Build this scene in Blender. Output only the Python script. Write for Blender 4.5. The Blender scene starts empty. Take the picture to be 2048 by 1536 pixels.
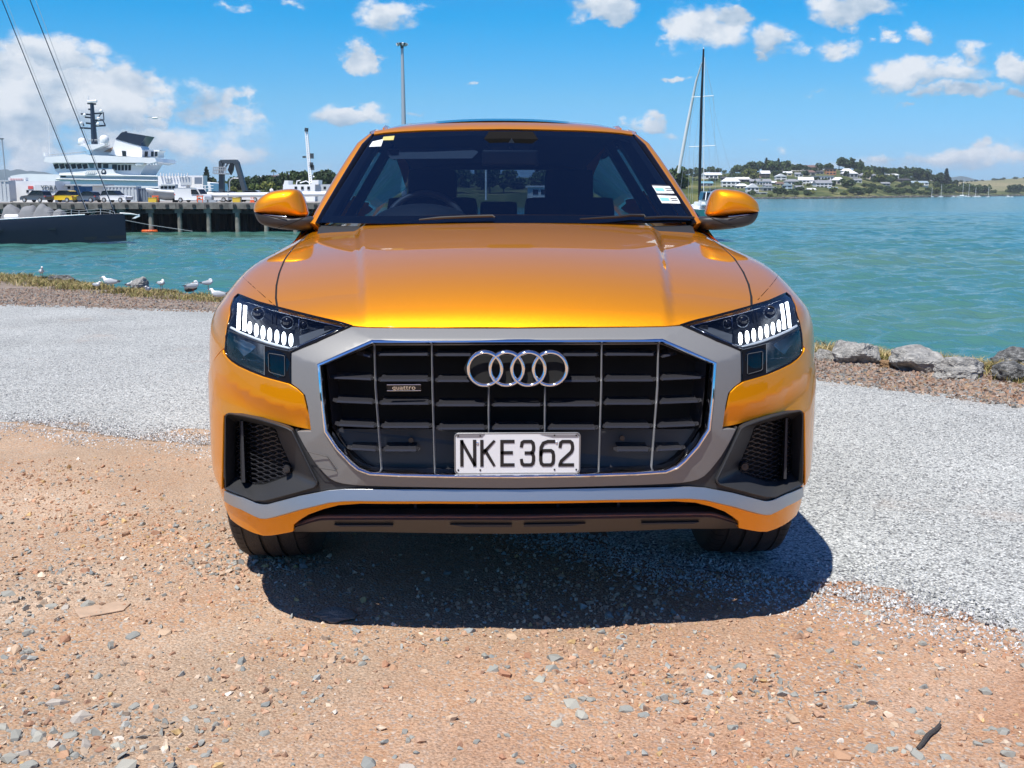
import bpy, bmesh, math, random
import numpy as np
from mathutils import Vector, Matrix, noise as mnoise
random.seed(7); np.random.seed(7)
C = bpy.context.scene.collection
R = math.radians
# ------------------------------------------------------------------ camera, sky, sun, exposure
FOC, PITCH, YAW = 2168.0, R(10.04), R(1.45)          # focal length in photo pixels (photo is 2048 wide)
CAM = np.array([-0.0935, -2.99, 1.325])
cam = bpy.data.objects.new('camera', bpy.data.cameras.new('camera')); C.objects.link(cam)
cam.location = CAM; cam.rotation_euler = (R(90)-PITCH, 0, -YAW)
cam.data.sensor_width = 36; cam.data.lens = 36*FOC/2048
cam.data.clip_start = 0.05; cam.data.clip_end = 20000
bpy.context.scene.camera = cam
SUN = Vector((-0.25, -0.40, 1.0)).normalized()
SUN_EL, SUN_ROT = math.asin(SUN.z), math.atan2(SUN.x, SUN.y)
vs = bpy.context.scene.view_settings
vs.view_transform = 'Standard'; vs.look = 'None'; vs.exposure = 0.50; vs.gamma = 1; vs.use_curve_mapping = False
sun = bpy.data.objects.new('sun', bpy.data.lights.new('sun', 'SUN')); C.objects.link(sun)
sun.data.energy = 4.4; sun.data.angle = R(0.55); sun.data.color = (1.0, 0.955, 0.88)
sun.rotation_euler = SUN.to_track_quat('Z', 'Y').to_euler()

_a, _p = YAW, PITCH
_RT = np.array([math.cos(_a), -math.sin(_a), 0])
_FW = np.array([math.sin(_a)*math.cos(_p), math.cos(_a)*math.cos(_p), -math.sin(_p)])
_UP = np.array([math.sin(_a)*math.sin(_p), math.cos(_a)*math.sin(_p), math.cos(_p)])
def ray(u, v):
    d = _RT*((u-1024)/FOC) - _UP*((v-768)/FOC) + _FW
    return d/np.linalg.norm(d)
def at(u, v, Y):                                       # the point of a photo pixel on the plane y = Y
    d = ray(u, v); t = (Y-CAM[1])/d[1]; return CAM+d*t
def atz(u, v, z=0.0):
    d = ray(u, v); t = (z-CAM[2])/d[2]; return CAM+d*t
def ground_fall(y):
    return -0.025*np.maximum(0, np.asarray(y, float)-4.5)
def gnd(u, v):
    d = ray(u, v); z = 0.0
    for _ in range(40):
        t = (z-CAM[2])/d[2]; p = CAM+d*t; z = 0.5*z+0.5*float(ground_fall(p[1]))
    return p

# sky: Nishita sky with cumulus mixed in by direction
W = bpy.data.worlds.new('World'); bpy.context.scene.world = W; W.use_nodes = True
def build_world():
    nt = W.node_tree; N = nt.nodes; L = nt.links
    for n in list(N): N.remove(n)
    out = N.new('ShaderNodeOutputWorld'); bg = N.new('ShaderNodeBackground'); L.new(bg.outputs[0], out.inputs[0])
    bg.inputs[1].default_value = 0.105
    sky = N.new('ShaderNodeTexSky'); sky.sky_type = 'NISHITA'; sky.sun_disc = False
    sky.sun_elevation = SUN_EL; sky.sun_rotation = SUN_ROT
    sky.air_density = 1.0; sky.dust_density = 0.4; sky.ozone_density = 2.0
    tc = N.new('ShaderNodeTexCoord'); sep = N.new('ShaderNodeSeparateXYZ'); L.new(tc.outputs['Generated'], sep.inputs[0])
    def M(op, a, b=None, c=None, clamp=False):
        n = N.new('ShaderNodeMath'); n.operation = op; n.use_clamp = clamp
        for i, x in enumerate((a, b, c)):
            if x is None: continue
            if isinstance(x, (int, float)): n.inputs[i].default_value = x
            else: L.new(x, n.inputs[i])
        return n.outputs[0]
    az = M('ARCTAN2', sep.outputs[0], sep.outputs[1]); el = M('ARCSINE', sep.outputs[2])
    comb = N.new('ShaderNodeCombineXYZ'); L.new(az, comb.inputs[0]); L.new(el, comb.inputs[1]); P = comb.outputs[0]
    def V(op, a, b):
        n = N.new('ShaderNodeVectorMath'); n.operation = op
        for i, x in enumerate((a, b)):
            if isinstance(x, tuple): n.inputs[i].default_value = x
            else: L.new(x, n.inputs[i])
        return n
    def fbm(vec, scale, detail, rough=0.55, dist=0.0):
        n = N.new('ShaderNodeTexNoise'); n.inputs['Scale'].default_value = scale; n.inputs['Detail'].default_value = detail
        n.inputs['Roughness'].default_value = rough; n.inputs['Distortion'].default_value = dist; L.new(vec, n.inputs['Vector']); return n.outputs['Fac']
    Pn = V('MULTIPLY', P, (1.0, 1.5, 1.0)).outputs[0]
    n1 = fbm(Pn, 16, 10, 0.61); 
    Ps = V('ADD', Pn, (-0.010, 0.022, 0)).outputs[0]; n2 = fbm(Ps, 16, 4, 0.5)
    clouds = [  # photo pixel centre, half sizes, weight
        (30,200,210,140,1.5),(170,195,175,100,1.4),(245,165,85,55,1.2),(100,115,130,60,1.2),(425,215,95,62,1.0),(330,215,60,40,.9),(470,200,42,42,.9),(250,275,330,60,.75),(60,300,150,60,.65),(480,310,170,36,.6),
        (718,112,62,32,1.0),(745,105,32,24,1.0),(690,118,32,20,1.0),(715,235,95,36,.95),(700,222,40,24,1.0),(775,22,70,36,.75),(460,8,40,18,.5),(575,4,40,14,.5),(940,165,22,12,.6),(830,220,60,16,.5),
        (1395,55,110,62,1.05),(1350,60,60,55,1.0),(1465,28,48,34,1.0),(1225,12,95,34,1.05),(1340,158,46,14,.95),(1545,85,46,50,.8),(1525,108,30,26,.8),(1715,18,115,52,1.05),(1690,35,60,40,1.0),(1668,100,62,26,.75),(1760,82,38,20,.75),(1836,78,40,24,.75),
        (1840,145,120,34,.9),(1800,150,60,18,.9),(1920,180,85,22,1.05),(1930,105,60,18,.5),(2030,140,45,26,.9),(2045,182,30,16,.9),(1300,252,48,22,.9),(1340,275,50,22,.5),(1640,178,30,10,.45),(1825,208,36,9,.5),(1500,275,26,8,.4),(1570,300,22,8,.4),
        (1900,318,200,32,.72),(1972,288,32,22,.85),(1790,306,44,18,.7),(2040,305,60,32,.75),(1640,335,60,14,.5)]
    wn = N.new('ShaderNodeTexNoise'); wn.inputs['Scale'].default_value = 19; wn.inputs['Detail'].default_value = 5; wn.inputs['Roughness'].default_value = 0.62; L.new(Pn, wn.inputs['Vector'])
    wv = V('MULTIPLY', V('SUBTRACT', wn.outputs['Color'], (.5, .5, .5)).outputs[0], (0.085, 0.052, 0)).outputs[0]; PW = V('ADD', P, wv).outputs[0]
    m = None; hgt = None
    for (u, v, ru, rv, w) in clouds:
        d = ray(u, v); a0, e0 = math.atan2(d[0], d[1]), math.asin(d[2])
        q = V('SUBTRACT', PW, (a0, e0, 0)).outputs[0]; q = V('MULTIPLY', q, (FOC/ru, FOC/rv, 0))
        ln = N.new('ShaderNodeVectorMath'); ln.operation = 'LENGTH'; L.new(q.outputs[0], ln.inputs[0])
        k = M('MULTIPLY_ADD', ln.outputs['Value'], -w, w)
        sy = N.new('ShaderNodeSeparateXYZ'); L.new(q.outputs[0], sy.inputs[0])
        if m is None: m, hgt = k, sy.outputs[1]
        else:
            gtr = M('GREATER_THAN', k, m); hx = N.new('ShaderNodeMix'); L.new(gtr, hx.inputs[0]); L.new(hgt, hx.inputs[2]); L.new(sy.outputs[1], hx.inputs[3]); hgt = hx.outputs[0]; m = M('MAXIMUM', m, k)
    # the same kind of scattered cumulus over the rest of the sky
    big = fbm(V('MULTIPLY', tc.outputs['Generated'], (1, 1, 2.0)).outputs[0], 2.6, 2, 0.5)
    gen = M('MULTIPLY_ADD', big, 4.0, -2.62)
    gen = M('SUBTRACT', gen, M('MULTIPLY', M('MAXIMUM', M('SUBTRACT', el, 0.32), 0.0), 9.0))
    off = M('GREATER_THAN', M('MAXIMUM', M('ABSOLUTE', az), M('ADD', el, 0.33)), 0.56)
    gen = M('ADD', gen, M('MULTIPLY_ADD', off, 6.0, -6.0)); m = M('MAXIMUM', m, gen)
    dens = M('ADD', M('MULTIPLY', m, 1.45), M('MULTIPLY_ADD', n1, 2.7, -1.52))
    mr = N.new('ShaderNodeMapRange'); mr.interpolation_type = 'SMOOTHSTEP'; L.new(dens, mr.inputs[0]); mr.inputs[1].default_value = 0.0; mr.inputs[2].default_value = 0.72
    thick = N.new('ShaderNodeMapRange'); L.new(m, thick.inputs[0]); thick.inputs[1].default_value = -0.1; thick.inputs[2].default_value = 0.35; thick.inputs[3].default_value = 0.55; thick.inputs[4].default_value = 0.98
    fac = M('MULTIPLY', mr.outputs[0], thick.outputs[0])
    up = M('GREATER_THAN', el, 0.0); fac = M('MULTIPLY', fac, up)
    sh = M('SUBTRACT', n1, n2); sh = M('MULTIPLY_ADD', sh, 3.4, M('MULTIPLY_ADD', hgt, 0.42, 0.62), True)
    cc = N.new('ShaderNodeMix'); cc.data_type = 'RGBA'; L.new(sh, cc.inputs[0])
    cc.inputs[6].default_value = (2.35, 3.35, 4.5, 1); cc.inputs[7].default_value = (5.7, 6.0, 6.4, 1)
    # clear dry sea air: deeper blue than the model's default, a little paler near the horizon
    rm = N.new('ShaderNodeMapRange'); L.new(el, rm.inputs[0]); rm.inputs[1].default_value = 0.0; rm.inputs[2].default_value = 1.2
    cr = N.new('ShaderNodeValToRGB'); L.new(rm.outputs[0], cr.inputs[0]); e = cr.color_ramp.elements
    e[0].position = 0.0; e[0].color = (0.30, 0.66, 1.32, 1); e[1].position = 1.0; e[1].color = (0.17, 0.30, 0.62, 1)
    for pos, col in ((0.021, (0.29, 0.65, 1.22, 1)), (0.067, (0.24, 0.63, 0.98, 1)), (0.128, (0.01, 0.60, 0.99, 1)), (0.27, (0.30, 0.56, 0.94, 1)), (0.55, (0.24, 0.42, 0.78, 1))):
        q = e.new(pos); q.color = col
    hs = N.new('ShaderNodeMix'); hs.data_type = 'RGBA'; hs.blend_type = 'MULTIPLY'; hs.inputs[0].default_value = 1.0
    L.new(sky.outputs[0], hs.inputs[6]); L.new(cr.outputs[0], hs.inputs[7])
    mx = N.new('ShaderNodeMix'); mx.data_type = 'RGBA'; L.new(fac, mx.inputs[0]); L.new(hs.outputs[2], mx.inputs[6]); L.new(cc.outputs[2], mx.inputs[7])
    L.new(mx.outputs[2], bg.inputs[0])
build_world()
# ------------------------------------------------------------------ materials
def new_mat(name):
    m = bpy.data.materials.new(name); m.use_nodes = True
    return m, m.node_tree.nodes, m.node_tree.links, m.node_tree.nodes['Principled BSDF']
def pbr(name, col, rough=0.5, metal=0.0, coat=0.0, coat_r=0.03, spec=0.5, emit=None, emit_s=0.0, var=0.0, vscale=8.0, bump=0.0, bscale=60.0):
    m, N, L, b = new_mat(name)
    b.inputs['Base Color'].default_value = (*col, 1); b.inputs['Roughness'].default_value = rough; b.inputs['Metallic'].default_value = metal
    b.inputs['Coat Weight'].default_value = coat; b.inputs['Coat Roughness'].default_value = coat_r; b.inputs['Specular IOR Level'].default_value = spec
    if emit: b.inputs['Emission Color'].default_value = (*emit, 1); b.inputs['Emission Strength'].default_value = emit_s
    if var or bump:
        tc = N.new('ShaderNodeTexCoord')
        if var:
            n = N.new('ShaderNodeTexNoise'); n.inputs['Scale'].default_value = vscale; n.inputs['Detail'].default_value = 6; L.new(tc.outputs['Object'], n.inputs['Vector'])
            r = N.new('ShaderNodeMapRange'); L.new(n.outputs['Fac'], r.inputs[0]); r.inputs[1].default_value = 0.3; r.inputs[2].default_value = 0.7; r.inputs[3].default_value = 1-var; r.inputs[4].default_value = 1+var
            x = N.new('ShaderNodeMix'); x.data_type = 'RGBA'; x.blend_type = 'MULTIPLY'; x.inputs[0].default_value = 1; x.inputs[6].default_value = (*col, 1); L.new(r.outputs[0], x.inputs[7]); L.new(x.outputs[2], b.inputs['Base Color'])
        if bump:
            n = N.new('ShaderNodeTexNoise'); n.inputs['Scale'].default_value = bscale; n.inputs['Detail'].default_value = 4; L.new(tc.outputs['Object'], n.inputs['Vector'])
            bp = N.new('ShaderNodeBump'); bp.inputs['Strength'].default_value = bump; bp.inputs['Distance'].default_value = 0.01; L.new(n.outputs['Fac'], bp.inputs['Height']); L.new(bp.outputs[0], b.inputs['Normal'])
    return m
def glass(name, tint, ior=1.5, refl=1.0, rough=0.0):         # thin pane: tinted see-through with a Fresnel reflection
    m, N, L, b = new_mat(name); N.remove(b)
    o = N['Material Output']; t = N.new('ShaderNodeBsdfTransparent'); t.inputs[0].default_value = (*tint, 1)
    g = N.new('ShaderNodeBsdfGlossy'); g.inputs['Roughness'].default_value = rough; g.inputs[0].default_value = (refl, refl, refl, 1)
    f = N.new('ShaderNodeFresnel'); f.inputs[0].default_value = ior; x = N.new('ShaderNodeMixShader')
    L.new(f.outputs[0], x.inputs[0]); L.new(t.outputs[0], x.inputs[1]); L.new(g.outputs[0], x.inputs[2]); L.new(x.outputs[0], o.inputs[0])
    return m
# ------------------------------------------------------------------ mesh builder
class MB:
    def __init__(s): s.v = []; s.f = []
    def add(s, vs, fs):
        k = len(s.v); s.v += [tuple(map(float, p)) for p in vs]; s.f += [tuple(i+k for i in f) for f in fs]; return s
    def box(s, c, d, rz=0.0, rx=0.0, ry=0.0, taper=1.0):
        M_ = Matrix.Rotation(rz, 3, 'Z') @ Matrix.Rotation(ry, 3, 'Y') @ Matrix.Rotation(rx, 3, 'X'); o = []
        for z in (-.5, .5):
            k = taper if z > 0 else 1.0
            for x, y in ((-.5, -.5), (.5, -.5), (.5, .5), (-.5, .5)): o.append(Vector(c)+M_ @ Vector((x*d[0]*k, y*d[1]*k, z*d[2])))
        return s.add(o, [(0,3,2,1),(4,5,6,7),(0,1,5,4),(1,2,6,5),(2,3,7,6),(3,0,4,7)])
    def box2(s, lo, hi): return s.box([(a+b)/2 for a, b in zip(lo, hi)], [b-a for a, b in zip(lo, hi)])
    def rod(s, a, b, r0, r1=None, n=8, cap=True):
        r1 = r0 if r1 is None else r1; a = Vector(a); b = Vector(b); d = (b-a)
        if d.length < 1e-9: return s
        d.normalize(); q = d.to_track_quat('Z', 'Y').to_matrix(); o = []
        for p, r in ((a, r0), (b, r1)):
            for i in range(n): t = 2*math.pi*i/n; o.append(p+q @ Vector((math.cos(t)*r, math.sin(t)*r, 0)))
        fs = [(i, (i+1) % n, n+(i+1) % n, n+i) for i in range(n)]
        if cap: fs += [tuple(range(n))[::-1], tuple(range(n, 2*n))]
        return s.add(o, fs)
    def path(s, pts, r, n=8, closed=False):
        pts = [Vector(p) for p in pts]; m = len(pts); o = []; up = Vector((0.13, 0.31, 0.94))
        for i, p in enumerate(pts):
            a = pts[(i-1) % m] if (closed or i > 0) else p; b = pts[(i+1) % m] if (closed or i < m-1) else p
            d = (b-a).normalized(); x = d.cross(up); x = x.normalized() if x.length > 1e-6 else Vector((1, 0, 0)); y = x.cross(d)
            rr = r[i] if isinstance(r, (list, tuple)) else r
            for k in range(n): t = 2*math.pi*k/n; o.append(p+x*math.cos(t)*rr+y*math.sin(t)*rr)
        fs = []
        for i in range(m if closed else m-1):
            j = (i+1) % m
            for k in range(n): fs.append((i*n+k, i*n+(k+1) % n, j*n+(k+1) % n, j*n+k))
        if not closed: fs += [tuple(range(n))[::-1], tuple(range((m-1)*n, m*n))]
        return s.add(o, fs)
    def prism(s, poly, h):                                      # poly: 3-D points of a planar polygon, h: extrusion vector
        n = len(poly); a = [Vector(p) for p in poly]; b = [p+Vector(h) for p in a]
        return s.add(a+b, [tuple(range(n))[::-1], tuple(range(n, 2*n))]+[(i, (i+1) % n, n+(i+1) % n, n+i) for i in range(n)])
    def ball(s, c, r, nu=12, nv=8, v0=-90, v1=90):
        r = (r, r, r) if isinstance(r, (int, float)) else r; o = []
        for j in range(nv+1):
            t = R(v0+(v1-v0)*j/nv)
            for i in range(nu): p = 2*math.pi*i/nu; o.append((c[0]+r[0]*math.cos(t)*math.cos(p), c[1]+r[1]*math.cos(t)*math.sin(p), c[2]+r[2]*math.sin(t)))
        return s.add(o, [(j*nu+i, j*nu+(i+1) % nu, (j+1)*nu+(i+1) % nu, (j+1)*nu+i) for j in range(nv) for i in range(nu)])
    def grid(s, rows):                                          # rows of points, joined to a sheet
        n = len(rows[0]); o = [p for r in rows for p in r]
        return s.add(o, [(i*n+j, i*n+j+1, (i+1)*n+j+1, (i+1)*n+j) for i in range(len(rows)-1) for j in range(n-1)])
    def loft(s, loops, closed=True, cap0=False, cap1=False):
        n = len(loops[0]); o = [p for r in loops for p in r]; e = n if closed else n-1
        fs = [(i*n+j, i*n+(j+1) % n, (i+1)*n+(j+1) % n, (i+1)*n+j) for i in range(len(loops)-1) for j in range(e)]
        if cap0: fs.append(tuple(range(n))[::-1])
        if cap1: fs.append(tuple(range((len(loops)-1)*n, len(loops)*n)))
        return s.add(o, fs)
    def mesh(s, name, smooth=None, bevel=0.0, seg=2, fixn=True):
        me = bpy.data.meshes.new(name); me.from_pydata(s.v, [], s.f); bm = bmesh.new(); bm.from_mesh(me)
        if fixn: bmesh.ops.recalc_face_normals(bm, faces=bm.faces)
        if bevel: bmesh.ops.bevel(bm, geom=[e for e in bm.edges if len(e.link_faces) == 2 and e.calc_face_angle(0) > 0.5], offset=bevel, segments=seg, profile=0.7, affect='EDGES', clamp_overlap=True)
        if smooth is not None:
            for f in bm.faces: f.smooth = True
            for e in bm.edges:
                if len(e.link_faces) == 2 and e.calc_face_angle(0) > R(smooth): e.smooth = False
        bm.to_mesh(me); bm.free(); return me
    def build(s, name, mat, parent=None, **k):
        o = bpy.data.objects.new(name, s.mesh(name, **k)); C.objects.link(o); o.data.materials.append(mat)
        if parent: o.parent = parent
        return o
def put(name, me, mat=None, parent=None):
    o = bpy.data.objects.new(name, me); C.objects.link(o)
    if mat and not me.materials: me.materials.append(mat)
    if parent: o.parent = parent
    return o
def tag(o, label=None, cat=None, group=None, kind=None):
    for k, v in (('label', label), ('category', cat), ('group', group), ('kind', kind)):
        if v: o[k] = v
    return o
def thing(name, label, cat, loc=(0, 0, 0), rz=0.0, group=None):
    o = bpy.data.objects.new(name, None); C.objects.link(o); o.location = loc; o.rotation_euler = (0, 0, rz); o.empty_display_size = 0.2
    return tag(o, label, cat, group)
def dup(o, loc=None, rz=None, label=None, parent=None, scale=None):
    c = o.copy(); C.objects.link(c)
    if parent: c.parent = parent
    if loc is not None: c.location = loc
    if rz is not None: c.rotation_euler = (0, 0, rz)
    if scale is not None: c.scale = scale if hasattr(scale, '__len__') else (scale,)*3
    if label: c['label'] = label
    for ch in list(o.children): dup(ch, parent=c)
    return c
def np_mesh(name, V, F, mat=None, smooth=False):               # big meshes straight from numpy arrays (all faces of one size)
    me = bpy.data.meshes.new(name); n = F.shape[1]
    me.vertices.add(len(V)); me.vertices.foreach_set('co', np.ascontiguousarray(V, np.float32).ravel())
    me.loops.add(F.size); me.loops.foreach_set('vertex_index', np.ascontiguousarray(F, np.int32).ravel())
    me.polygons.add(len(F)); me.polygons.foreach_set('loop_start', np.arange(0, F.size, n, dtype=np.int32))
    try: me.polygons.foreach_set('loop_total', np.full(len(F), n, np.int32))
    except Exception: pass
    me.polygons.foreach_set('use_smooth', np.full(len(F), smooth))
    me.update(calc_edges=True); me.validate()
    if mat: me.materials.append(mat)
    return me
# ------------------------------------------------------------------ the car: a smooth body that its panels are cut from
def smax(a, b, k):
    h = np.maximum(k-np.abs(a-b), 0)/k; return np.maximum(a, b)+h*h*k*0.25
def F_front(x, z):
    q = np.abs(x); zz = np.maximum(0, z-0.62); zl = np.maximum(0, 0.5-z)
    return 0.12*q**2+0.30*q**6+0.50*zz**2+0.5*zl**2
def H_top(x, y):
    q = np.abs(x); yy = np.maximum(y-0.09, -0.12)
    zc = 0.957+0.072*yy+0.075*(1-np.exp(-yy/0.16))+0.085*(1-np.exp(-yy/0.70))+0.012*np.sin(np.clip(yy/1.35, 0, 1)*3.1416)
    xc = 0.42+0.155*np.clip((y-0.09)/1.26, 0, 1.1); w = 0.036
    t = np.clip((q-xc)/w, 0, 1); dome = -0.016*t*t*(3-2*t)*np.clip((y-0.06)/0.25, 0, 1)
    sc = 1.08-0.42*np.clip(y/1.5, 0, 1.2)
    blister = 0.030*np.exp(-((q-0.94)/0.085)**2-((y-0.86)/0.36)**2)
    return zc-sc*(0.09*q**2+0.30*np.maximum(0, q-0.70)**2)+dome+blister
def W_side(y, z):
    return 0.992-0.85*np.maximum(0, z-0.90)**2-0.45*np.maximum(0, 0.55-z)**2-0.012*np.clip((y-1.35)/0.2, 0, 1)*np.clip((z-.5)/.1, 0, 1)
def G(p):
    x, y, z = p[..., 0], p[..., 1], p[..., 2]
    return smax(smax(F_front(x, z)-y, z-H_top(x, y), 0.075), np.abs(x)-W_side(y, z), 0.16)
def march(p, d, fn, t0, t1, n=90):
    ts = np.linspace(t0, t1, n); lo = np.full(len(p), t0); hi = np.full(len(p), t1); found = np.zeros(len(p), bool)
    prev = fn(p+d*t0)
    for a, b in zip(ts[:-1], ts[1:]):
        cur = fn(p+d*b); m = (~found) & (prev > 0) & (cur <= 0); lo[m] = a; hi[m] = b; found |= m; prev = cur
    for _ in range(20):
        mid = (lo+hi)/2; c = fn(p+d*mid[:, None]); inn = c <= 0; hi = np.where(inn, mid, hi); lo = np.where(inn, lo, mid)
    return p+d*hi[:, None], found
def hits(px, off=0.0):                                         # photo pixels -> points of the body (moved back by off)
    px = np.array(px, float); d = np.array([ray(u, v) for u, v in px]); p = np.repeat(CAM[None], len(px), 0)
    sh = np.array([0, off, 0]); q, ok = march(p, d, lambda a: G(a-sh), 2.6, 4.9, 70 if len(px) > 6 else 46)
    if not ok.all(): print('MISS', [tuple(px[i]) for i in np.where(~ok)[0]])
    return q
def hit(u, v, off=0.0): return hits([(u, v)], off)[0]
MIR = np.array([-1, 1, 1])
def mesh_poly(poly2, step):                                    # triangulated and cut into a grid; returns 2-D verts, faces, boundary edges
    bm = bmesh.new(); vs_ = [bm.verts.new((a, b, 0)) for a, b in poly2]; f = bm.faces.new(vs_); bm.normal_update()
    bmesh.ops.triangulate(bm, faces=[f])
    P2 = np.array(poly2)
    for ax in (0, 1):
        lo, hi = P2[:, ax].min(), P2[:, ax].max(); n = max(1, int((hi-lo)/step))
        for i in range(1, n):
            co = [0, 0, 0]; co[ax] = lo+(hi-lo)*i/n+1.37e-5; no = [0, 0, 0]; no[ax] = 1
            bmesh.ops.bisect_plane(bm, geom=bm.verts[:]+bm.edges[:]+bm.faces[:], dist=1e-6, plane_co=co, plane_no=no)
    bmesh.ops.remove_doubles(bm, verts=bm.verts, dist=1e-5)
    bm.verts.index_update()
    V_ = np.array([v.co[:2] for v in bm.verts]); Fc = [tuple(v.index for v in f.verts) for f in bm.faces if f.calc_area() > 1e-10]
    B = []
    for e in bm.edges:
        if len(e.link_faces) == 1:
            lp = e.link_loops[0]; B.append((lp.vert.index, lp.link_loop_next.vert.index))
    bm.free(); return V_, Fc, B
def subdiv_loop(loop, step):
    o = []; n = len(loop)
    for i in range(n):
        a, b = loop[i], loop[(i+1) % n]; k = max(1, int(np.ceil(np.linalg.norm(b-a)/step)))
        for j in range(k): o.append(a+(b-a)*j/k)
    return np.array(o)
def panel(name, loop3, d, mat, parent, step=0.02, delta=None, rim=0.014, mirror=False, fn=None, flat=None, label=None):
    """a body panel: the loop of 3-D points is filled, laid onto the body surface along d, given exact normals and a folded-in rim"""
    fn = fn or G; d = np.array(d, float); d /= np.linalg.norm(d); u = np.cross([0, 0, 1.0], d); u /= np.linalg.norm(u); w = np.cross(d, u)
    loop3 = np.array(loop3, float); c0 = loop3.mean(0)
    P2 = np.stack([(loop3-c0) @ u, (loop3-c0) @ w], 1); area = 0.5*np.sum(P2[:, 0]*np.roll(P2[:, 1], -1)-np.roll(P2[:, 0], -1)*P2[:, 1])
    if area < 0: P2 = P2[::-1]
    V2, Fc, B = mesh_poly(P2, step)
    def S(a):
        p = c0+a[:, :1]*u+a[:, 1:2]*w; q, ok = march(p, d, fn, -0.5, 0.5, 50)
        if not ok.all(): print('panel miss', name, (~ok).sum(), len(ok))
        if delta is not None: q = q-d*delta(q)[:, None]
        return q
    e = 0.0025; V3 = S(V2); nu = S(V2+[e, 0])-S(V2-[e, 0]); nw = S(V2+[0, e])-S(V2-[0, e])
    N = np.cross(nu, nw); N /= np.linalg.norm(N, axis=1)[:, None]; sgn = np.sign(-(N @ d)); N *= sgn[:, None]
    verts = [tuple(p) for p in V3]; norms = [tuple(p) for p in N]; faces = [f for f in Fc]
    # face order must agree with the normals
    agree = sum(np.dot(np.cross(V3[f[1]]-V3[f[0]], V3[f[2]]-V3[f[0]]), N[f[0]]) for f in faces)
    if agree < 0: faces = [f[::-1] for f in faces]; B = [(j, i) for i, j in B]
    if rim:
        k = len(verts)
        for i, j in B:                                         # fold: small round-over then in
            t = V3[j]-V3[i]; L_ = np.linalg.norm(t)
            if L_ < 1e-7: continue
            t /= L_; out = np.cross(t, (N[i]+N[j])/2); r = 0.0022
            for p, n in ((V3[i], N[i]), (V3[j], N[j])):
                verts += [tuple(p), tuple(p+out*r-n*r), tuple(p+out*r-n*rim)]; norms += [tuple(n), tuple(out), tuple(out)]
            faces += [(k, k+1, k+4, k+3), (k+1, k+2, k+5, k+4)]; k += 6
    def mk(m):
        vv = np.array(verts); nn = np.array(norms); ff = faces
        if m: vv = vv*MIR; nn = nn*MIR; ff = [f[::-1] for f in faces]
        me = bpy.data.meshes.new(name); me.from_pydata([tuple(x) for x in vv], [], ff); 
        for p in me.polygons: p.use_smooth = True
        me.validate(); me.normals_split_custom_set_from_vertices([tuple(x) for x in nn])
        o = put(name, me, mat, parent)
        if label: o['label'] = label
        return o
    return [mk(False), mk(True)] if mirror else mk(False)
def both(mb_fn, name, mat, parent, **k):                       # build a part and its mirror image
    o = []
    for s in (1, -1):
        mb = mb_fn()
        if s < 0: mb.v = [(-x, y, z) for x, y, z in mb.v]; mb.f = [f[::-1] for f in mb.f]
        o.append(mb.build(name, mat, parent, **k))
    return o

def paint_mat():
    m, N, L, b = new_mat('dragon_orange_paint')
    tc = N.new('ShaderNodeTexCoord'); v = N.new('ShaderNodeTexVoronoi'); v.inputs['Scale'].default_value = 900; L.new(tc.outputs['Object'], v.inputs['Vector'])
    b.inputs['Base Color'].default_value = (0.88, 0.33, 0.0012, 1); b.inputs['Metallic'].default_value = 0.76; b.inputs['Roughness'].default_value = 0.50; b.inputs['Specular IOR Level'].default_value = .2
    b.inputs['Coat Weight'].default_value = 1.0; b.inputs['Coat Roughness'].default_value = 0.02; b.inputs['Coat IOR'].default_value = 1.43
    gm = N.new('ShaderNodeNewGeometry'); mx = N.new('ShaderNodeVectorMath'); mx.operation = 'MULTIPLY_ADD'
    s = N.new('ShaderNodeVectorMath'); s.operation = 'SUBTRACT'; L.new(v.outputs['Color'], s.inputs[0]); s.inputs[1].default_value = (.5, .5, .5)
    L.new(s.outputs[0], mx.inputs[0]); mx.inputs[1].default_value = (.10, .10, .10); L.new(gm.outputs['Normal'], mx.inputs[2])
    nn = N.new('ShaderNodeVectorMath'); nn.operation = 'NORMALIZE'; L.new(mx.outputs[0], nn.inputs[0]); L.new(nn.outputs[0], b.inputs['Normal'])
    L.new(gm.outputs['Normal'], b.inputs['Coat Normal'])
    return m
M_PAINT = paint_mat()
M_GREY = pbr('platinum_grey_trim', (0.215, 0.217, 0.215), 0.45, 0.25, var=0.03, vscale=300)
M_SILVER = pbr('satin_silver_trim', (0.42, 0.43, 0.44), 0.36, 0.85)
M_SKID = pbr('skid_plate_grey', (0.085, 0.078, 0.072), 0.42, 0.5)
M_CHROME = pbr('chrome', (0.86, 0.87, 0.88), 0.06, 1.0)
M_PLASTIC = pbr('dark_plastic', (0.028, 0.029, 0.032), 0.48, bump=0.06, bscale=900)
M_PIANO = pbr('gloss_black', (0.006, 0.006, 0.008), 0.12, spec=0.35)
M_SLAT = pbr('satin_black_slat', (0.030, 0.030, 0.035), 0.22); M_BAR = pbr('bright_bar', (0.78, 0.79, 0.80), 0.30, 0.75)
M_VOID = pbr('deep_black', (0.004, 0.004, 0.004), 0.9)
M_RUBBER = pbr('rubber', (0.036, 0.032, 0.030), 0.72, bump=0.25, bscale=160, var=.15, vscale=20)
M_PLATE = pbr('plate_white', (0.72, 0.73, 0.74), 0.35)
M_INK = pbr('plate_black', (0.012, 0.012, 0.014), 0.4)
M_GLASS = glass('windscreen_glass', (0.24, 0.32, 0.42), 1.78)
M_TINT = glass('side_glass', (0.50, 0.56, 0.60), 1.5)
M_LENS = glass('lamp_lens', (0.90, 0.93, 0.97), 1.45)
M_LAMP = pbr('lamp_inside', (0.018, 0.022, 0.030), 0.25, 0.3)
M_LAMPCHROME = pbr('lamp_reflector', (0.45, 0.48, 0.54), 0.16, 1.0)
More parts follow.
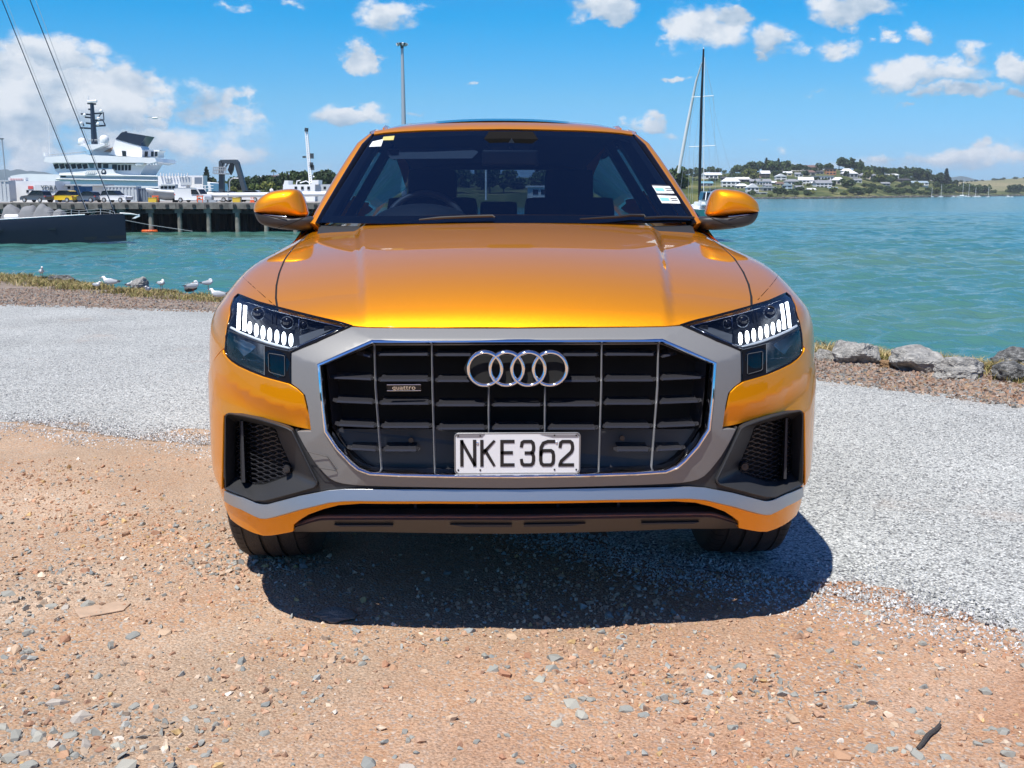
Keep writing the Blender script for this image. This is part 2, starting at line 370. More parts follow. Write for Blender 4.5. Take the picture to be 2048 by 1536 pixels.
M_DRL = pbr('daylight_lamp_lit', (0.9, 0.95, 1.0), 0.3, emit=(0.93, 0.97, 1.0), emit_s=3.2)
M_TRIM = pbr('interior_dark', (0.014, 0.015, 0.018), 0.6)
M_TRIML = pbr('headliner_grey', (0.20, 0.21, 0.22), 0.8)
M_STICK = pbr('sticker_paper', (0.72, 0.75, 0.74), 0.5)

car = thing('parked_car', 'orange sport utility car facing the camera with headlights lit, parked where dirt meets grey gravel', 'car')

# ---- outlines (photo pixels of the half on the picture's left), laid onto the body
lamp_px = [(476.6,589),(487.5,593.6),(515.6,604.5),(559.4,616.2),(596,625.5),(634.4,635),(670,643),(703,651.5),(668,667),(631,683.6),(604,693.5),(581,703.5),(580.5,766),(553,759),(528,752),(502,742),(478,731),(464,722),(456,714),(451.5,701),(453,672.5),(457,650),(462.5,628.8),(468.7,596)]
LAMP = hits(lamp_px)
# hood: rear edge is hidden under the windscreen base
H_L = hits([(557,613.5),(554.5,595),(555.5,570),(561,545),(572,518),(590,494),(612,473),(632,455.5)])
H_F = hits([(590,622),(630,632),(665,640.5),(703,649.5),(735,653),(790,653.6),(880,653.8)])
front_c = hit(1028-4, 653.8)
def mid_line(y): return np.array([0.0, y, H_top(np.array(0.0), np.array(y))])
rearL = [np.array([H_L[-1][0]*k, H_L[-1][1]+dy, 0]) for k, dy in ((0.985, .06), (0.8, 0.03), (0.6, -0.02), (0.4, -0.06), (0.2, -0.08))]
for p in rearL: p[2] = float(H_top(np.array(p[0]), np.array(p[1])))
halfL = list(H_L[::-1])+list(H_F)                                  # rear-left -> front-left -> front centre
front_c[0] = 0
rear_c = mid_line(H_L[-1][1]-0.088)
hood_loop = [rear_c]+rearL[::-1]+halfL+[front_c]+[p*MIR for p in halfL[::-1]]+[p*MIR for p in rearL]
panel('hood', hood_loop, (0, 0.55, -0.83), M_PAINT, car, step=0.013, rim=0.016)
HOOD_REAR_Y = H_L[-1][1]
# fender: from the hood gap over the shoulder to the wheel arch
AX, RW = 0.93, 0.395
gap = 0.0085
fl = [p+np.array([-gap, 0, 0]) for p in H_L]
up = hits([(553,613.2),(515.6,602.7),(487.5,591.8),(476.6,587.4)])
side = lambda y, z: np.array([-W_side(np.array(y), np.array(z)), y, z])
arch = [side(AX-(RW+.055)*math.cos(t), RW+(RW+.055)*math.sin(t)) for t in np.linspace(R(38), R(158), 14)]
f_front = list(hits([(465.6,594.5),(459.2,628),(453.6,650),(449.8,672),(448.2,695)]))+[side(0.44, 0.745), side(0.50, 0.742)]
fend = fl[::-1]+list(up)+f_front+arch+[side(1.40, 0.40), side(1.40, 0.7), side(1.40, 0.95), side(1.40, 1.04), np.array([-0.925, 1.42, 1.085])]
panel('fender', fend, (0.66, 0.40, -0.62), M_PAINT, car, step=0.022, rim=0.005, mirror=True)
for k_ in (1, -1):
    MB().path([p*np.array([k_, 1, 1])+np.array([-.0042*k_, 0, -.0060]) for p in H_L], .0060, 6).build('hood_gap', M_VOID, car)  # black tube added to make the inside of the gap dark
# bumper: painted wing under the lamp, corner strip beside the intake
wing_px = [(456,716),(464,724),(478,733.2),(502,744.2),(528,754.2),(553,761.2),(580.5,768.5),(596,778),(609,790),(614.5,812),(618,836),(621.4,860.5),(604,857.5),(587.5,854.5),(552,845),(517,835),(486,829),(462,825),(454,826.5),(449.5,831),(448.4,850),(447.4,900),(446.6,940),(446,977)]
WING = hits(wing_px)
wing = list(WING)+[side(0.47, 0.47), side(0.50, 0.60), side(0.50, 0.735), side(0.44, 0.738), hit(448.4, 700), hit(450.0,708)]
def wing_delta(p):                                             # shallow hollow under the lamp and a crisp ledge along the top
    x, z = np.abs(p[:, 0]), p[:, 2]; ztop = np.interp(x, [0.66, 0.78, 0.90, 0.97], [0.745, 0.775, 0.815, 0.87]); t = np.clip((ztop-z)/0.13, 0, 1.2)
    hollow = 0.020*np.sin(np.clip((t-0.22)/0.9, 0, 1)*math.pi)*np.clip((0.93-x)/0.12, 0, 1)*np.clip((x-0.58)/0.03, 0, 1)
    return 0.006-hollow
panel('bumper_wing', wing, (0.62, 0.78, -0.05), M_PAINT, car, step=0.014, rim=0.006, mirror=True, delta=wing_delta)
# underlay behind the panel gaps (dark)
base_px = [(1024,662),(740,664),(700,660),(640,672),(583,700),(583,760),(612,795),(618,862),(594,868),(580,880),(620,985),(540,1004),(660,976),(1024,984)]
# ---- grey single frame with folded facets round the chrome ring
CH_OUT = [(1024,676.5),(745,677.6),(690,701.5),(635.5,725.2),(641,790),(648.8,861),(672,896),(700,926),(716,939),(740.7,947.9),(800,951),(900,953),(1024,953.4)]
fr_out = [(1024,657.2),(880,657),(790,656.6),(740,656.2),(703,654.2),(668,669.5),(631,686),(604,696.2),(583.5,705.6),(583,767),(598,776.4),(611.4,788.8),(617,812),(620.5,836),(624,863),(608,863.2),(594.5,864.5),(604,882),(614.5,900),(625,917),(637,932),(648,945),(660,956),(672,962),(686,965.6),(714,968.6),(760,970.5),(860,972.5),(1024,974)]
oc = hits(CH_OUT); oc[0, 0] = oc[-1, 0] = 0
def oct_dist(p):
    x, z = np.abs(p[:, 0]), p[:, 2]; Q = [(abs(a[0]), a[2]) for a in oc]; cx, cz = 0.0, 0.72
    best = np.full(len(p), -9.0); segs = [(0, 1), (1, 3), (3, 5), (5, 7), (7, 9), (9, 12)]; k = [0.80, 0.42, 0.26, 0.22, 0.22, 0.34]
    for (i, j), s in zip(segs, k):
        ax, az = Q[i]; bx, bz = Q[j]; tx, tz = bx-ax, bz-az; l = math.hypot(tx, tz); nx, nz = tz/l, -tx/l
        if nx*(ax-cx)+nz*(az-cz) < 0: nx, nz = -nx, -nz
        best = np.maximum(best, s*((x-ax)*nx+(z-az)*nz))
    return best
def frame_delta(p): return 0.020-np.maximum(0, oct_dist(p))
fo = hits(fr_out); fo[0, 0] = fo[-1, 0] = 0
half = list(fo)+list(oc[::-1])
for s, nm in ((1, 'grille_frame'),):
    pl = panel(nm, half, (0, 1, -0.02), M_GREY, car, step=0.012, delta=frame_delta, rim=0.022, mirror=True)
# join the two halves into one frame
def join(objs, name):
    bm = bmesh.new()
    me0 = objs[0].data
    base = objs[0]; V0 = [tuple(v.co) for v in base.data.vertices]; F0 = [tuple(p.vertices) for p in base.data.polygons]; n0 = [tuple(c.vector) for c in base.data.corner_normals]
    o1 = objs[1]; k = len(V0); V1 = [tuple(v.co) for v in o1.data.vertices]; F1 = [tuple(i+k for i in p.vertices) for p in o1.data.polygons]; n1 = [tuple(c.vector) for c in o1.data.corner_normals]
    me = bpy.data.meshes.new(name); me.from_pydata(V0+V1, [], F0+F1)
    for p in me.polygons: p.use_smooth = True
    me.normals_split_custom_set(n0+n1); me.materials.append(base.data.materials[0]); par = base.parent
    for o in objs: bpy.data.objects.remove(o)
    bm.free(); return put(name, me, None, par)
join(pl, 'grille_frame')
# ---- silver blade under the grille, black trim between, painted chin, skid plate
blade_px = [(1024,979),(860,978.4),(720,978),(690,978),(658,980.5),(600,992),(560,1002.5),(536,1009),(526,1009.5),(517,1008),(485,995),(449.5,982),(449.5,998.5),(485,1016),(512,1029.5),(522,1033.5),(532,1034),(545,1031.5),(600,1016),(658,1002),(690,999),(720,998.6),(860,999),(1024,999.4)]
bl = hits(blade_px); bl[0, 0] = bl[-1, 0] = 0
_lo = bl[np.argsort(-bl[:, 0])]; _b = [p for p in bl[12:]]; BLX = np.array(sorted(abs(p[0]) for p in _b)); BLZ = np.array([p[2] for p in sorted(_b, key=lambda p: abs(p[0]))])
def sym(loop): return list(loop)+[p*MIR for p in list(loop)[::-1][1:-1]]
panel('bumper_blade', sym(bl), (0, 1, -0.05), M_SILVER, car, step=0.015, delta=lambda p: 0.016-0.30*np.clip(p[:, 2]-np.interp(np.abs(p[:, 0]), BLX, BLZ), -.05, .05), rim=0.03)
chin_px = [(1024,1001),(860,1000.6),(720,1000.2),(690,1000.6),(658,1003.6),(600,1017.6),(545,1033.2),(532,1035.6),(522,1035),(512,1031),(485,1017.6),(449,1000.2),(449.5,1014),(454,1028),(459.5,1040),(484,1058),(505,1068),(524,1073.5),(540,1073),(554.7,1070.6),(584,1064.5),(585.5,1050),(600,1039),(615.6,1029),(645,1018),(676.5,1009.6),(720,1006.4),(860,1006.4),(1024,1006.6)]
cn = hits(chin_px); cn[0, 0] = cn[-1, 0] = 0
panel('chin_spoiler', sym(cn), (0, 1, 0.0), M_PAINT, car, step=0.014, rim=0.03, delta=lambda p: -0.10*np.maximum(0, 0.43-p[:, 2]))
# bumper corner below the strip, running back to the wheel arch
low = [cn[11], hit(446.2,979), side(0.47, 0.47), side(0.52, 0.42), side(0.55, 0.37), side(0.50, 0.345)+np.array([.01, 0, 0]), cn[14], cn[13], cn[12]]
panel('bumper_corner', low, (.88, .46, 0), M_PAINT, car, step=.02, rim=.006, mirror=True, delta=lambda p: -0.003-0.10*np.maximum(0, 0.43-p[:, 2]))
trim_px = [(590,859.5),(594,866),(603.5,883),(613.5,901),(624.5,918),(636,933.5),(647,946.5),(659,957.6),(671,963.8),(686,967.2),(714,970.2),(760,972.2),(860,974.2),(1024,975.6),(1024,977.6),(860,977),(720,976.6),(658,979),(600,990.6),(560,1001),(536,1007.4),(526,1008),(517,1006.4),(485,993.6),(449.5,980),(449.8,977),(480,990),(511,1002.6),(531,1002.6),(560,995.5),(600,984.5),(632,975.8),(636.4,971),(637,963),(628,945),(612,913),(598,884)]
tr = hits(trim_px); tr[13, 0] = tr[14, 0] = 0
panel('bumper_trim', list(tr[:14])+[p*MIR for p in tr[:13][::-1]]+[p*MIR for p in tr[15:][::-1]]+list(tr[14:]), (0.0, 1, 0), M_PLASTIC, car, step=0.02, rim=0.02, delta=lambda p: -0.006+0*p[:, 0])
# ---- chrome ring: an angular profile swept round the octagon
def sweep(loop, prof, name, mat, parent, smooth=35):           # loop: closed 3-D points facing -y; prof: (outward, forward) offsets
    n = len(loop); loops = []
    for i in range(n):
        a, b, c = loop[i-1], loop[i], loop[(i+1) % n]
        t1 = (b-a); t1 = t1/np.linalg.norm(t1); t2 = (c-b); t2 = t2/np.linalg.norm(t2); t = t1+t2; t /= np.linalg.norm(t)
        o = np.cross(t, [0, 1, 0]); o /= np.linalg.norm(o)
        if np.dot(o, b-loop.mean(0)) < 0: o = -o
        k = 1/max(0.5, abs(np.dot(t, t1)))
        loops.append([b+o*pa*k+np.array([0, -1, 0])*pb for pa, pb in prof])
    mb = MB(); m = len(prof); mb.v = [tuple(p) for l in loops for p in l]
    mb.f = [(i*m+j, i*m+(j+1) % m, ((i+1) % n)*m+(j+1) % m, ((i+1) % n)*m+j) for i in range(n) for j in range(m)]
    return mb.build(name, mat, parent, smooth=smooth)
co = np.array(list(oc[:-1])+[oc[-1]]); full = np.array(list(co)+[p*MIR for p in co[::-1][1:-1]])
ring_c = full.copy(); ring_c[:, 1] -= 0.018
sweep(ring_c, [(0.0005, -0.014), (0.0, 0.004), (-0.003, 0.009), (-0.007, 0.0105), (-0.0085, 0.009), (-0.0125, 0.004), (-0.014, -0.002), (-0.014, -0.05)], 'chrome_surround', M_CHROME, car)

# ---- grille: bars, slats, back panel, badge
grille = put('grille', MB().box2((-.56, 0.150, 0.42), (.56, 0.17, 0.94)).mesh('grille'), M_VOID, car)
def inset_px(k): return None
gi = full.copy(); cgi = gi.mean(0); gi = cgi+(gi-cgi)*0.965; 
back = MB(); bt = [p for p in gi]; b2 = [np.array([p[0]*0.96, 0.15, cgi[2]+(p[2]-cgi[2])*0.96]) for p in gi]
back.loft([[p+np.array([0, .03, 0]) for p in bt], b2]); back.build('grille_shroud', M_SLAT, grille, smooth=30)
GY = 0.012                                                   # the grille bars stand this far behind the fascia line
def gp(u, v, o=GY):
    q = hits([(u, v)], 0.0)[0]; y = float(F_front(np.array(q[0]), np.array(q[2])))+o; return at(u, v, y)
def mirx(u): return u                                         # every bar is measured in the photo on its own side
bars = [((748.6,689),(751,775),(763,940)), ((863.6,689),(865,775),(869.8,943)), ((977.6,775),(977.6,820),(977.8,866)), ((1090.2,775),(1090,820),(1089.6,866)), ((1203.8,689),(1203,775),(1197.6,943)), ((1317.4,689),(1315.6,775),(1303,938))]
for bpts in bars:
    mb = MB(); P = [gp(u, v, GY-0.004) for u, v in bpts]
    for a, b, k in ((P[0], P[1], 0), (P[1], P[2], 1)):
        w0, w1 = (.0024, .0030) if k == 0 else (.0032, .0026)
        mb.add([a+[-w0, .004, 0], a+[0, -.004, 0], a+[w0, .004, 0], a+[0, .03, 0], b+[-w1, .004, 0], b+[0, -.004, 0], b+[w1, .004, 0], b+[0, .03, 0]], [(0,1,5,4),(1,2,6,5),(2,3,7,6),(3,0,4,7),(0,3,2,1),(4,5,6,7)])
    mb.build('chrome_bar', M_BAR, grille)
rows = [(711.5,709.4,710.2), (757,761,762), (804.5,807.3,810.6), (851.5,854,857.4), (899,900.8,901)]
def bx(i, v):                                                 # x of bar i at height v
    (a, va), (b, vb), (c, vc) = [(p[0], p[1]) for p in bars[i]]
    return np.interp(v, [va, vb, vc], [a, b, c])
def slat(u0, u1, v, slope=0.0, t0=8, t1=8):
    a = gp(u0+t0, v, GY); b = gp(u1-t1, v+slope, GY); a2 = gp(u0, v-1, GY+.012); b2 = gp(u1, v+slope-1, GY+.012); m = MB(); h = 0.0052
    Z = np.array([0, 0, 1.0]); Yv = np.array([0, 1.0, 0])
    P = [a2, a-Z*h+Yv*.004, a-Z*h*.4-Yv*.003, a+Z*h*.55-Yv*.001, a+Z*h*1.05+Yv*.009, a2+Z*.006+Yv*.016]
    Q = [b2, b-Z*h+Yv*.004, b-Z*h*.4-Yv*.003, b+Z*h*.55-Yv*.001, b+Z*h*1.05+Yv*.009, b2+Z*.006+Yv*.016]
    P2 = [p+Yv*.045+Z*.004 for p in P]; n = 6
    m.add(P+Q, [(i, (i+1) % n, n+(i+1) % n, n+i) for i in range(n)]+[tuple(range(n))[::-1], tuple(range(n, 2*n))])
    m.add([P[1], Q[1], Q[1]+Yv*.05+Z*.002, P[1]+Yv*.05+Z*.002, P[4], Q[4], Q[4]+Yv*.05+Z*.005, P[4]+Yv*.05+Z*.005], [(0,1,2,3),(4,7,6,5)])
    m.build('slat', M_SLAT, grille, smooth=25)
for r, (vo, v1, v2) in enumerate(rows):
    xl = [713, 660, 665, 669.5, 694][r]; xr = [1354, 1410, 1404, 1398, 1371][r]
    slat(xl, bx(0, vo)-1.5, vo-1.5, 3, 14 if r == 0 else 9, 8); slat(bx(5, vo)+1.5, xr, vo+1.5, -3, 8, 14 if r == 0 else 9)
    if r < 4:
        slat(bx(0, v1)+3, bx(1, v1)-2, v1); slat(bx(4, v1)+2, bx(5, v1)-3, v1)
        e1 = 948 if r < 2 else bx(2, v2)-2; e2 = 1120 if r < 2 else bx(3, v2)+2
        slat(bx(1, v2)+3, e1, v2); slat(e2, bx(4, v2)-3, v2)
        if r >= 2: slat(bx(2, v2)+3, bx(3, v2)-3, v2)
    else:
        slat(bx(0, v1)+3, 840, v1); slat(1227, bx(5, v1)-2, v1)
# lower closed panel behind the slats, with two parking sensors
lp = [gp(u, v, .055) for u, v in [(668,858),(720,928),(760,944),(1024,950),(1292,944),(1345,925),(1398,858)]]
MB().prism(lp, (0, .02, 0)).build('lower_panel', pbr('grille_lower_panel', (.026, .026, .031), .42), grille)
for u, v in ((822,880), (1244.5,876)):
    p = gp(u, v, .055); MB().rod(p, p+np.array([0, -.003, 0]), .008, .0074, 16).build('parking_sensor', M_SLAT, grille, smooth=40)
for s in (-1, 1):                                             # pale duct walls behind the outer slats
    m = MB(); u0, u1 = ((660, 700), (1405, 1365))[s > 0]
    for va, vb in ((758, 801), (806, 849)):
        a, b = gp(u0, va, .10), gp(u1, va, .13); c, d_ = gp(u1, vb, .13), gp(u0, vb, .10); m.add([a, b, c, d_], [(0, 1, 2, 3)])
    m.build('air_duct', pbr('duct_grey', (.055, .058, .062), .6), grille)
# four interlocked rings
for i in range(4):
    p = gp(970+43.4*i, 738, -.012); r = .0468; m = MB(); n = 48; lo = []
    for k in range(n):
        t = 2*math.pi*k/n; e = np.array([math.cos(t), 0, math.sin(t)]); dy = 0.0025*math.sin(t*1.0)*(1 if i % 2 else -1)*0+0.0012*(i % 2)
        lo.append([p+e*(r+a)+np.array([0, b+dy, 0]) for a, b in ((-.0066, .006), (-.0055, -.001), (-.0025, -.0048), (0, -.0058), (.0025, -.0048), (.0055, -.001), (.0066, .006))])
    m.loft(lo+[lo[0]], closed=False); m.build('badge_ring', M_CHROME, car, smooth=50)
bk = [gp(u, v, .004) for u, v in ((940,712),(1126,712),(1140,738),(1126,765),(940,765),(928,738))]
MB().prism(bk, (0, .02, 0)).build('badge_backing', M_VOID, grille)
# lettering: font text turned into a thin mesh
def text_mesh(txt, size, thick=0.001, font_space=1.0):
    cu = bpy.data.curves.new('lettering', 'FONT'); cu.body = txt; cu.size = size; cu.extrude = thick; cu.align_x = 'CENTER'; cu.align_y = 'CENTER'; cu.space_character = font_space; cu.resolution_u = 3
    o = bpy.data.objects.new('lettering', cu); C.objects.link(o); me = bpy.data.meshes.new_from_object(o); bpy.data.objects.remove(o); bpy.data.curves.remove(cu); return me
def text_part(name, txt, size, loc, mat, parent, rz=0.0, rx=90, space=1.0, sx=1.0, thick=.001):
    me = text_mesh(txt, size, thick, space); me.materials.clear(); o = put(name, me, mat, parent); o.location = loc; o.rotation_euler = (R(rx), 0, rz); o.scale = (sx, 1, 1); return o
qb = gp(808, 775, -.001)
q = MB().box(qb, (.094, .006, .0155)).build('word_badge', M_PIANO, car, bevel=.002)
lo = []; 
for a, b in ((-.0475, -.0085), (.0475, -.0085), (.0475, .0085), (-.0475, .0085)): lo.append(qb+np.array([a, -.0035, b]))
MB().path(lo, .0011, 6, True).build('badge_rim', M_CHROME, q); text_part('badge_lettering', 'quattro', .0185, qb+np.array([0, -.0042, .0005]), M_CHROME, q, space=1.05, sx=1.12)

# ---- number plate
PY = -0.016
pc = [at(u, v, PY) for u, v in ((908.5,866),(1161,866),(1161,947),(908.5,947))]
x0, x1, z0, z1 = pc[0][0], pc[1][0], pc[2][2], pc[0][2]
plate = put('number_plate', MB().box2((x0, PY, z0), (x1, PY+.012, z1)).mesh('number_plate', bevel=.004), M_PIANO, car)
def rrect(a, b, c, d, y, r=.010, n=5):
    o = []
    for cx, cz, t0 in ((b-r, d-r, 0), (a+r, d-r, 90), (a+r, c+r, 180), (b-r, c+r, 270)):
        for k in range(n+1): t = R(t0+90*k/n); o.append((cx+r*math.cos(t), y, cz+r*math.sin(t)))
    return o
MB().prism(rrect(x0+.004, x1-.004, z0+.004, z1-.004, PY-.0005), (0, -.0022, 0)).build('plate_face', M_PLATE, plate, smooth=30)
MB().path(rrect(x0+.0015, x1-.0015, z0+.0015, z1-.0015, PY-.001), .0022, 6, True).build('plate_frame', pbr('plate_frame_grey', (.30, .31, .32), .3, .6), plate, smooth=50)
for (ua, ub, uc, ud) in ((912,965,960,917), (1093,1153,1158,1076.5)):
    m = MB(); q4 = [at(u, v, PY-.0032) for u, v in ((ua,868.5),(ub,868.5),(uc,874.6),(ud,874.6))]; 
    if ua > 1000: q4 = [at(u, v, PY-.0032) for u, v in ((1080,868.5),(1157,868.5),(1157,874.6),(1105,874.6))]
    else: q4 = [at(u, v, PY-.0032) for u, v in ((913,868.5),(970,868.5),(964,874.6),(913,874.6))]
    MB().prism(q4, (0, -.0006, 0)).build('plate_band', pbr('plate_band_grey', (.25, .25, .27), .35, .3), plate)
for u, v in ((916.5,871.5),(960.5,871.5),(916.5,940),(960.5,940),(1109,870.5),(1152.5,870.5),(1109,939),(1152.5,939)):
    p = at(u, v, PY-.003); MB().rod(p, p+np.array([0, -.0012, 0]), .0026, n=10).build('rivet', M_INK, plate)
for u, v in ((955,886.5), (1113,885)):
    p = at(u, v, PY-.003); MB().ball(p, (.0042, .003, .0042), 10, 6).build('screw', M_CHROME, plate, smooth=60)
GL = {'N': [[(0,0),(0,1)],[(1,0),(1,1)],[(.02,.97),(.98,.03)]], 'K': [[(0,0),(0,1)], [(1,1),(.10,.50)], [(.28,.62),(1,0)]], 'E': [[(1,1),(0,1),(0,0),(1,0)], [(0,.52),(.85,.52)]],
      '3': [[(0,.82),(.05,.95),(.2,1),(.8,1),(.95,.93),(1,.8),(1,.66),(.93,.55),(.75,.51),(.40,.51)], [(.75,.51),(.93,.47),(1,.36),(1,.2),(.95,.07),(.8,0),(.2,0),(.05,.06),(0,.19)]],
      '6': [[(.98,1),(.55,1),(.2,.93),(.03,.75),(0,.55),(0,.2),(.05,.07),(.2,0),(.8,0),(.95,.07),(1,.2),(1,.42),(.95,.55),(.8,.61),(.2,.61),(.05,.55),(0,.45)]],
      '2': [[(0,.80),(.05,.94),(.2,1),(.8,1),(.95,.93),(1,.80),(1,.68),(.9,.55),(.12,.17),(0,.02),(0,0),(1,0)]]}
def glyph(ch, u0, u1, v0, v1, sw):
    a = at(u0, v1, PY-.0030); b = at(u1, v0, PY-.0030); h = sw/2; m = MB(); W_, H_ = b[0]-a[0]-sw, b[2]-a[2]-sw
    for line in GL[ch]:
        pts = [Vector((a[0]+h+x*W_, a[2]+h+y*H_)) for x, y in line]; n = len(pts); Lf, Rt = [], []
        for i, p in enumerate(pts):
            d0 = (pts[i]-pts[i-1]).normalized() if i else (pts[1]-pts[0]).normalized(); d1 = (pts[i+1]-pts[i]).normalized() if i < n-1 else d0
            t = (d0+d1); t = t.normalized() if t.length > 1e-6 else d0; nn = Vector((-t.y, t.x)); k = h/max(.42, nn.dot(Vector((-d0.y, d0.x))))
            ex = (-t*h if i == 0 else t*h if i == n-1 else Vector((0, 0)))
            if ch in 'KN' and len(line) == 2 and line[1] == (.10,.50) and i == 1: ex = Vector((0, 0))
            if ch == '3' and p.x-a[0] > W_*.6 and i in (0,): ex = Vector((0, 0))
            Lf.append(p+nn*k+ex); Rt.append(p-nn*k+ex)
        if ch == 'N':                                          # straight uprights, slanted stroke between
            pass
        f = lambda q, yy: (min(max(q.x, a[0]), b[0]), yy, min(max(q.y, a[2]), b[2]))
        o = []
        for l, r in zip(Lf, Rt): o += [f(l, PY-.0042), f(r, PY-.0042), f(l, PY-.0030), f(r, PY-.0030)]
        fs = []
        for i in range(n-1): k = 4*i; fs += [(k, k+1, k+5, k+4), (k, k+4, k+6, k+2), (k+1, k+3, k+7, k+5)]
        e = 4*(n-1); fs += [(0, 2, 3, 1), (e, e+1, e+3, e+2)]; m.add(o, fs)
    m.build('plate_character', M_INK, plate)
for ch, u0, u1 in (('N',920.5,952.5),('K',960.5,991),('E',1000.5,1029),('3',1039.5,1070.5),('6',1078,1110.5),('2',1116.5,1148.5)): glyph(ch, u0, u1, 879.5, 933, .0094)

# ---- headlights
def off_pts(loop, o, k=1.0):
    loop = np.array(loop); c = loop.mean(0); q = c+(loop-c)*k; return q+np.array([0, o, 0])
LN = np.array([p+np.array([.0, .004, 0]) for p in LAMP])
M_RINGD = pbr('lamp_ring_dark', (.10, .115, .14), .25, .8)
def lamp(s):
    sg = np.array([s, 1, 1]); par = thing('headlight', None, None); par.parent = car
    def bld(m, nm, mat, p=par, **k):
        if s < 0: m.v = [(-x, y, z) for x, y, z in m.v]; m.f = [f[::-1] for f in m.f]
        return m.build(nm, mat, p, **k)
    L2 = subdiv_loop(LAMP, .02)
    m = MB(); n = len(L2); c = L2.mean(0)
    r1 = [p+np.array([0, .012, 0]) for p in L2]; r2 = [p+np.array([.01*(1 if p[0] < c[0] else -1)*0, .055, 0]) for p in L2]
    m.loft([list(L2), r1, r2], cap1=True); bld(m, 'lamp_housing', M_LAMP, smooth=30)
    # glowing bars, small cells, dark projector lenses, bright trim lines
    def px3(u, v, o): return hit(u, v, o)
    for u, va, vb, du in ((478.8,606,658,-2.2), (490.4,610,661,-2.0)):
        m = MB(); rows_ = []
        for k in range(7):
            t = k/6; v = va+(vb-va)*t; uc = u+du*t; w = 3.5
            rows_.append([px3(uc-w, v-w*.0, .016), px3(uc, v+.6, .012), px3(uc+w, v+1.6, .016)])
        m.grid(rows_); bld(m, 'daylight_bar', M_DRL, smooth=60)
    us = (499.6,512.6,526,539.4,553.8,567.8,582); va = (643,647.5,651.8,656,660,664,667.5); vb = (667,673,678.5,683,686.8,690,692.6)
    for u, a, b in zip(us, va, vb):
        m = MB(); rows_ = []
        for k in range(7):
            t = k/6; v = a+(b-a)*t; w = 4.2*math.sqrt(max(.12, 1-abs(2*t-1)**3)); rows_.append([px3(u-w, v, .020), px3(u, v, .014), px3(u+w, v, .020)])
        m.grid(rows_); bld(m, 'daylight_cell', M_DRL, smooth=60)
    m = MB(); m.path([px3(u, v, .006) for u, v in ((472,600),(484,601.5),(505,607.5),(540,619),(580,629.5),(630,641.5),(684,654.5),(640,674),(598,692),(578,697))], .0014, 6); bld(m, 'trim_line', M_LAMPCHROME, smooth=60)
    m = MB(); m.path([px3(u, v, .003) for u, v in ((454.5,660),(470,666),(490,674.5),(515,684),(545,692.5),(577,699))], .0030, 6); bld(m, 'divider', M_PLASTIC, smooth=60)
    m = MB(); m.path([px3(u, v, .008) for u, v in ((462,655),(480,664.5),(505,674.5),(535,685),(560,692),(578,696.5))], .0036, 6); bld(m, 'light_guide', pbr('light_guide', (.4, .43, .47), .3, emit=(.85, .92, 1), emit_s=.35), smooth=60)
    for u, v, r in ((575,644.5,.0165), (517,627,.017), (607,650,.012)):
        p = px3(u, v, .045); m = MB(); m.ball(p, (r, r*.8, r), 16, 10); bld(m, 'projector', M_PIANO, smooth=60)
        m = MB(); m.path([p+np.array([math.cos(t)*r*1.1, -.004, math.sin(t)*r*1.1]) for t in np.linspace(0, 2*math.pi, 21)[:-1]], .0022, 6, True); bld(m, 'projector_ring', M_RINGD, smooth=60)
    for u in (543, 551, 597.5):
        v = 622+(u-515)*.19; m = MB(); m.prism([px3(u-.6, v, .02), px3(u+.9, v, .02), px3(u+.9, v+22, .02), px3(u-.6, v+22, .02)], (0, .02, 0)); bld(m, 'partition', M_LAMPCHROME if u > 590 else M_LAMP)
    m = MB(); m.add([px3(u, v, .03) for u, v in ((598,672),(640,658),(672,655),(640,671),(600,689))], [(0,1,2,3,4)]); bld(m, 'side_reflector', pbr('lamp_silver_grey', (.045, .055, .07), .8))
    # lower bowl and the gloss-black panel beside the frame
    m = MB(); m.add([px3(u, v, .045) for u, v in ((455,668),(480,678),(505,688),(512,694),(498,706),(488,713),(477,699),(470,693),(464,706),(458,712))], [tuple(range(10))]); bld(m, 'side_bowl', pbr('bowl_silver', (.30, .33, .36), .3, .8))
    m = MB(); m.add([px3(u, v, -.002) for u, v in ((529.6,691.5),(577.5,702.8),(580,705),(579.5,765),(560,760.3),(529.6,750.6))], [tuple(range(6))]); bld(m, 'gloss_panel', pbr('lamp_panel_black', (.007, .007, .009), .45, spec=.12))
    m = MB(); m.path([px3(u, v, -.003) for u, v in ((538,706.5),(566,711),(569,713),(569.5,751),(567,752),(541,745),(537.5,741.5),(536.5,709))], .0011, 5, True); bld(m, 'panel_line', pbr('fine_grey_line', (.07, .075, .08), .5))
    m = MB(); m.rod(px3(528.8,691, -.002), px3(528.8,750, -.002), .0011, n=6); bld(m, 'panel_joint', pbr('fine_grey_line2', (.14, .15, .16), .4))
    for i in range(12):
        p = px3(472+4.4*i, 718.5+.35*i, .03); m = MB(); m.ball(p, .0014, 6, 4); bld(m, 'reflector_dot', M_LAMPCHROME)
    lens = panel('lens', LAMP, (.45, .86, -.12), M_LENS, par, step=.02, rim=.004)
    if s < 0:
        me = lens.data; 
        nn = [tuple(np.array(c.vector)*MIR) for c in me.corner_normals]; vv = [tuple(np.array(v.co)*MIR) for v in me.vertices]; ff = [tuple(p.vertices)[::-1] for p in me.polygons]
        m2 = bpy.data.meshes.new('lens'); m2.from_pydata(vv, [], ff); 
        for p in m2.polygons: p.use_smooth = True
        old = {}
        for p in me.polygons:
            for li in p.loop_indices: old[me.loops[li].vertex_index] = nn[li]
        m2.normals_split_custom_set_from_vertices([old.get(i, (0, -1, 0)) for i in range(len(vv))]); m2.materials.append(M_LENS); lens.data = m2
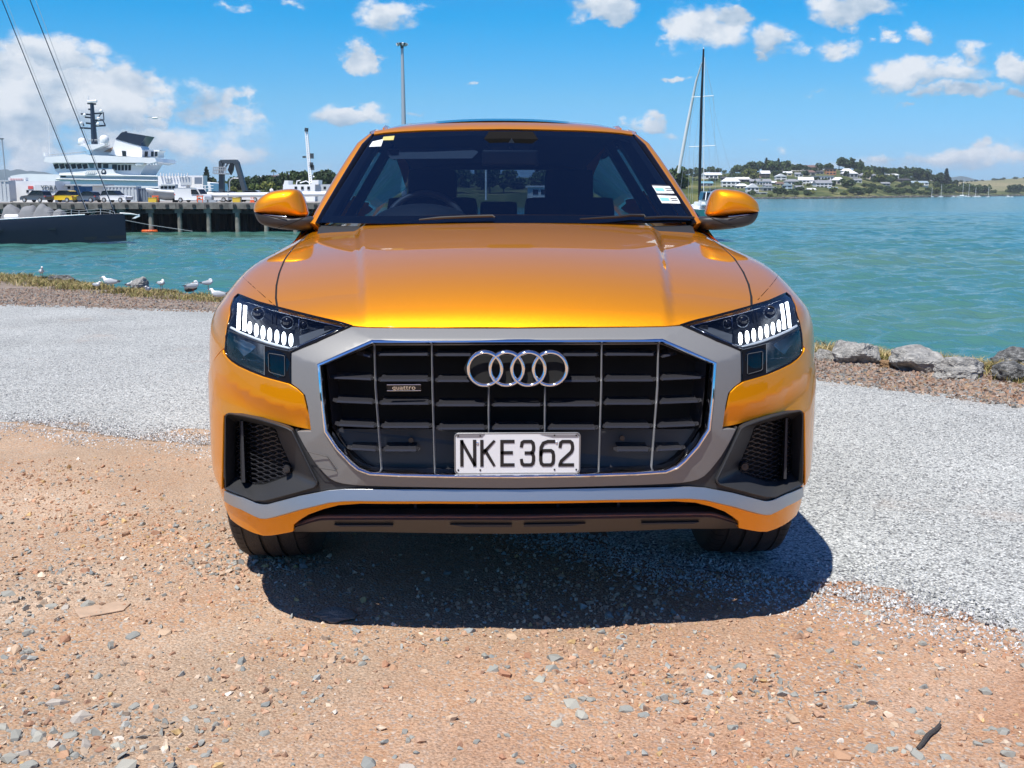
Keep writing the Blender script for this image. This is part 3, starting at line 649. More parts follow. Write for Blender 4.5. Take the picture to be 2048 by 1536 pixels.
    # black surround line round the lens
    m = MB(); m.path([p+np.array([0, .001, 0]) for p in subdiv_loop(LAMP, .03)], .0042, 6, True); bld(m, 'lamp_seal', M_PIANO, smooth=60)
lamp(1); lamp(-1)

# ---- side intakes
O_px = [(450.5,831.5),(453,827.5),(458,826),(486,830),(517,836.5),(552,846.5),(575.5,854.5),(585,860),(597,884),(611,913),(627,946),(635.5,963),(635,969),(630,974.5),(600,983),(560,994),(531,1001),(511,1001),(480,988),(450.5,976),(449.5,930)]
I_px = [(472,846),(474,843),(478,842),(490,843),(510,847),(530,851),(548,856),(553,861),(561,884),(571,906),(582,930),(585.5,941),(585,946),(579,951),(556,959.5),(540,966),(524,970),(500,968.5),(485,963),(471,953),(471,900)]
def resample(loop, n, c):
    loop = np.array(loop); out = []
    ang = np.arctan2(loop[:, 2]-c[2], loop[:, 0]-c[0])
    L = np.concatenate([loop, loop[:1]])
    seg = np.linalg.norm(np.diff(L, axis=0), axis=1); cs = np.concatenate([[0], np.cumsum(seg)])
    return np.array([[np.interp(t, cs, L[:, k]) for k in range(3)] for t in np.linspace(0, cs[-1], n+1)[:-1]])
def keep_resample(loop, per=5):                                # the same number of points on every edge, so both loops pair up corner to corner
    loop = np.array(loop); n = len(loop); return np.array([loop[i]+(loop[(i+1) % n]-loop[i])*k/per for i in range(n) for k in range(per)])
def intake(s):
    par = thing('air_intake', None, None); par.parent = car
    def bld(m, nm, mat, **k):
        if s < 0: m.v = [(-x, y, z) for x, y, z in m.v]; m.f = [f[::-1] for f in m.f]
        return m.build(nm, mat, par, **k)
    O = hits(O_px); I = hits(I_px, .075); O2 = keep_resample(O, 3); I2 = keep_resample(I, 3); c = O2.mean(0)
    ctr = np.array([c[0], 0, c[2]]); inn = lambda k, o: np.array([p+(np.array([c[0], p[1], c[2]])-p)*k+np.array([0, o, 0]) for p in O2])
    m = MB(); m.loft([list(inn(-.02, .012)), list(inn(0.0, -.007)), list(inn(.022, -.008)), list(inn(.045, .004)), list(I2*.12+inn(.05, .006)*.88), list(I2*.9+inn(.06, .0)*.1), list(I2), list(I2+np.array([0, .03, 0]))]); bld(m, 'intake_bezel', M_PLASTIC, smooth=32)
    m = MB(); m.add(list(I2+np.array([0, .03, 0])), [tuple(range(len(I2)))]); bld(m, 'intake_back', M_VOID)
    m = MB(); poly = np.array(I_px)
    def inside(u, v):
        r = False; j = len(poly)-1
        for i in range(len(poly)):
            if (poly[i][1] > v) != (poly[j][1] > v) and u < (poly[j][0]-poly[i][0])*(v-poly[i][1])/(poly[j][1]-poly[i][1]+1e-9)+poly[i][0]: r = not r
            j = i
        return r
    for k in range(29):
        vb = 843+k*4.7; run = []
        for i in range(40):
            u = 470+i*3.2; cell = (i//4) % 2; ph = i % 4
            t = [0, 0, .5, 1][ph] if cell == 0 else [1, 1, .5, 0][ph]
            v = vb+(t-.5)*3.5*(1 if k % 2 else -1)+(u-470)*.10
            if inside(u, v): run.append(hit(u, v, .078))
            elif len(run) > 1: m.path(run, .0019, 4); run = []
            else: run = []
        if len(run) > 1: m.path(run, .0019, 4)
    o = bld(m, 'mesh_grille', M_SLAT); o['kind'] = 'stuff'
    m = MB(); a = hit(484, 842, .045); b = hit(487.5, 965, .03); a2 = hit(484, 842, .085); b2 = hit(487.5, 965, .085); w = np.array([.0085, 0, 0])
    m.add([a-w*.3, a+w*.3, b+w*.5, b-w*.5, a2-w, a2+w, b2+w, b2-w], [(0,1,2,3),(0,4,5,1),(1,5,6,2),(2,6,7,3),(3,7,4,0)]); bld(m, 'fin', M_PLASTIC)
    p = hit(572.5, 940, .05); m = MB(); m.rod(p+np.array([0, .03, 0]), p, .0125, .0105, 18); bld(m, 'parking_sensor', M_SLAT, smooth=40)
    m = MB(); m.rod(p+np.array([0, .001, 0]), p+np.array([0, -.002, 0]), .0062, .006, 16); bld(m, 'sensor_face', M_PLASTIC, smooth=40)
intake(1); intake(-1)
# tow-eye cover outline in the frame
tp = hits([(614,901),(656.5,911),(674.5,936),(673,938.5),(640,933.5)])
tp[:, 1] -= .0155
MB().path(tp, .0011, 5, True).build('tow_cover_line', pbr('groove_dark', (.05, .05, .05), .6), car)

# ---- skid plate
SK_T = [(584.5,1061),(586.5,1052),(602,1046.5),(618,1041),(630,1036.5),(640,1034),(660,1033),(760,1032.8),(900,1033),(1024,1033.4)]
SK_M = [(585,1062.5),(588,1056),(606,1050.5),(624,1045),(640,1041.2),(655,1040.4),(680,1040.2),(760,1040),(900,1040.2),(1024,1040.6)]
SK_B = [(586,1063.6),(589,1063.6),(608,1063.6),(630,1064),(650,1063.4),(680,1063),(720,1063),(780,1064.6),(900,1066.6),(1024,1067.6)]
def sk(px, o): return hits(px, o)
T, Mi, Bo = sk(SK_T, .022), sk(SK_M, .012), sk(SK_B, .055)
rows_ = [T+np.array([0, .06, .006]), T, Mi, Bo, Bo+np.array([0, .10, -.006])]
m = MB()
def fullrow(r): r = r.copy(); r[-1, 0] = 0; return list(r)+[p*MIR for p in r[::-1][1:]]
m.grid([fullrow(r) for r in rows_]); m.build('skid_plate', M_SKID, car, smooth=22)
m = MB(); m.grid([fullrow(T+np.array([0, .01, .003])), fullrow(T+np.array([0, -.0025, .0008])), fullrow(Mi*.25+T*.75+np.array([0, -.003, 0]))]); m.build('skid_lip_highlight', M_SILVER, car, smooth=40)  # bright highlight of the top edge, put in as a silver strip
for (ua, ub, va, vb) in ((668,786,1050,1053.2), (900,1024,1049.5,1054)):
    for s in (1, -1):
        q4 = [hit(u, v, .016) for u, v in ((ua,va),(ub,va),(ub,vb),(ua+ (12 if ua < 700 else 30),vb))]; q4 = [p*np.array([s, 1, 1]) for p in q4]
        MB().prism(q4, (0, .015, 0)).build('skid_slot', M_PLASTIC, car)
# dark opening above the skid plate, with the floor pan behind
op = [np.array([x, .20, z]) for x, z in ((-.60, .33), (-.60, .42), (-.40, .46), (.40, .46), (.60, .42), (.60, .33))]
MB().prism(op, (0, .02, 0)).build('lower_opening', M_VOID, car)
for x in (-.30, -.12, .12, .30): MB().box2((x-.004, .10, .385), (x+.004, .20, .44)).build('opening_rib', M_SLAT, car)
M_DARKT = glass('privacy_glass', (.10, .11, .12), 1.5)
# ---- body behind: sides, floor, roof, pillars, glass
def side_fn(p): return np.abs(p[..., 0])-W_side(p[..., 1], p[..., 2])
M_UNDER = pbr('underbody_black', (.012, .012, .012), .8)
ub = MB(); ub.box2((-.60, .55, .30), (.60, 4.75, .34)); ub.box2((-.52, .17, .345), (.52, .56, .36)); ub.box2((-.52, .175, .34), (.52, .30, .90)); ub.box2((-.64, .32, .34), (.64, 1.40, .86)); ub.build('floor_pan', M_UNDER, car)  # floor, plus unseen boxes filling the engine bay to keep sunlight out
door = [side(1.408, .40), side(1.408, 1.04), np.array([-.93, 1.44, 1.07]), np.array([-.925, 2.6, 1.09]), np.array([-.92, 3.9, 1.12]), side(4.3, 1.06), side(4.5, .9), side(4.5, .45)]
rax = AX+2.995
door += [side(rax-(RW+.055)*math.cos(t), RW+(RW+.055)*math.sin(t)) for t in np.linspace(R(170), R(10), 14)] + [side(rax-.5, .40)]
def slab(s):                                                    # the side as a sheet: x from the section, y-z outline kept
    pts = [(p[1], p[2]) for p in door]; V2, Fc, B = mesh_poly(np.array(pts)[::-1], .12); m = MB()
    vv = [(s*(-float(W_side(np.array(a), np.array(min(b, 1.02))))+max(0, b-1.02)*.55), a, b) for a, b in V2]; m.add(vv, Fc); return m
for s in (1, -1): slab(s).build('body_side', M_PAINT, car, smooth=40)
sh_ = MB()
for s in (-1, 1): sh_.box2((min(s*.82, s*.955), 1.40, .30), (max(s*.82, s*.955), 3.42, .42))
sh_.build('sill', M_PLASTIC, car)
tl = MB(); sec = [(.30, .05), (.45, .0), (.8, -.02), (1.0, .02), (1.12, .12)]
tl.grid([[(x, 4.93-d-.25*abs(x)**4, z) for x in np.linspace(-.985, .985, 13)] for z, d in sec]); tl.build('tailgate', M_PAINT, car, smooth=40)
qs = MB()
for s in (-1, 1): qs.grid([[(s*.975, 4.44, z), (s*.978, 4.60, z), (s*.985, 4.68, z)] for z in (.40, .7, .95, 1.06)])
qs.build('rear_quarter', M_PAINT, car, smooth=40)
WY0 = 1.42
def ws_y(x, z): return WY0+(z-1.2)*1.90+0.27*x*x
def ws_hit(u, v, o=0.0):
    d = ray(u, v); t = 4.5
    for _ in range(60):
        p = CAM+d*t; e = ws_y(p[0], p[2])+o-p[1]; t += e*.45
    return CAM+d*t
top_px = [(748,270),(770,266.5),(800,264),(850,261.5),(940,259.6),(1024,259)]
bot_px = [(638,445),(670,446),(720,447),(790,447),(900,446),(1024,446)]
TP = np.array([ws_hit(*p) for p in top_px]); BP = np.array([ws_hit(*p) for p in bot_px]); TP[-1, 0] = BP[-1, 0] = 0
TPf = np.array(list(TP)+[p*MIR for p in TP[::-1][1:]]); BPf = np.array(list(BP)+[p*MIR for p in BP[::-1][1:]])
def ws_sheet(o, k0=0.0, k1=1.0, inset=0.0):
    rows_ = []
    for i in range(15):
        t = k0+(k1-k0)*i/14; r = []
        for a, b in zip(BPf, TPf):
            p = a+(b-a)*t; p = np.array([p[0]*(1-inset), p[1], p[2]]); p[1] = ws_y(p[0], p[2])+o; r.append(p)
        rows_.append(r)
    return rows_
m = MB(); m.grid(ws_sheet(0)); wscreen = m.build('windscreen', M_GLASS, car, smooth=80, fixn=False)
# black ceramic border on the inside of the glass
def strip(pa, pb, o): m = MB(); m.grid([[np.array([p[0], ws_y(p[0], p[2])+o, p[2]]) for p in pa], [np.array([p[0], ws_y(p[0], p[2])+o, p[2]]) for p in pb]]); return m
rows_ = ws_sheet(.012); M_FRIT = pbr('glass_border_black', (.006, .006, .008), .5)
m = MB(); m.grid(rows_[0:2]); m.grid([rows_[-2], rows_[-1]])
for s in (0, -1): m.grid([[r[s], r[s]*np.array([.955, 1, 1])+np.array([0, .004, 0])] for r in rows_])
m.build('glass_border', M_FRIT, wscreen)
# stickers on the glass
def sticker(px, mat, nm, label=None):
    q = [ws_hit(u, v, -.003) for u, v in px]; m = MB(); m.prism(q, (0, .0015, -.0005)); o = m.build(nm, mat, wscreen)
    if label: o['label'] = label
    return o
sticker([(745,283),(767,278),(762,292.5),(738,293.5)], M_STICK, 'sticker'); sticker([(767,273.5),(789,271.5),(787,280),(764,280.5)], pbr('sticker_gold', (.55, .47, .16), .5), 'sticker')
M_STICKB = pbr('sticker_blue_band', (.22, .52, .62), .5); M_PRINT = pbr('sticker_print', (.05, .05, .06), .6)
for q in ([(1304,371),(1343,372.5),(1351,387),(1314,386.5)], [(1314,390),(1354,392),(1361,407),(1324,406)]):
    st = sticker(q, M_STICK, 'label_sticker'); Q = np.array(q, float)
    mid = lambda a, b, t: tuple(Q[a]+(Q[b]-Q[a])*t)
    sticker_q = [mid(0,1,.05), mid(0,1,.45), mid(3,2,.42), mid(3,2,.05)]
    b_ = MB().prism([ws_hit(u, v, -.005) for u, v in [tuple((1-.3)*np.array(mid(0,1,.05))+.3*np.array(mid(3,2,.05))), tuple(.7*np.array(mid(0,1,.5))+.3*np.array(mid(3,2,.5))), tuple(.3*np.array(mid(0,1,.5))+.7*np.array(mid(3,2,.5))), tuple(.3*np.array(mid(0,1,.05))+.7*np.array(mid(3,2,.05)))]], (0, .001, 0)).build('sticker_band', M_STICKB, st)
    for t in (.30, .55):
        MB().prism([ws_hit(*tuple((1-tt)*np.array(mid(0,1,uu))+tt*np.array(mid(3,2,uu))), -.005) for uu, tt in ((.6, t), (.93, t), (.93, t+.10), (.6, t+.10))], (0, .001, 0)).build('sticker_print', M_PRINT, st)
    MB().prism([ws_hit(*tuple((1-tt)*np.array(mid(0,1,uu))+tt*np.array(mid(3,2,uu))), -.004) for uu, tt in ((0, -.13), (1, -.13), (1, .0), (0, .0))], (0, .001, 0)).build('sticker_edge', M_PRINT, st)
# roof
def roof_z(y): return float(np.interp(y, [2.15, 2.3, 2.5, 2.75, 3.0, 3.3, 3.8, 4.2, 4.55], [1.610, 1.643, 1.672, 1.694, 1.702, 1.700, 1.665, 1.610, 1.545]))
top_c = TP[-1]; edge = TP[0]
def roof_row(y, first=False):
    r = []
    hw = float(np.interp(y, [2.1, 2.5, 3.2, 4.0, 4.6], [abs(edge[0]), .615, .63, .61, .56])); zc = roof_z(y)
    for k in np.linspace(-1, 1, 25):
        r.append(np.array([hw*k, y, zc-.036*abs(k)**2.4-.012*max(0, abs(k)-.8)/.2]))
    return r
r0 = [np.array([np.interp(k, np.linspace(-1, 1, len(TPf)), TPf[:, 0]), 0, 0]) for k in np.linspace(-1, 1, 25)]
xs_ = np.linspace(TPf[0, 0], TPf[-1, 0], 25)
r0 = [np.array([x, np.interp(x, TPf[:, 0], TPf[:, 1])-.004, np.interp(x, TPf[:, 0], TPf[:, 2])+.003]) for x in xs_]
r00 = [p+np.array([0, .02, -.025]) for p in r0]; r1 = [p+np.array([0, .035, .017]) for p in r0]
ys = [2.45, 2.6, 2.8, 3.0, 3.3, 3.7, 4.1, 4.5]
m = MB(); m.grid([r00, r0, r1]+[roof_row(y) for y in ys]); m.build('roof', M_PAINT, car, smooth=50)
m = MB(); m.grid([[np.array([p[0]*.80, p[1], p[2]+.006-0.0]) for p in roof_row(y)] for y in (2.42, 2.6, 2.8, 3.0, 3.3, 3.7)]); m.build('roof_glass', M_PIANO, car, smooth=50)
m = MB(); m.grid([[p+np.array([0, .0, -.045]) for p in roof_row(y)] for y in (2.36, 2.6, 3.0, 3.5, 4.1, 4.45)]); m.build('headliner', M_TRIM, car, smooth=50)
for s in (1, -1):
    m = MB(); m.path([np.array([s*(abs(p[0])-.02), p[1], p[2]+.006]) for p in [roof_row(y)[-1] for y in (2.60, 2.75, 2.95, 3.3, 3.8, 4.2, 4.3)]], [.004, .012, .014, .014, .014, .012, .006], 8); m.build('roof_rail', M_PAINT, car, smooth=60)
# A-pillars: painted outer strip and black inner trim, carried on along the roof edge
def strip_between(A, B, name, mat, depth=.03, mir=True):
    for s in (1, -1):
        A_ = [np.array(p)*np.array([s, 1, 1]) for p in A]; B_ = [np.array(p)*np.array([s, 1, 1]) for p in B]; m = MB()
        lo = []
        for i_, (a, b) in enumerate(zip(A_, B_)):
            c = (a+b)/2; kk_ = .010 if i_ < len(A_)-1 else .002; w = (b-a); up_ = np.array([0, -.35, .45]); up_ /= np.linalg.norm(up_); n_ = np.array([-s*.45, -.55, .60]); n_ /= np.linalg.norm(n_)
            lo.append([a, a*.7+b*.3+n_*kk_, a*.35+b*.65+n_*kk_, b, b-n_*depth, a-n_*depth])
        m.loft(lo, cap0=True, cap1=True); m.build(name, mat, car, smooth=60)
in_px = [(637,448),(650,424),(668,394),(690,357),(712,321),(730,292),(745,271.5)]
in2_px = [(631,449),(644,424),(662,393),(684,355.5),(706,319),(724,290),(742.5,269)]
out_px = [(618.5,449),(630,424),(648,391),(671,352),(694,316),(714,288),(738.5,267)]
o_ = [.03, .03, .03, .03, .03, .02, .0]
PI_ = [ws_hit(u, v, .0) for u, v in in_px]; P2_ = [ws_hit(u, v, .01) for u, v in in2_px]; PO_ = [ws_hit(u, v, .035+k) for (u, v), k in zip(out_px, o_)]
strip_between(PI_, P2_, 'pillar_trim', M_PIANO, .03)
strip_between(P2_, PO_, 'a_pillar', M_PAINT, .04)
# roof side rail from the pillar top back to the tail
tail_out = [np.array([-float(np.interp(y, [2.3, 2.6, 3.2, 4.0, 4.75], [.65, .66, .672, .66, .64])), y, roof_z(y)-.062-max(0, y-4.2)*.25]) for y in (2.35, 2.6, 3.0, 3.5, 4.0, 4.4, 4.75)]
tail_in = [roof_row(y)[0]+np.array([.01, 0, -.004]) for y in (2.35, 2.6, 3.0, 3.5, 4.0, 4.4)]+[np.array([-.56, 4.75, 1.47])]
tail_out[0] = PO_[-1]; tail_in[0] = P2_[-1]
for s in (1, -1):
    S_ = np.array([s, 1, 1]); m = MB(); m.grid([[p*S_ for p in tail_in], [(a*.5+b*.5)*S_+np.array([0, 0, .012]) for a, b in zip(tail_in, tail_out)], [p*S_ for p in tail_out]]); m.build('roof_side', M_PAINT, car, smooth=60)
    m = MB(); m.add([H_L[-1]*S_, (PO_[0]+np.array([-.01,.05,-.02]))*S_, np.array([-.92, 2.2, 1.083])*S_, np.array([-.926, 1.43, 1.076])*S_], [(0, 1, 2, 3)]); m.build('mirror_foot', M_PAINT, car)
    lo = [np.array([-.925, y, z]) for y, z in ((1.62, 1.075), (2.2, 1.085), (2.6, 1.09), (3.0, 1.10), (3.5, 1.115), (4.0, 1.14), (4.4, 1.15))]
    hi_ = [p for p in [PO_[2]+np.array([0, .02, 0])]+[np.array(p) for p in tail_out[1:]]][:7]
    m = MB(); m.grid([[p*S_ for p in lo[:4]], [p*S_ for p in hi_[:4]]]); m.build('side_window', M_TINT, car, smooth=80)
    m = MB(); m.grid([[p*S_ for p in lo[3:]], [p*S_ for p in hi_[3:]]]); m.build('side_window', M_DARKT, car, smooth=80)
    m = MB(); m.prism([(lo[3]+np.array([.02, -.07, 0]))*S_, (lo[3]+np.array([.02, .10, 0]))*S_, (hi_[3]+np.array([.02, .10, 0]))*S_, (hi_[3]+np.array([.02, -.03, 0]))*S_], (.05*s, 0, 0)); m.build('b_pillar', M_TRIM, car)
    # rear pillar and rear glass
    m = MB(); m.add([np.array(p)*S_ for p in ((-.66, 4.40, 1.47), (-.92, 4.2, 1.12), (-.92, 4.80, 1.10), (-.60, 4.72, 1.46))], [(0, 1, 2, 3)]); m.build('rear_pillar', M_PAINT, car)
m = MB(); m.grid([[(x, 4.80+.0*x, 1.12) for x in np.linspace(-.78, .78, 9)], [(x, 4.60, 1.50) for x in np.linspace(-.56, .56, 9)]]); m.build('rear_window', M_TINT, car)
m = MB(); m.box2((-.60, 4.45, 1.475), (.60, 4.62, 1.54)); m.build('rear_header', M_TRIM, car)
# cowl under the glass and wipers
m = MB(); m.grid([[np.array([p[0], p[1]-.06, p[2]-.045]) for p in BPf], [np.array([p[0], p[1]+.01, p[2]-.012]) for p in BPf]]); m.build('cowl', M_PLASTIC, car)
M_VOIDT = M_VOID
def wiper(px, nm, lab=None):
    m = MB(); m.path([ws_hit(u, v, -.03) for u, v in px], [.003]+[.0062]*(len(px)-2)+[.003], 6); m.build(nm, M_WIPE, car, smooth=50)
M_WIPE = pbr('wiper_black', (.02, .02, .022), .4)
wiper([(838,439.5),(880,436),(940,433.5),(985,432),(990,435)], 'wiper'); wiper([(1160,438),(1235,434),(1262,430.5),(1288,431),(1291,435)], 'wiper'); 
m = MB(); m.path([ws_hit(u, v, -.022) for u, v in ((1290,436),(1330,434),(1388,435.5))], .006, 6); m.build('wiper_blade', M_WIPE, car, smooth=50)
for u, v in ((1069.5,436.5), (1098,438)):
    p = ws_hit(u, v, -.08)

# ---- mirrors
def dome(loop2, Y, depth, back, name, mat, parent, rings=8, p=2.9):
    """loop of photo pixels at depth Y, domed towards -y with a closed back"""
    L_ = np.array([at(u, v, Y) for u, v in loop2]); c = L_.mean(0); lo = []
    lo.append(c+(L_-c)*.80+np.array([0, back, 0]))
    lo.append(c+(L_-c)*.97+np.array([0, back*.5, 0]))
    for k in range(rings):
        t = k/(rings-1)*math.pi/2*.97; sc = math.cos(t)**(2/p); lo.append(c+(L_-c)*sc+np.array([0, -depth*math.sin(t)**(2/p), 0]))
    return lo
def smooth_loop(pts, n=3):
    P = np.array(pts, float)
    for _ in range(n):
        Q = np.roll(P, -1, 0); P = np.stack([.75*P+.25*Q, .25*P+.75*Q], 1).reshape(-1, 2)
    return P
MY = 1.68
cap_px = [(511.8,424),(512.5,413),(516,404),(526,394),(540,385),(556,380.5),(580,377.5),(597,378),(605,383),(612,398),(618,420),(619.5,428),(616,433),(608,434.8),(580,431.5),(540,427.5),(520,426)]
low_px = [(511.5,423),(520,425),(545,428),(580,432),(607,434.5),(622,432),(640,436),(640,447),(628,460),(600,461),(565,458),(534,452),(520,443)]
cap2 = smooth_loop(cap_px, 2); low2 = smooth_loop(low_px, 2)
for s in (1, -1):
    par = thing('door_mirror', None, None, (-.006 if s > 0 else .020, 0, 0)); par.parent = car; S_ = np.array([s, 1, 1])
    for nm, lp_, mat, dp in (('mirror_cap', cap2, M_PAINT, .085), ('mirror_base', low2, M_PLASTIC, .075)):
        lo = dome(lp_, MY, dp, .10, nm, mat, par); m = MB(); m.loft([[p*S_ for p in l] for l in lo], cap0=True, cap1=True); m.build(nm, mat, par, smooth=70)
    a, b = at(515,424.5,MY-.035)*S_, at(516,430,MY-.03)*S_
    m = MB(); m.path([at(u, v, MY-o)*S_ for u, v, o in ((513.5,426.5,.0),(522,428.5,.045),(545,431,.072),(575,434,.08))], .0022, 6); m.build('turn_signal', M_LAMPCHROME, par, smooth=60)
    m = MB(); m.path([at(u, v, MY-.08)*S_ for u, v in ((560,455),(585,447),(612,435))], .0022, 5); m.build('mirror_seam', M_VOID, par)
# ---- wheels
def tyre_mesh():
    prof = []                                                   # (x across, radius)
    w = .1425; gro = [(-.088, .007), (-.031, .011), (.031, .011), (.088, .007)]
    pts = [(-.105, .262), (-.135, .285), (-.1425, .325), (-.138, .362), (-.127, .381), (-.112, .3895)]
    for gx, gw in gro:
        pts += [(gx-gw/2-.001, .3945-.06*gx*gx*8), (gx-gw/2, .386), (gx+gw/2, .386), (gx+gw/2+.001, .3945-.06*gx*gx*8)]
    pts += [(.112, .3895), (.127, .381), (.138, .362), (.1425, .325), (.135, .285), (.105, .262)]
    n = 96; m = MB(); m.loft([[(x, r*math.cos(2*math.pi*k/n), r*math.sin(2*math.pi*k/n)) for x, r in pts] for k in range(n+1)], closed=False); return m.mesh('tyre', smooth=40)
def sipes():
    m = MB(); n = 72
    for k in range(n):
        t = 2*math.pi*k/n
        for sx in (-1, 1):
            x0, x1 = sx*.097, sx*.140; q = []
            for x, rr, dt in ((x0, .3905, 0), (sx*.113, .3905, .006), (sx*.128, .3825, .014), (x1, .362, .022)):
                for o in (-.0035, .0035): q.append((x, (rr+.0012)*math.cos(t+dt+o), (rr+.0012)*math.sin(t+dt+o)))
            m.add(q, [(0,1,3,2),(2,3,5,4),(4,5,7,6)])
    return m.mesh('sipes')
TY, SP = tyre_mesh(), sipes(); TY.materials.append(M_RUBBER); SP.materials.append(M_VOID)
rm = MB(); n = 40
rm.loft([[(x, r*math.cos(2*math.pi*k/n), r*math.sin(2*math.pi*k/n)) for x, r in ((-.12, .268), (-.10, .25), (.10, .25), (.12, .268))] for k in range(n+1)], closed=False)
for k in range(5):
    for d_ in (-.14, .14):
        t = 2*math.pi*k/5+d_; t2 = 2*math.pi*k/5; rm.rod((.09, .06*math.cos(t2), .06*math.sin(t2)), (.11, .26*math.cos(t), .26*math.sin(t)), .028, .02, 6)
rm.rod((.06, 0, 0), (.105, 0, 0), .07, .055, 16); RM = rm.mesh('rim', smooth=40); RM.materials.append(M_SILVER)
for s in (-1, 1):
    for y in (AX, rax):
        w = thing('wheel', None, None, (s*.838, y, RW)); w.parent = car; w.rotation_euler = (0.0, 0, 0 if s > 0 else math.pi)
        for nm, me in (('tyre', TY), ('tread_sipes', SP), ('rim', RM)):
            o = put(nm, me, None, w)
            if nm == 'tread_sipes': o['kind'] = 'stuff'
        MB().box2((min(s*.60, s*.965), y-.46, .80), (max(s*.60, s*.965), y+.46, .86)).build('wheel_arch_liner', M_VOID, car)  # liner made wide so that no sun leaks past the wheel
for s in (-1, 1): MB().box2((min(s*.54, s*.86), .385, .37), (max(s*.54, s*.86), .47, .87)).build('sun_leak_block', M_VOID, car)  # unseen boxes added ahead of the wheels to stop sun leaking through
# ---- cabin
M_SEAT = pbr('seat_leather_black', (.010, .010, .012), .7, spec=.2)
for x in (-.38, .38):
    st = thing('front_seat', None, None, (x, 2.75, .45)); st.parent = car
    MB().box((0, 0, .16), (.52, .52, .16)).build('cushion', M_SEAT, st, bevel=.05, smooth=50); MB().box((0, .30, .52), (.50, .14, .66), rx=R(-14)).build('backrest', M_SEAT, st, bevel=.055, smooth=50)
    MB().box((0, .40, .905), (.27, .11, .19), rx=R(-8)).build('headrest', M_SEAT, st, bevel=.045, smooth=50)
    for q_ in (-.06, .06): MB().rod((q_, .36, .72), (q_, .39, .86), .007).build('headrest_post', M_CHROME, st)
rs = thing('rear_seat', None, None, (0, 3.75, .45)); rs.parent = car
MB().box((0, 0, .16), (1.3, .5, .18)).build('cushion', M_SEAT, rs, bevel=.05, smooth=50); MB().box((0, .28, .44), (1.3, .14, .52), rx=R(-16)).build('backrest', M_SEAT, rs, bevel=.05, smooth=50)
for x in (-.40, 0, .40): MB().box((x, .36, .75), (.24, .09, .13)).build('headrest', M_SEAT, rs, bevel=.035, smooth=50)
m = MB(); m.grid([[(x, 1.50+.27*x*x, 1.175) for x in np.linspace(-.85, .85, 11)], [(x, 1.75+.18*x*x, 1.185+.0*x) for x in np.linspace(-.85, .85, 11)], [(x, 2.05, 1.15) for x in np.linspace(-.85, .85, 11)], [(x, 2.10, .85) for x in np.linspace(-.85, .85, 11)]]); m.build('dashboard', M_TRIM, car, smooth=50)
m = MB(); m.ball((-.375, 1.95, 1.17), (.235, .20, .105), 20, 8, 0, 90); m.build('instrument_hood', pbr('instrument_hood', (.085, .09, .095), .5), car, smooth=60)
sw_c = np.array([-.375, 2.18, 1.150]); m = MB(); ex, ey = np.array([1, 0, 0]), np.array([0, .42, .91])
m.path([sw_c+ex*math.cos(t)*.185+ey*math.sin(t)*.185 for t in np.linspace(0, 2*math.pi, 41)[:-1]], .0165, 8, True); m.rod(sw_c-ex*.17, sw_c+ex*.17, .02); m.ball(sw_c, (.08, .04, .07)); m.build('steering_wheel', pbr('wheel_leather', (.16, .165, .17), .4), car, smooth=60)
mc = ws_hit(1020, 316, .10); m = MB(); m.box(mc, (.255, .035, .072)); m.build('rear_view_mirror', pbr('mirror_shell', (.05, .055, .06), .35), car, bevel=.014, seg=3, smooth=50)
mc2 = ws_hit(1022, 285, .035); MB().prism([mc2+np.array([a, 0, b]) for a, b in ((-.10, .05), (.10, .05), (.13, .01), (.07, -.055), (-.07, -.055), (-.13, .01))], (0, .05, 0)).build('camera_cover', M_VOID, car)
mc3 = ws_hit(1023, 283, .030); MB().prism([mc3+np.array([a, 0, b]) for a, b in ((0, .014), (.014, -.006), (-.014, -.006))], (0, -.004, 0)).build('camera_window', pbr('camera_pale', (.4, .42, .45), .3), car)
mc4 = ws_hit(1022, 296, .030); MB().rod(mc4, mc4+np.array([0, -.006, 0]), .010, n=14).build('camera_lens', M_PIANO, car)
vz = [ws_hit(u, v, .16) for u, v in ((776,299),(944,298),(956,305),(944,317),(782,318),(774,309))]
MB().prism(vz, (0, .02, .006)).build('sun_visor', M_TRIML, car, bevel=.004)
MB().prism([ws_hit(u, v, .155) for u, v in ((776,300),(798,300),(798,309),(783,311))], (0, .004, 0)).build('visor_clip', M_TRIM, car)
# ------------------------------------------------------------------ ground, gravel, shore, water
rng = np.random.default_rng(11)
shore = np.array([gnd(u, v)[:2] for u, v in ((-420,528),(0,549),(120,559),(230,573),(330,584),(450,594),(620,606))]+[gnd(u, v)[:2] for u, v in ((1480,676),(1620,692),(1740,708),(1860,724),(2048,748),(2350,790))])
shore = np.concatenate([[[-90, 30]], shore, [[70, -25]]]); 
def shore_y(x): return np.interp(x, shore[:, 0], shore[:, 1])
near_px = [(-420,826),(0,841),(80,850),(150,862),(250,877),(350,886),(440,894),(620,935),(900,1010),(1200,1085),(1450,1150),(1540,1178),(1640,1188),(1760,1214),(1900,1238),(2048,1262),(2400,1318)]
far_px = [(-420,600),(0,609),(150,612),(300,617.5),(450,623),(620,634),(1480,734),(1600,751),(1700,764),(1850,783),(2048,811),(2400,862)]
nearL = np.array([gnd(u, v)[:2] for u, v in near_px]); farL = np.array([gnd(u, v)[:2] for u, v in far_px])
def fbm2(x, y, s, oct=4, seed=0.0):
    return np.array([mnoise.fractal(Vector((a*s+seed, b*s, seed)), 1.0, 2.0, oct) for a, b in zip(np.ravel(x), np.ravel(y))]).reshape(np.shape(x))
def on_road(x, y): return (y > np.interp(x, nearL[:, 0], nearL[:, 1])) & (y < np.interp(x, farL[:, 0], farL[:, 1]))
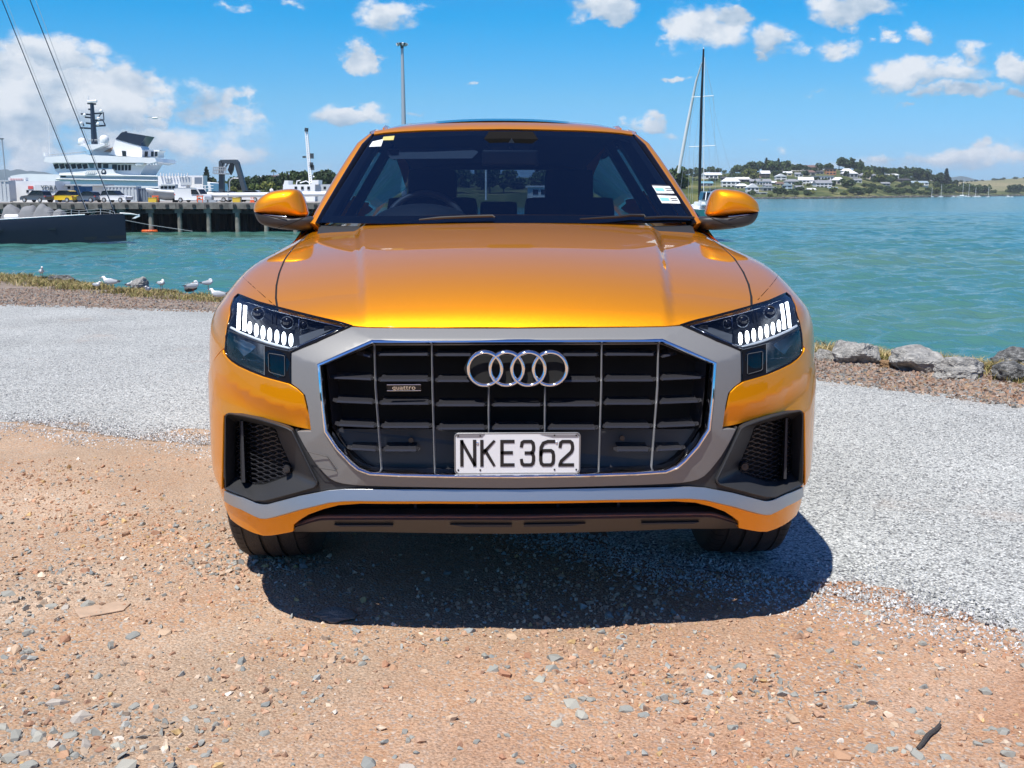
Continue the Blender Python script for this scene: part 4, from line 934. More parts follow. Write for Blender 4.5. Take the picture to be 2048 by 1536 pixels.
def gz(x, y):
    z = ground_fall(y); d = np.maximum(0, y-shore_y(x)); return z-np.minimum(7, 0.75*d+.0*d)
# attribute-coloured stone material and dirt
def dirt_mat():
    m, N, L, b = new_mat('red_dirt'); b.inputs['Roughness'].default_value = .95; b.inputs['Specular IOR Level'].default_value = .15
    tc = N.new('ShaderNodeTexCoord')
    def noise(s, d=8, r=.6):
        n = N.new('ShaderNodeTexNoise'); n.inputs['Scale'].default_value = s; n.inputs['Detail'].default_value = d; n.inputs['Roughness'].default_value = r; L.new(tc.outputs['Object'], n.inputs['Vector']); return n.outputs['Fac']
    def ramp(f, stops):
        r = N.new('ShaderNodeValToRGB'); L.new(f, r.inputs[0]); e = r.color_ramp.elements
        e[0].position, e[0].color = stops[0][0], (*stops[0][1], 1); e[1].position, e[1].color = stops[-1][0], (*stops[-1][1], 1)
        for p, c in stops[1:-1]: q = e.new(p); q.color = (*c, 1)
        return r.outputs[0]
    def mix(f, a, c, t='MIX'):
        x = N.new('ShaderNodeMix'); x.data_type = 'RGBA'; x.blend_type = t
        for i, q in ((0, f), (6, a), (7, c)):
            if hasattr(q, 'links'): L.new(q, x.inputs[i])
            else: x.inputs[i].default_value = q if i == 0 else (*q, 1)
        return x.outputs[2]
    red = ramp(noise(1.3, 5), [(.32, (.38, .195, .115)), (.5, (.41, .245, .16)), (.66, (.47, .32, .225))]); tan = ramp(noise(1.1, 6), [(.32, (.34, .245, .17)), (.5, (.40, .30, .215)), (.66, (.52, .40, .295))])
    sx = N.new('ShaderNodeSeparateXYZ'); L.new(tc.outputs['Object'], sx.inputs[0]); ax_ = N.new('ShaderNodeMath'); ax_.operation = 'MULTIPLY_ADD'; L.new(sx.outputs[0], ax_.inputs[0]); ax_.inputs[1].default_value = .16; L.new(noise(.8, 3), ax_.inputs[2])
    wr_ = N.new('ShaderNodeMapRange'); L.new(ax_.outputs[0], wr_.inputs[0]); wr_.inputs[1].default_value = .36; wr_.inputs[2].default_value = .62; base = mix(wr_.outputs[0], tan, red)
    speck = ramp(noise(125, 4, .75), [(.36, (.42, .38, .36)), (.5, (1, 1, 1)), (.64, (1.38, 1.40, 1.42))])
    col = mix(.8, base, speck, 'MULTIPLY')
    v = N.new('ShaderNodeTexVoronoi'); v.inputs['Scale'].default_value = 120; L.new(tc.outputs['Object'], v.inputs['Vector'])
    sep = N.new('ShaderNodeSeparateColor'); L.new(v.outputs['Color'], sep.inputs[0])
    chip = ramp(sep.outputs[0], [(0, (.18, .20, .20)), (.2, (.42, .21, .10)), (.55, (.46, .28, .16)), (.8, (.50, .34, .22)), (.93, (.30, .32, .32)), (1, (.62, .56, .48))])
    gmask = N.new('ShaderNodeMapRange'); L.new(noise(1.7, 3), gmask.inputs[0]); gmask.inputs[1].default_value = .42; gmask.inputs[2].default_value = .62; gmask.inputs[3].default_value = .12; gmask.inputs[4].default_value = .6
    col = mix(gmask.outputs[0], col, chip); vy = N.new('ShaderNodeMapRange'); L.new(sx.outputs[1], vy.inputs[0]); vy.inputs[1].default_value = 3.6; vy.inputs[2].default_value = 5.2; verge = ramp(noise(6, 6, .7), [(.35, (.17, .14, .115)), (.5, (.25, .20, .165)), (.66, (.33, .28, .235))]); col = mix(vy.outputs[0], col, verge); L.new(col, b.inputs['Base Color'])
    mul = N.new('ShaderNodeMath'); mul.operation = 'MULTIPLY_ADD'; L.new(v.outputs['Distance'], mul.inputs[0]); mul.inputs[1].default_value = -.7; L.new(noise(45, 6, .7), mul.inputs[2])
    bp = N.new('ShaderNodeBump'); bp.inputs['Strength'].default_value = .75; bp.inputs['Distance'].default_value = .008; L.new(mul.outputs[0], bp.inputs['Height']); L.new(bp.outputs[0], b.inputs['Normal'])
    return m
M_DIRT = dirt_mat()
def attr_mat(name, rough=.9, varscale=40, var=.25):
    m, N, L, b = new_mat(name); b.inputs['Roughness'].default_value = rough; b.inputs['Specular IOR Level'].default_value = .25
    a = N.new('ShaderNodeAttribute'); a.attribute_name = 'tone'; tc = N.new('ShaderNodeTexCoord'); n = N.new('ShaderNodeTexNoise'); n.inputs['Scale'].default_value = varscale; n.inputs['Detail'].default_value = 5; L.new(tc.outputs['Object'], n.inputs['Vector'])
    r = N.new('ShaderNodeMapRange'); L.new(n.outputs['Fac'], r.inputs[0]); r.inputs[1].default_value = .3; r.inputs[2].default_value = .7; r.inputs[3].default_value = 1-var; r.inputs[4].default_value = 1+var
    x = N.new('ShaderNodeMix'); x.data_type = 'RGBA'; x.blend_type = 'MULTIPLY'; x.inputs[0].default_value = 1; L.new(a.outputs['Color'], x.inputs[6]); L.new(r.outputs[0], x.inputs[7]); L.new(x.outputs[2], b.inputs['Base Color']); return m
M_STONE = attr_mat('loose_stone', .85, 60)
M_GRASS = attr_mat('dry_grass', .8, 3, .3)
def set_tone(me, cols):                                        # one colour per vertex
    a = me.attributes.new('tone', 'FLOAT_COLOR', 'POINT'); c = np.ones((len(me.vertices), 4), np.float32); c[:, :3] = cols; a.data.foreach_set('color', c.ravel())
# ground sheet: fine near the camera, coarse further off
def axis(lo, a, b, hi, fine, grow):
    mid = np.arange(a, b+fine/2, fine); L_, st, x = [], fine, a
    while x > lo: st *= grow; x -= st; L_.append(x)
    Rr, st, x = [], fine, b
    while x < hi: st *= grow; x += st; Rr.append(x)
    return np.concatenate([L_[::-1], mid, Rr])
gx = axis(-90, -2.6, 2.9, 90, .016, 1.09); gy = axis(-60, -0.75, 1.2, 45, .016, 1.07); gx = np.concatenate([[-7600, -900], gx, [900, 7600]]); gy = np.concatenate([[-7600, -900], gy])
X, Y_ = np.meshgrid(gx, gy); Z = gz(X, Y_)
fine = (np.abs(X-.15) < 4.5) & (Y_ > -1.6) & (Y_ < 4)
xs, ys_ = X[fine], Y_[fine]
hn = np.zeros(len(xs))
for s, amp in ((1.6, .012), (6, .006), (22, .0045), (60, .0022)):
    ph = rng.uniform(0, 50, 6)
    hn += amp*np.array([mnoise.noise(Vector((a*s, b*s, s))) for a, b in zip(xs, ys_)])
Z[fine] += hn*np.clip((np.interp(xs, nearL[:, 0], nearL[:, 1])-ys_)/.35, .0, 1)
road_in = on_road(X, Y_); Z[road_in] -= .007
Vg = np.stack([X, Y_, Z], -1).reshape(-1, 3); ny, nx = X.shape; idx = np.arange(nx*ny).reshape(ny, nx)
Fg = np.stack([idx[:-1, :-1], idx[:-1, 1:], idx[1:, 1:], idx[1:, :-1]], -1).reshape(-1, 4)
ground = put('ground', np_mesh('ground', Vg, Fg, M_DIRT, True)); tag(ground, kind='structure')
# grey chip-sealed gravel lying on the dirt
def road_mat():
    m, N, L, b = new_mat('grey_gravel'); b.inputs['Roughness'].default_value = .9; b.inputs['Specular IOR Level'].default_value = .3; tc = N.new('ShaderNodeTexCoord')
    v = N.new('ShaderNodeTexVoronoi'); v.inputs['Scale'].default_value = 105; v.inputs['Randomness'].default_value = 1; L.new(tc.outputs['Object'], v.inputs['Vector']); sep = N.new('ShaderNodeSeparateColor'); L.new(v.outputs['Color'], sep.inputs[0])
    r = N.new('ShaderNodeValToRGB'); L.new(sep.outputs[0], r.inputs[0]); e = r.color_ramp.elements; e[0].color = (.30, .315, .31, 1); e[1].color = (.73, .74, .71, 1); q = e.new(.35); q.color = (.48, .495, .48, 1); q = e.new(.8); q.color = (.60, .615, .595, 1); q = e.new(.03); q.color = (.14, .145, .15, 1)
    dk = N.new('ShaderNodeMapRange'); L.new(v.outputs['Distance'], dk.inputs[0]); dk.inputs[1].default_value = .30; dk.inputs[2].default_value = .72; dk.inputs[3].default_value = 1; dk.inputs[4].default_value = .55
    x = N.new('ShaderNodeMix'); x.data_type = 'RGBA'; x.blend_type = 'MULTIPLY'; x.inputs[0].default_value = 1; L.new(r.outputs[0], x.inputs[6]); L.new(dk.outputs[0], x.inputs[7])
    n = N.new('ShaderNodeTexNoise'); n.inputs['Scale'].default_value = .8; n.inputs['Detail'].default_value = 6; L.new(tc.outputs['Object'], n.inputs['Vector']); r2 = N.new('ShaderNodeMapRange'); L.new(n.outputs['Fac'], r2.inputs[0]); r2.inputs[1].default_value = .3; r2.inputs[2].default_value = .7; r2.inputs[3].default_value = .90; r2.inputs[4].default_value = 1.14
    y = N.new('ShaderNodeMix'); y.data_type = 'RGBA'; y.blend_type = 'MULTIPLY'; y.inputs[0].default_value = 1; L.new(x.outputs[2], y.inputs[6]); L.new(r2.outputs[0], y.inputs[7])
    n3 = N.new('ShaderNodeTexNoise'); n3.inputs['Scale'].default_value = 1.1; n3.inputs['Detail'].default_value = 8; n3.inputs['Roughness'].default_value = .7; L.new(tc.outputs['Object'], n3.inputs['Vector']); r3 = N.new('ShaderNodeMapRange'); L.new(n3.outputs['Fac'], r3.inputs[0]); r3.inputs[1].default_value = .58; r3.inputs[2].default_value = .74; r3.inputs[4].default_value = .55
    w = N.new('ShaderNodeMix'); w.data_type = 'RGBA'; L.new(r3.outputs[0], w.inputs[0]); L.new(y.outputs[2], w.inputs[6]); w.inputs[7].default_value = (.42, .33, .27, 1); L.new(w.outputs[2], b.inputs['Base Color'])
    mm = N.new('ShaderNodeMath'); mm.operation = 'MULTIPLY_ADD'; L.new(v.outputs['Distance'], mm.inputs[0]); mm.inputs[1].default_value = -1; L.new(sep.outputs[1], mm.inputs[2])
    bp = N.new('ShaderNodeBump'); bp.inputs['Strength'].default_value = .7; bp.inputs['Distance'].default_value = .008; L.new(mm.outputs[0], bp.inputs['Height']); L.new(bp.outputs[0], b.inputs['Normal']); return m
M_ROAD = road_mat()
def rough_line(P, step, amp, s):
    o = []
    for a, b in zip(P[:-1], P[1:]):
        k = max(2, int(np.linalg.norm(b-a)/step)); d = (b-a)/np.linalg.norm(b-a); n = np.array([-d[1], d[0]])
        for i in range(k):
            p = a+(b-a)*i/k; e = sum(am*mnoise.noise(Vector((p[0]*f, p[1]*f, s))) for am, f in ((amp, .9), (amp*.6, 3), (amp*.35, 11), (amp*.25, 35))); o.append(p+n*e)
    return o+[P[-1]]
nl = rough_line(np.concatenate([[[-60, nearL[0, 1]+8]], nearL, [[45, nearL[-1, 1]-8]]]), .035, .10, 1.0); fl_ = rough_line(np.concatenate([[[-60, farL[0, 1]+6]], farL, [[45, farL[-1, 1]-12]]]), .12, .12, 5.0)
V2, Fc, _ = mesh_poly(np.array(list(nl)+list(fl_[::-1])), .9); rd = MB(); rim_ = {(round(p[0], 3), round(p[1], 3)) for p in nl}; rd.add([(a, b, float(ground_fall(b))+(.002 if (round(a, 3), round(b, 3)) not in rim_ else -.012)) for a, b in V2], Fc)
rd.f = [q if np.cross(np.subtract(rd.v[q[1]], rd.v[q[0]]), np.subtract(rd.v[q[2]], rd.v[q[0]]))[2] > 0 else q[::-1] for q in rd.f]; road = rd.build('gravel_road', M_ROAD, fixn=False); tag(road, kind='structure')
# stones: angular pebbles
def stone_base(n, seed):
    r = np.random.default_rng(seed); bm = bmesh.new()
    for _ in range(n): p = r.normal(size=3); p /= np.linalg.norm(p); p *= r.uniform(.75, 1.1); bm.verts.new(p)
    bmesh.ops.convex_hull(bm, input=bm.verts[:]); bm.verts.ensure_lookup_table(); loose = [v for v in bm.verts if not v.link_faces]
    bmesh.ops.delete(bm, geom=loose, context='VERTS'); bmesh.ops.triangulate(bm, faces=bm.faces[:]); bm.verts.index_update()
    V = np.array([v.co[:] for v in bm.verts]); F = np.array([[v.index for v in f.verts] for f in bm.faces]); bm.free(); return V, F
PAL = np.array([(.46,.29,.19),(.43,.27,.18),(.50,.36,.25),(.42,.23,.14),(.46,.27,.17),(.29,.295,.275),(.24,.255,.25),(.35,.34,.30),(.56,.44,.33),(.64,.58,.50),(.50,.34,.16),(.34,.22,.15)])
PW = np.array([.17,.12,.15,.07,.10,.08,.05,.05,.09,.02,.04,.06]); PW /= PW.sum()
def rot_mats(n):
    q = rng.normal(size=(n, 4)); q /= np.linalg.norm(q, axis=1)[:, None]; a, b, c, d = q.T
    return np.stack([np.stack([1-2*(c*c+d*d), 2*(b*c-a*d), 2*(b*d+a*c)], -1), np.stack([2*(b*c+a*d), 1-2*(b*b+d*d), 2*(c*d-a*b)], -1), np.stack([2*(b*d-a*c), 2*(c*d+a*b), 1-2*(b*b+c*c)], -1)], 1)
def surf_z(x, y):
    i = np.clip(np.searchsorted(gx, x), 1, len(gx)-1); j = np.clip(np.searchsorted(gy, y), 1, len(gy)-1); return Z[j, i]
def scatter(name, x, y, size, cols, base, mat=M_STONE, flat=.6, lift=.10, z=None):
    V, F = base; n = len(x); Rm = rot_mats(n); sc = np.stack([size*rng.uniform(.8, 1.25, n), size*rng.uniform(.7, 1.0, n), size*rng.uniform(.5, .8, n)], -1)
    P = np.einsum('nij,nvj->nvi', Rm, V[None]*sc[:, None]); P[..., 2] *= flat/.65
    zz = surf_z(x, y) if z is None else z; P += np.stack([x, y, zz+size*lift], -1)[:, None]
    Fo = (F[None]+(np.arange(n)*len(V))[:, None, None]).reshape(-1, 3); me = np_mesh(name, P.reshape(-1, 3), Fo, mat); set_tone(me, np.repeat(cols, len(V), 0)); return me
def pick(n): 
    c = PAL[rng.choice(len(PAL), n, p=PW)]; return c*rng.uniform(.8, 1.2, (n, 1))
n = 66000; x = rng.uniform(-2.9, 3.2, n); y = -1.0+3.4*rng.beta(1.1, 1.35, n)
keep = ~on_road(x, y-.0); x, y = x[keep], y[keep]
dn = np.array([mnoise.noise(Vector((a*1.3, b*1.3, 3))) for a, b in zip(x, y)])
keep = rng.uniform(size=len(x)) < np.clip(.50+1.25*dn, .05, 1); x, y = x[keep], y[keep]; n = len(x)
size = np.clip(rng.lognormal(math.log(.0052), .55, n), .002, .019)
me = scatter('gravel', x, y, size, pick(n), stone_base(11, 2)); o = put('gravel', me); tag(o, kind='stuff')
# the greyer, coarser patches
n = 26000; x = rng.uniform(-2.6, 2.6, n); y = rng.uniform(-.75, 1.6, n); w_ = np.array([mnoise.noise(Vector((a*1.5+7, b*2.1, 12))) for a, b in zip(x, y)])+.45*np.exp(-((x+1.35)/.55)**2-((y+.35)/.55)**2)+.35*np.exp(-((x-.35)/.4)**2-((y+.3)/.22)**2)+.35*np.exp(-((x+2.0)/.6)**2-((y-.8)/.5)**2)
k = (rng.uniform(size=n) < np.clip(2.2*(w_-.22), 0, 1)) & ~on_road(x, y); x, y = x[k], y[k]; n = len(x); cc_ = np.where(rng.uniform(size=(n, 1)) < .6, np.array([[.29, .29, .265]]), np.array([[.45, .35, .26]]))*rng.uniform(.65, 1.35, (n, 1))
me = scatter('rubble', x, y, np.clip(rng.lognormal(math.log(.0062), .5, n), .003, .02), cc_, stone_base(12, 33), lift=.18); tag(put('rubble', me), kind='stuff')
# grey chips that have strayed over the edge of the gravel, and chips standing proud on it
n = 34000; nla = np.array(nl); nla = nla[np.abs(nla[:, 0]) < 4.5]; t = rng.integers(0, len(nla), n); P0 = nla[t]; off = rng.normal(-.02, .13, n); x = P0[:, 0]+rng.uniform(-.05, .05, n); y = P0[:, 1]+off; k = (np.abs(x) < 9); x, y = x[k], y[k]; n = len(x)
g = rng.uniform(.24, .68, n)[:, None]*np.array([[.99, 1, .99]]); sz = rng.uniform(.004, .009, n); zz = np.where(on_road(x, y), ground_fall(y)+.003, surf_z(x, y))
me = scatter('stray_chips', x, y, sz, g, stone_base(7, 5), z=zz); o = put('loose_chips', me); tag(o, kind='stuff')
n = 26000; x = rng.uniform(1.0, 3.6, n); y = rng.uniform(.2, 4.2, n); k = on_road(x, y); x, y = x[k], y[k]
x2 = rng.uniform(-4.5, -.6, n); y2 = rng.uniform(1.2, 6.0, n); k = on_road(x2, y2); x = np.concatenate([x, x2[k]]); y = np.concatenate([y, y2[k]]); n = len(x)
g = rng.uniform(.32, .68, n)[:, None]*np.array([[.99, 1, .99]]); me = scatter('road_chips', x, y, rng.uniform(.003, .0068, n), g, stone_base(7, 9), z=ground_fall(y)+.001); o = put('road_chips', me); tag(o, kind='stuff')
# larger stones one can pick out, each a piece lying in the ground
BASES = [stone_base(k, s) for k, s in ((20, 21), (24, 22), (18, 23), (22, 24), (16, 25), (19, 26))]
TONES = [(.29,.29,.26),(.24,.25,.235),(.37,.36,.31),(.43,.26,.16),(.40,.21,.13),(.49,.36,.25),(.60,.54,.46),(.34,.19,.12),(.42,.38,.33)]
SM = []
for bi, (V, F) in enumerate(BASES):
    for ti, tcol in enumerate(TONES):
        V3 = V*np.array([1.0, .85, .72]); me = np_mesh('stone', V3, F, M_STONE); set_tone(me, np.repeat([tcol], len(V), 0)); SM.append((bi, ti, me))
def big_stone(u, v, w, ti=None, bi=None):
    p = gnd(u, v); r = w/2*np.linalg.norm(p-CAM)/FOC; bi = random.randrange(6) if bi is None else bi; ti = random.choice([0,0,0,1,1,2,3,3,4,5,5,7,8]) if ti is None else ti
    me = [m_ for b_, t_, m_ in SM if b_ == bi and t_ == ti][0]; o = put('stone', me, None, ground); o.scale = (r, r*random.uniform(.75, 1), r*random.uniform(.7, 1)); o.rotation_euler = (random.uniform(-.25, .25), random.uniform(-.25, .25), random.uniform(0, 6.28))
    o.location = (p[0], p[1], float(surf_z(np.array(p[0]), np.array(p[1])))+r*.02)
# stones read from the photo: (pixel, width, tone)
for s_ in ((1110,1318,42,0),(1098,1345,44,0),(1078,1362,34,2),(982,1349,36,0),(1008,1352,40,4),(970,1316,26,0),(958,1327,22,3),(1050,1312,30,4),(1165,1398,26,0),(1182,1400,26,0),(1141,1412,42,2),(1163,1434,36,2),(1113,1448,34,2),(1252,1418,34,0),(1284,1413,26,0),(1320,1400,20,0),(1346,1394,24,0),(1318,1420,20,0),(1287,1430,28,1),(1168,1362,30,4),(1257,1362,20,7),(1312,1346,24,5),(1272,1345,22,4),(1340,1355,20,0),(1025,1273,28,5),(1045,1275,16,1),(1091,1238,16,6),(970,1245,14,6),(792,1247,22,6),(1056,1400,24,1),(915,1490,26,7),(815,1535,40,8),(735,1525,50,1),(815,1483,18,0),(1478,1337,32,0),(1426,1340,18,0),(1531,1378,20,7),(1562,1378,18,0),(1590,1392,24,0),(1633,1394,18,0),(1466,1460,30,0),(1482,1470,22,4),(1410,1485,28,4),(1523,1475,26,7),(1744,1505,36,0),(1785,1502,30,2),(1688,1502,30,3),(1715,1405,18,2),(1823,1420,26,0),(1842,1436,26,0),(1974,1381,34,0),(2004,1462,32,0),(1955,1485,26,0),(2016,1508,30,0),(1836,1515,32,0),(1893,1515,26,0),(1597,1507,22,0),(1538,1445,22,0),(1714,1327,20,0),(1790,1452,22,5),(1415,1482,26,6),(1685,1520,44,3),(1350,1408,20,0),
           (160,1438,46,8),(110,1402,48,8),(18,1190,30,0),(104,1217,28,0),(312,1068,24,7),(170,1143,28,7),(215,1290,36,0),(265,1272,34,1),(330,1268,34,5),(128,1280,30,7),(30,1300,36,5),(40,1335,26,5),(90,1357,24,5),(112,1369,22,1),(195,1352,24,0),(484,1325,30,1),(486,1338,22,1),(422,1358,28,1),(308,1411,24,2),(268,1412,26,0),(387,1411,22,0),(250,1433,30,8),(115,1462,34,0),(142,1467,36,0),(80,1476,38,2),(112,1485,36,8),(30,1475,40,0),(170,1489,44,8),(235,1489,34,2),(125,1512,36,3),(150,1512,22,0),(45,1510,34,8),(285,1515,26,5),(250,1535,60,2),(330,1497,24,6),(388,1487,28,7),(450,1480,18,1),(528,1461,26,1),(415,1440,20,0),(450,1438,18,7),(285,1456,24,5),(475,1500,20,5),(175,1215,30,0),(40,1375,24,5),(238,1475,24,6),(60,1535,40,0),(20,1520,40,2),(200,1500,26,7),(185,1460,24,0),(345,1535,30,0),(8,1455,30,2),(60,1450,24,7)): big_stone(*s_)
rest = 0
while rest < 205:
    u, v = random.uniform(-20, 2060), 1536-random.betavariate(1.0, 1.5)*430
    p = gnd(u, v)
    if on_road(p[0], p[1]) or (p[1] > .25 and abs(p[0]) < 1.1): continue
    if mnoise.noise(Vector((p[0]*1.1, p[1]*1.1, 9)))+random.uniform(-.3, .5) < .05: continue
    big_stone(u, v, random.choice((10, 11, 12, 13, 14, 16, 18, 21, 24))); rest += 1
# the rocks worth a name
def rock_mesh(seed, sub=4, rough=.42, flat=(1, .85, .7)):
    bm = bmesh.new(); bmesh.ops.create_icosphere(bm, subdivisions=sub, radius=1); r = random.Random(seed); pl = []
    for _ in range(13): n = Vector((r.gauss(0, 1), r.gauss(0, 1), r.gauss(0, 1))).normalized(); pl.append((n, r.uniform(.62, .92)))
    for v in bm.verts:
        n = v.co.normalized(); d = min([1.15]+[k/max(.05, n.dot(q)) for q, k in pl if n.dot(q) > .05]); d += rough*.35*mnoise.fractal(n*2.2+Vector((seed, 0, 0)), 1, 2, 5)+.03*mnoise.noise(n*9+Vector((0, seed, 0)))
        v.co = Vector((n.x*flat[0], n.y*flat[1], n.z*flat[2]))*d
    me = bpy.data.meshes.new('rock'); bm.to_mesh(me); bm.free(); return me
def rock_mat(name, a, c, lich):
    m, N, L, b = new_mat(name); b.inputs['Roughness'].default_value = .9; tc = N.new('ShaderNodeTexCoord'); n = N.new('ShaderNodeTexNoise'); n.inputs['Scale'].default_value = 4; n.inputs['Detail'].default_value = 10; n.inputs['Roughness'].default_value = .7; L.new(tc.outputs['Object'], n.inputs['Vector'])
    r = N.new('ShaderNodeValToRGB'); L.new(n.outputs['Fac'], r.inputs[0]); e = r.color_ramp.elements; e[0].position = .35; e[0].color = (*a, 1); e[1].position = .68; e[1].color = (*lich, 1); q = e.new(.5); q.color = (*c, 1); L.new(r.outputs[0], b.inputs['Base Color'])
    v = N.new('ShaderNodeTexNoise'); v.inputs['Scale'].default_value = 14; v.inputs['Detail'].default_value = 8; L.new(tc.outputs['Object'], v.inputs['Vector']); bp = N.new('ShaderNodeBump'); bp.inputs['Strength'].default_value = .7; bp.inputs['Distance'].default_value = .05; L.new(v.outputs['Fac'], bp.inputs['Height']); L.new(bp.outputs[0], b.inputs['Normal']); return m
M_ROCK = rock_mat('grey_rock', (.17, .17, .165), (.32, .315, .30), (.55, .54, .50)); M_ROCKD = rock_mat('dark_rock', (.045, .046, .048), (.11, .112, .11), (.38, .38, .37)); M_ROCKO = rock_mat('ochre_rock', (.25, .15, .08), (.36, .22, .11), (.45, .33, .2))
def boulder(u, v, w, h, seed, lab, mat=M_ROCK, rz=0.0, back=0.0):
    p = gnd(u, v+h/2); d = np.linalg.norm(p-CAM); me = rock_mesh(seed); me.materials.append(mat); o = put('boulder', me); V = np.array([q.co[:] for q in me.vertices]); s = d/FOC
    sx = w*s/(V[:, 0].max()-V[:, 0].min()); sz = h*s/(V[:, 2].max()-V[:, 2].min())*1.15; o.scale = (sx, (sx+sz)/2, sz); o.location = (p[0], p[1]+sx*.5, p[2]+h*s*.26); o.rotation_euler = (0, 0, rz); return tag(o, lab, 'boulder', 'boulders along the shore')
boulder(1718,703,92,50,31,'rounded grey boulder with dry grass round its foot, nearest the orange car')
boulder(1846,717,112,54,32,'long sloping grey boulder behind a small ochre rock',rz=.2)
boulder(1938,736,104,46,33,'low grey boulder between the long sloping boulder and a dark stacked rock')
boulder(2035,718,90,46,34,'dark rock with pale top, upper one of two stacked at the shore',M_ROCKD)
boulder(2040,745,90,40,35,'black lower rock under another dark rock by the grass',M_ROCKD)
boulder(1785,727,46,20,36,'small ochre rock lying between two grey boulders',M_ROCKO)
boulder(278,566,34,30,37,'upright grey rock with white streaks among the seagulls')
boulder(1655,708,40,22,38,'small grey rock tufted with dry weeds beside the car',M_ROCK)
boulder(120,556,50,14,39,'flat dark rocks behind the grass at the water edge',M_ROCKD)
boulder(378,574,26,14,41,'little dark rock at the water edge near the car',M_ROCKD); boulder(455,588,26,14,42,'little dark rock half hidden by the car corner',M_ROCKD)
# twig
a, b = gnd(1835,1502), gnd(1879,1451); m = MB(); pts = [a+(b-a)*t+np.array([.002*math.sin(9*t), 0, .006+.004*math.sin(5*t)]) for t in np.linspace(0, 1, 7)]
m.path(pts, [.005,.0055,.006,.006,.0065,.006,.005], 7); tw = m.build('twig', pbr('dark_bark', (.05,.045,.042), .8, bump=.4, bscale=120), smooth=50); tag(tw, 'short dark twig lying on the red dirt among grey stones', 'twig')
pk = [gnd(*q)+np.array([0, 0, .004]) for q in ((148,1221),(238,1207),(262,1210),(248,1224),(160,1240))]; ck = MB().prism(pk, (0, 0, .004)).build('board', pbr('dusty_card', (.42, .305, .215), .9, var=.2, vscale=14), bevel=.003); tag(ck, 'flat dusty tan board lying pressed into the dirt', 'board')
boulder(668,1223,92,34,52,'flat pale stone at the edge of the car shadow',rock_mat('pale_stone',(.26,.21,.18),(.34,.29,.25),(.44,.38,.33))); o=C.objects[-1]; o['category']='stone'; del o['group']; o.scale[2]*=.45; o.location.z=.004
# ---- grass along the bank: blades
def blades(name, x, y, z, h, cols, w=.006, lean=.5):
    n = len(x); th = rng.uniform(0, 6.28, n); dx, dy = np.cos(th), np.sin(th); ln = rng.normal(0, lean, (n, 2))*h[:, None]
    b0 = np.stack([x-dx*w, y-dy*w, z], -1); b1 = np.stack([x+dx*w, y+dy*w, z], -1); mid = np.stack([x+ln[:, 0]*.35, y+ln[:, 1]*.35, z+h*.6], -1); ww = np.stack([dx*w*.7, dy*w*.7, 0*dx], -1); tip = np.stack([x+ln[:, 0], y+ln[:, 1], z+h*rng.uniform(.75, 1, n)], -1)
    V = np.stack([b0, b1, mid-ww, mid+ww, tip], 1).reshape(-1, 3); k = (np.arange(n)*5)[:, None]; F = np.concatenate([k+np.array([[0, 1, 3]]), k+np.array([[0, 3, 2]]), k+np.array([[2, 3, 4]])]); me = np_mesh(name, V, F, M_GRASS); set_tone(me, np.repeat(cols, 5, 0)); o = put(name, me); tag(o, kind='stuff'); return o
GC = np.array([(.26,.22,.085),(.33,.26,.11),(.38,.29,.14),(.18,.19,.06),(.13,.15,.05),(.44,.35,.19)])
def bank_points(n, u0, u1, dep):
    x0, x1 = gnd(u0, 600)[0]*1.0, gnd(u1, 600)[0]; x = rng.uniform(x0, x1, n); y = shore_y(x)+.15-dep*np.abs(rng.normal(0, .55, n)); return x, y
n = 60000; xl0, xl1 = shore[1, 0], shore[6, 0]; x = rng.uniform(xl0, xl1+.5, n); y = shore_y(x)+.35-rng.beta(1.2, 1.8, n)*np.interp(x, [xl0, shore[2, 0], xl1], [2.9, 2.9, 1.5])
cl = np.array([mnoise.noise(Vector((a*1.2, b*2.0, 4))) for a, b in zip(x, y)]); k = rng.uniform(size=n) < np.clip(.42+1.5*cl, .03, 1); x, y = x[k], y[k]; n = len(x)
c = GC[rng.choice(6, n, p=(.2,.25,.2,.15,.08,.12))]*rng.uniform(.8, 1.2, (n, 1)); blades('grass', x, y, gz(x, y)-.01, rng.uniform(.03, .095, n)*np.clip(1+cl[k], .6, 1.6), c, .007, .6)
n = 60000; xr0, xr1 = shore[8, 0]-.4, shore[13, 0]; x = rng.uniform(xr0, xr1, n); y = shore_y(x)+.25-rng.beta(1.1, 1.8, n)*1.1
cl = np.array([mnoise.noise(Vector((a*1.9, b*2.6, 8))) for a, b in zip(x, y)]); k = rng.uniform(size=n) < np.clip(.40+1.4*cl, .05, 1); x, y = x[k], y[k]; n = len(x)
c = GC[rng.choice(6, n, p=(.15,.3,.25,.1,.05,.15))]*rng.uniform(.8, 1.2, (n, 1)); blades('dry_grass', x, y, gz(x, y)-.01, rng.uniform(.03, .12, n), c, .0045, .8)
n = 9000; x = rng.uniform(shore[10, 0]-.2, shore[13, 0], n); y = shore_y(x)-rng.normal(.62, .16, n); cl = np.array([mnoise.noise(Vector((a*2.5, b*2.6, 2))) for a, b in zip(x, y)]); k = cl > .05; x, y = x[k], y[k]; n = len(x)
c = GC[rng.choice(6, n, p=(.3,.2,.05,.3,.1,.05))]; blades('grass', x, y, gz(x, y)-.01, rng.uniform(.03, .09, n), c, .005, .5)
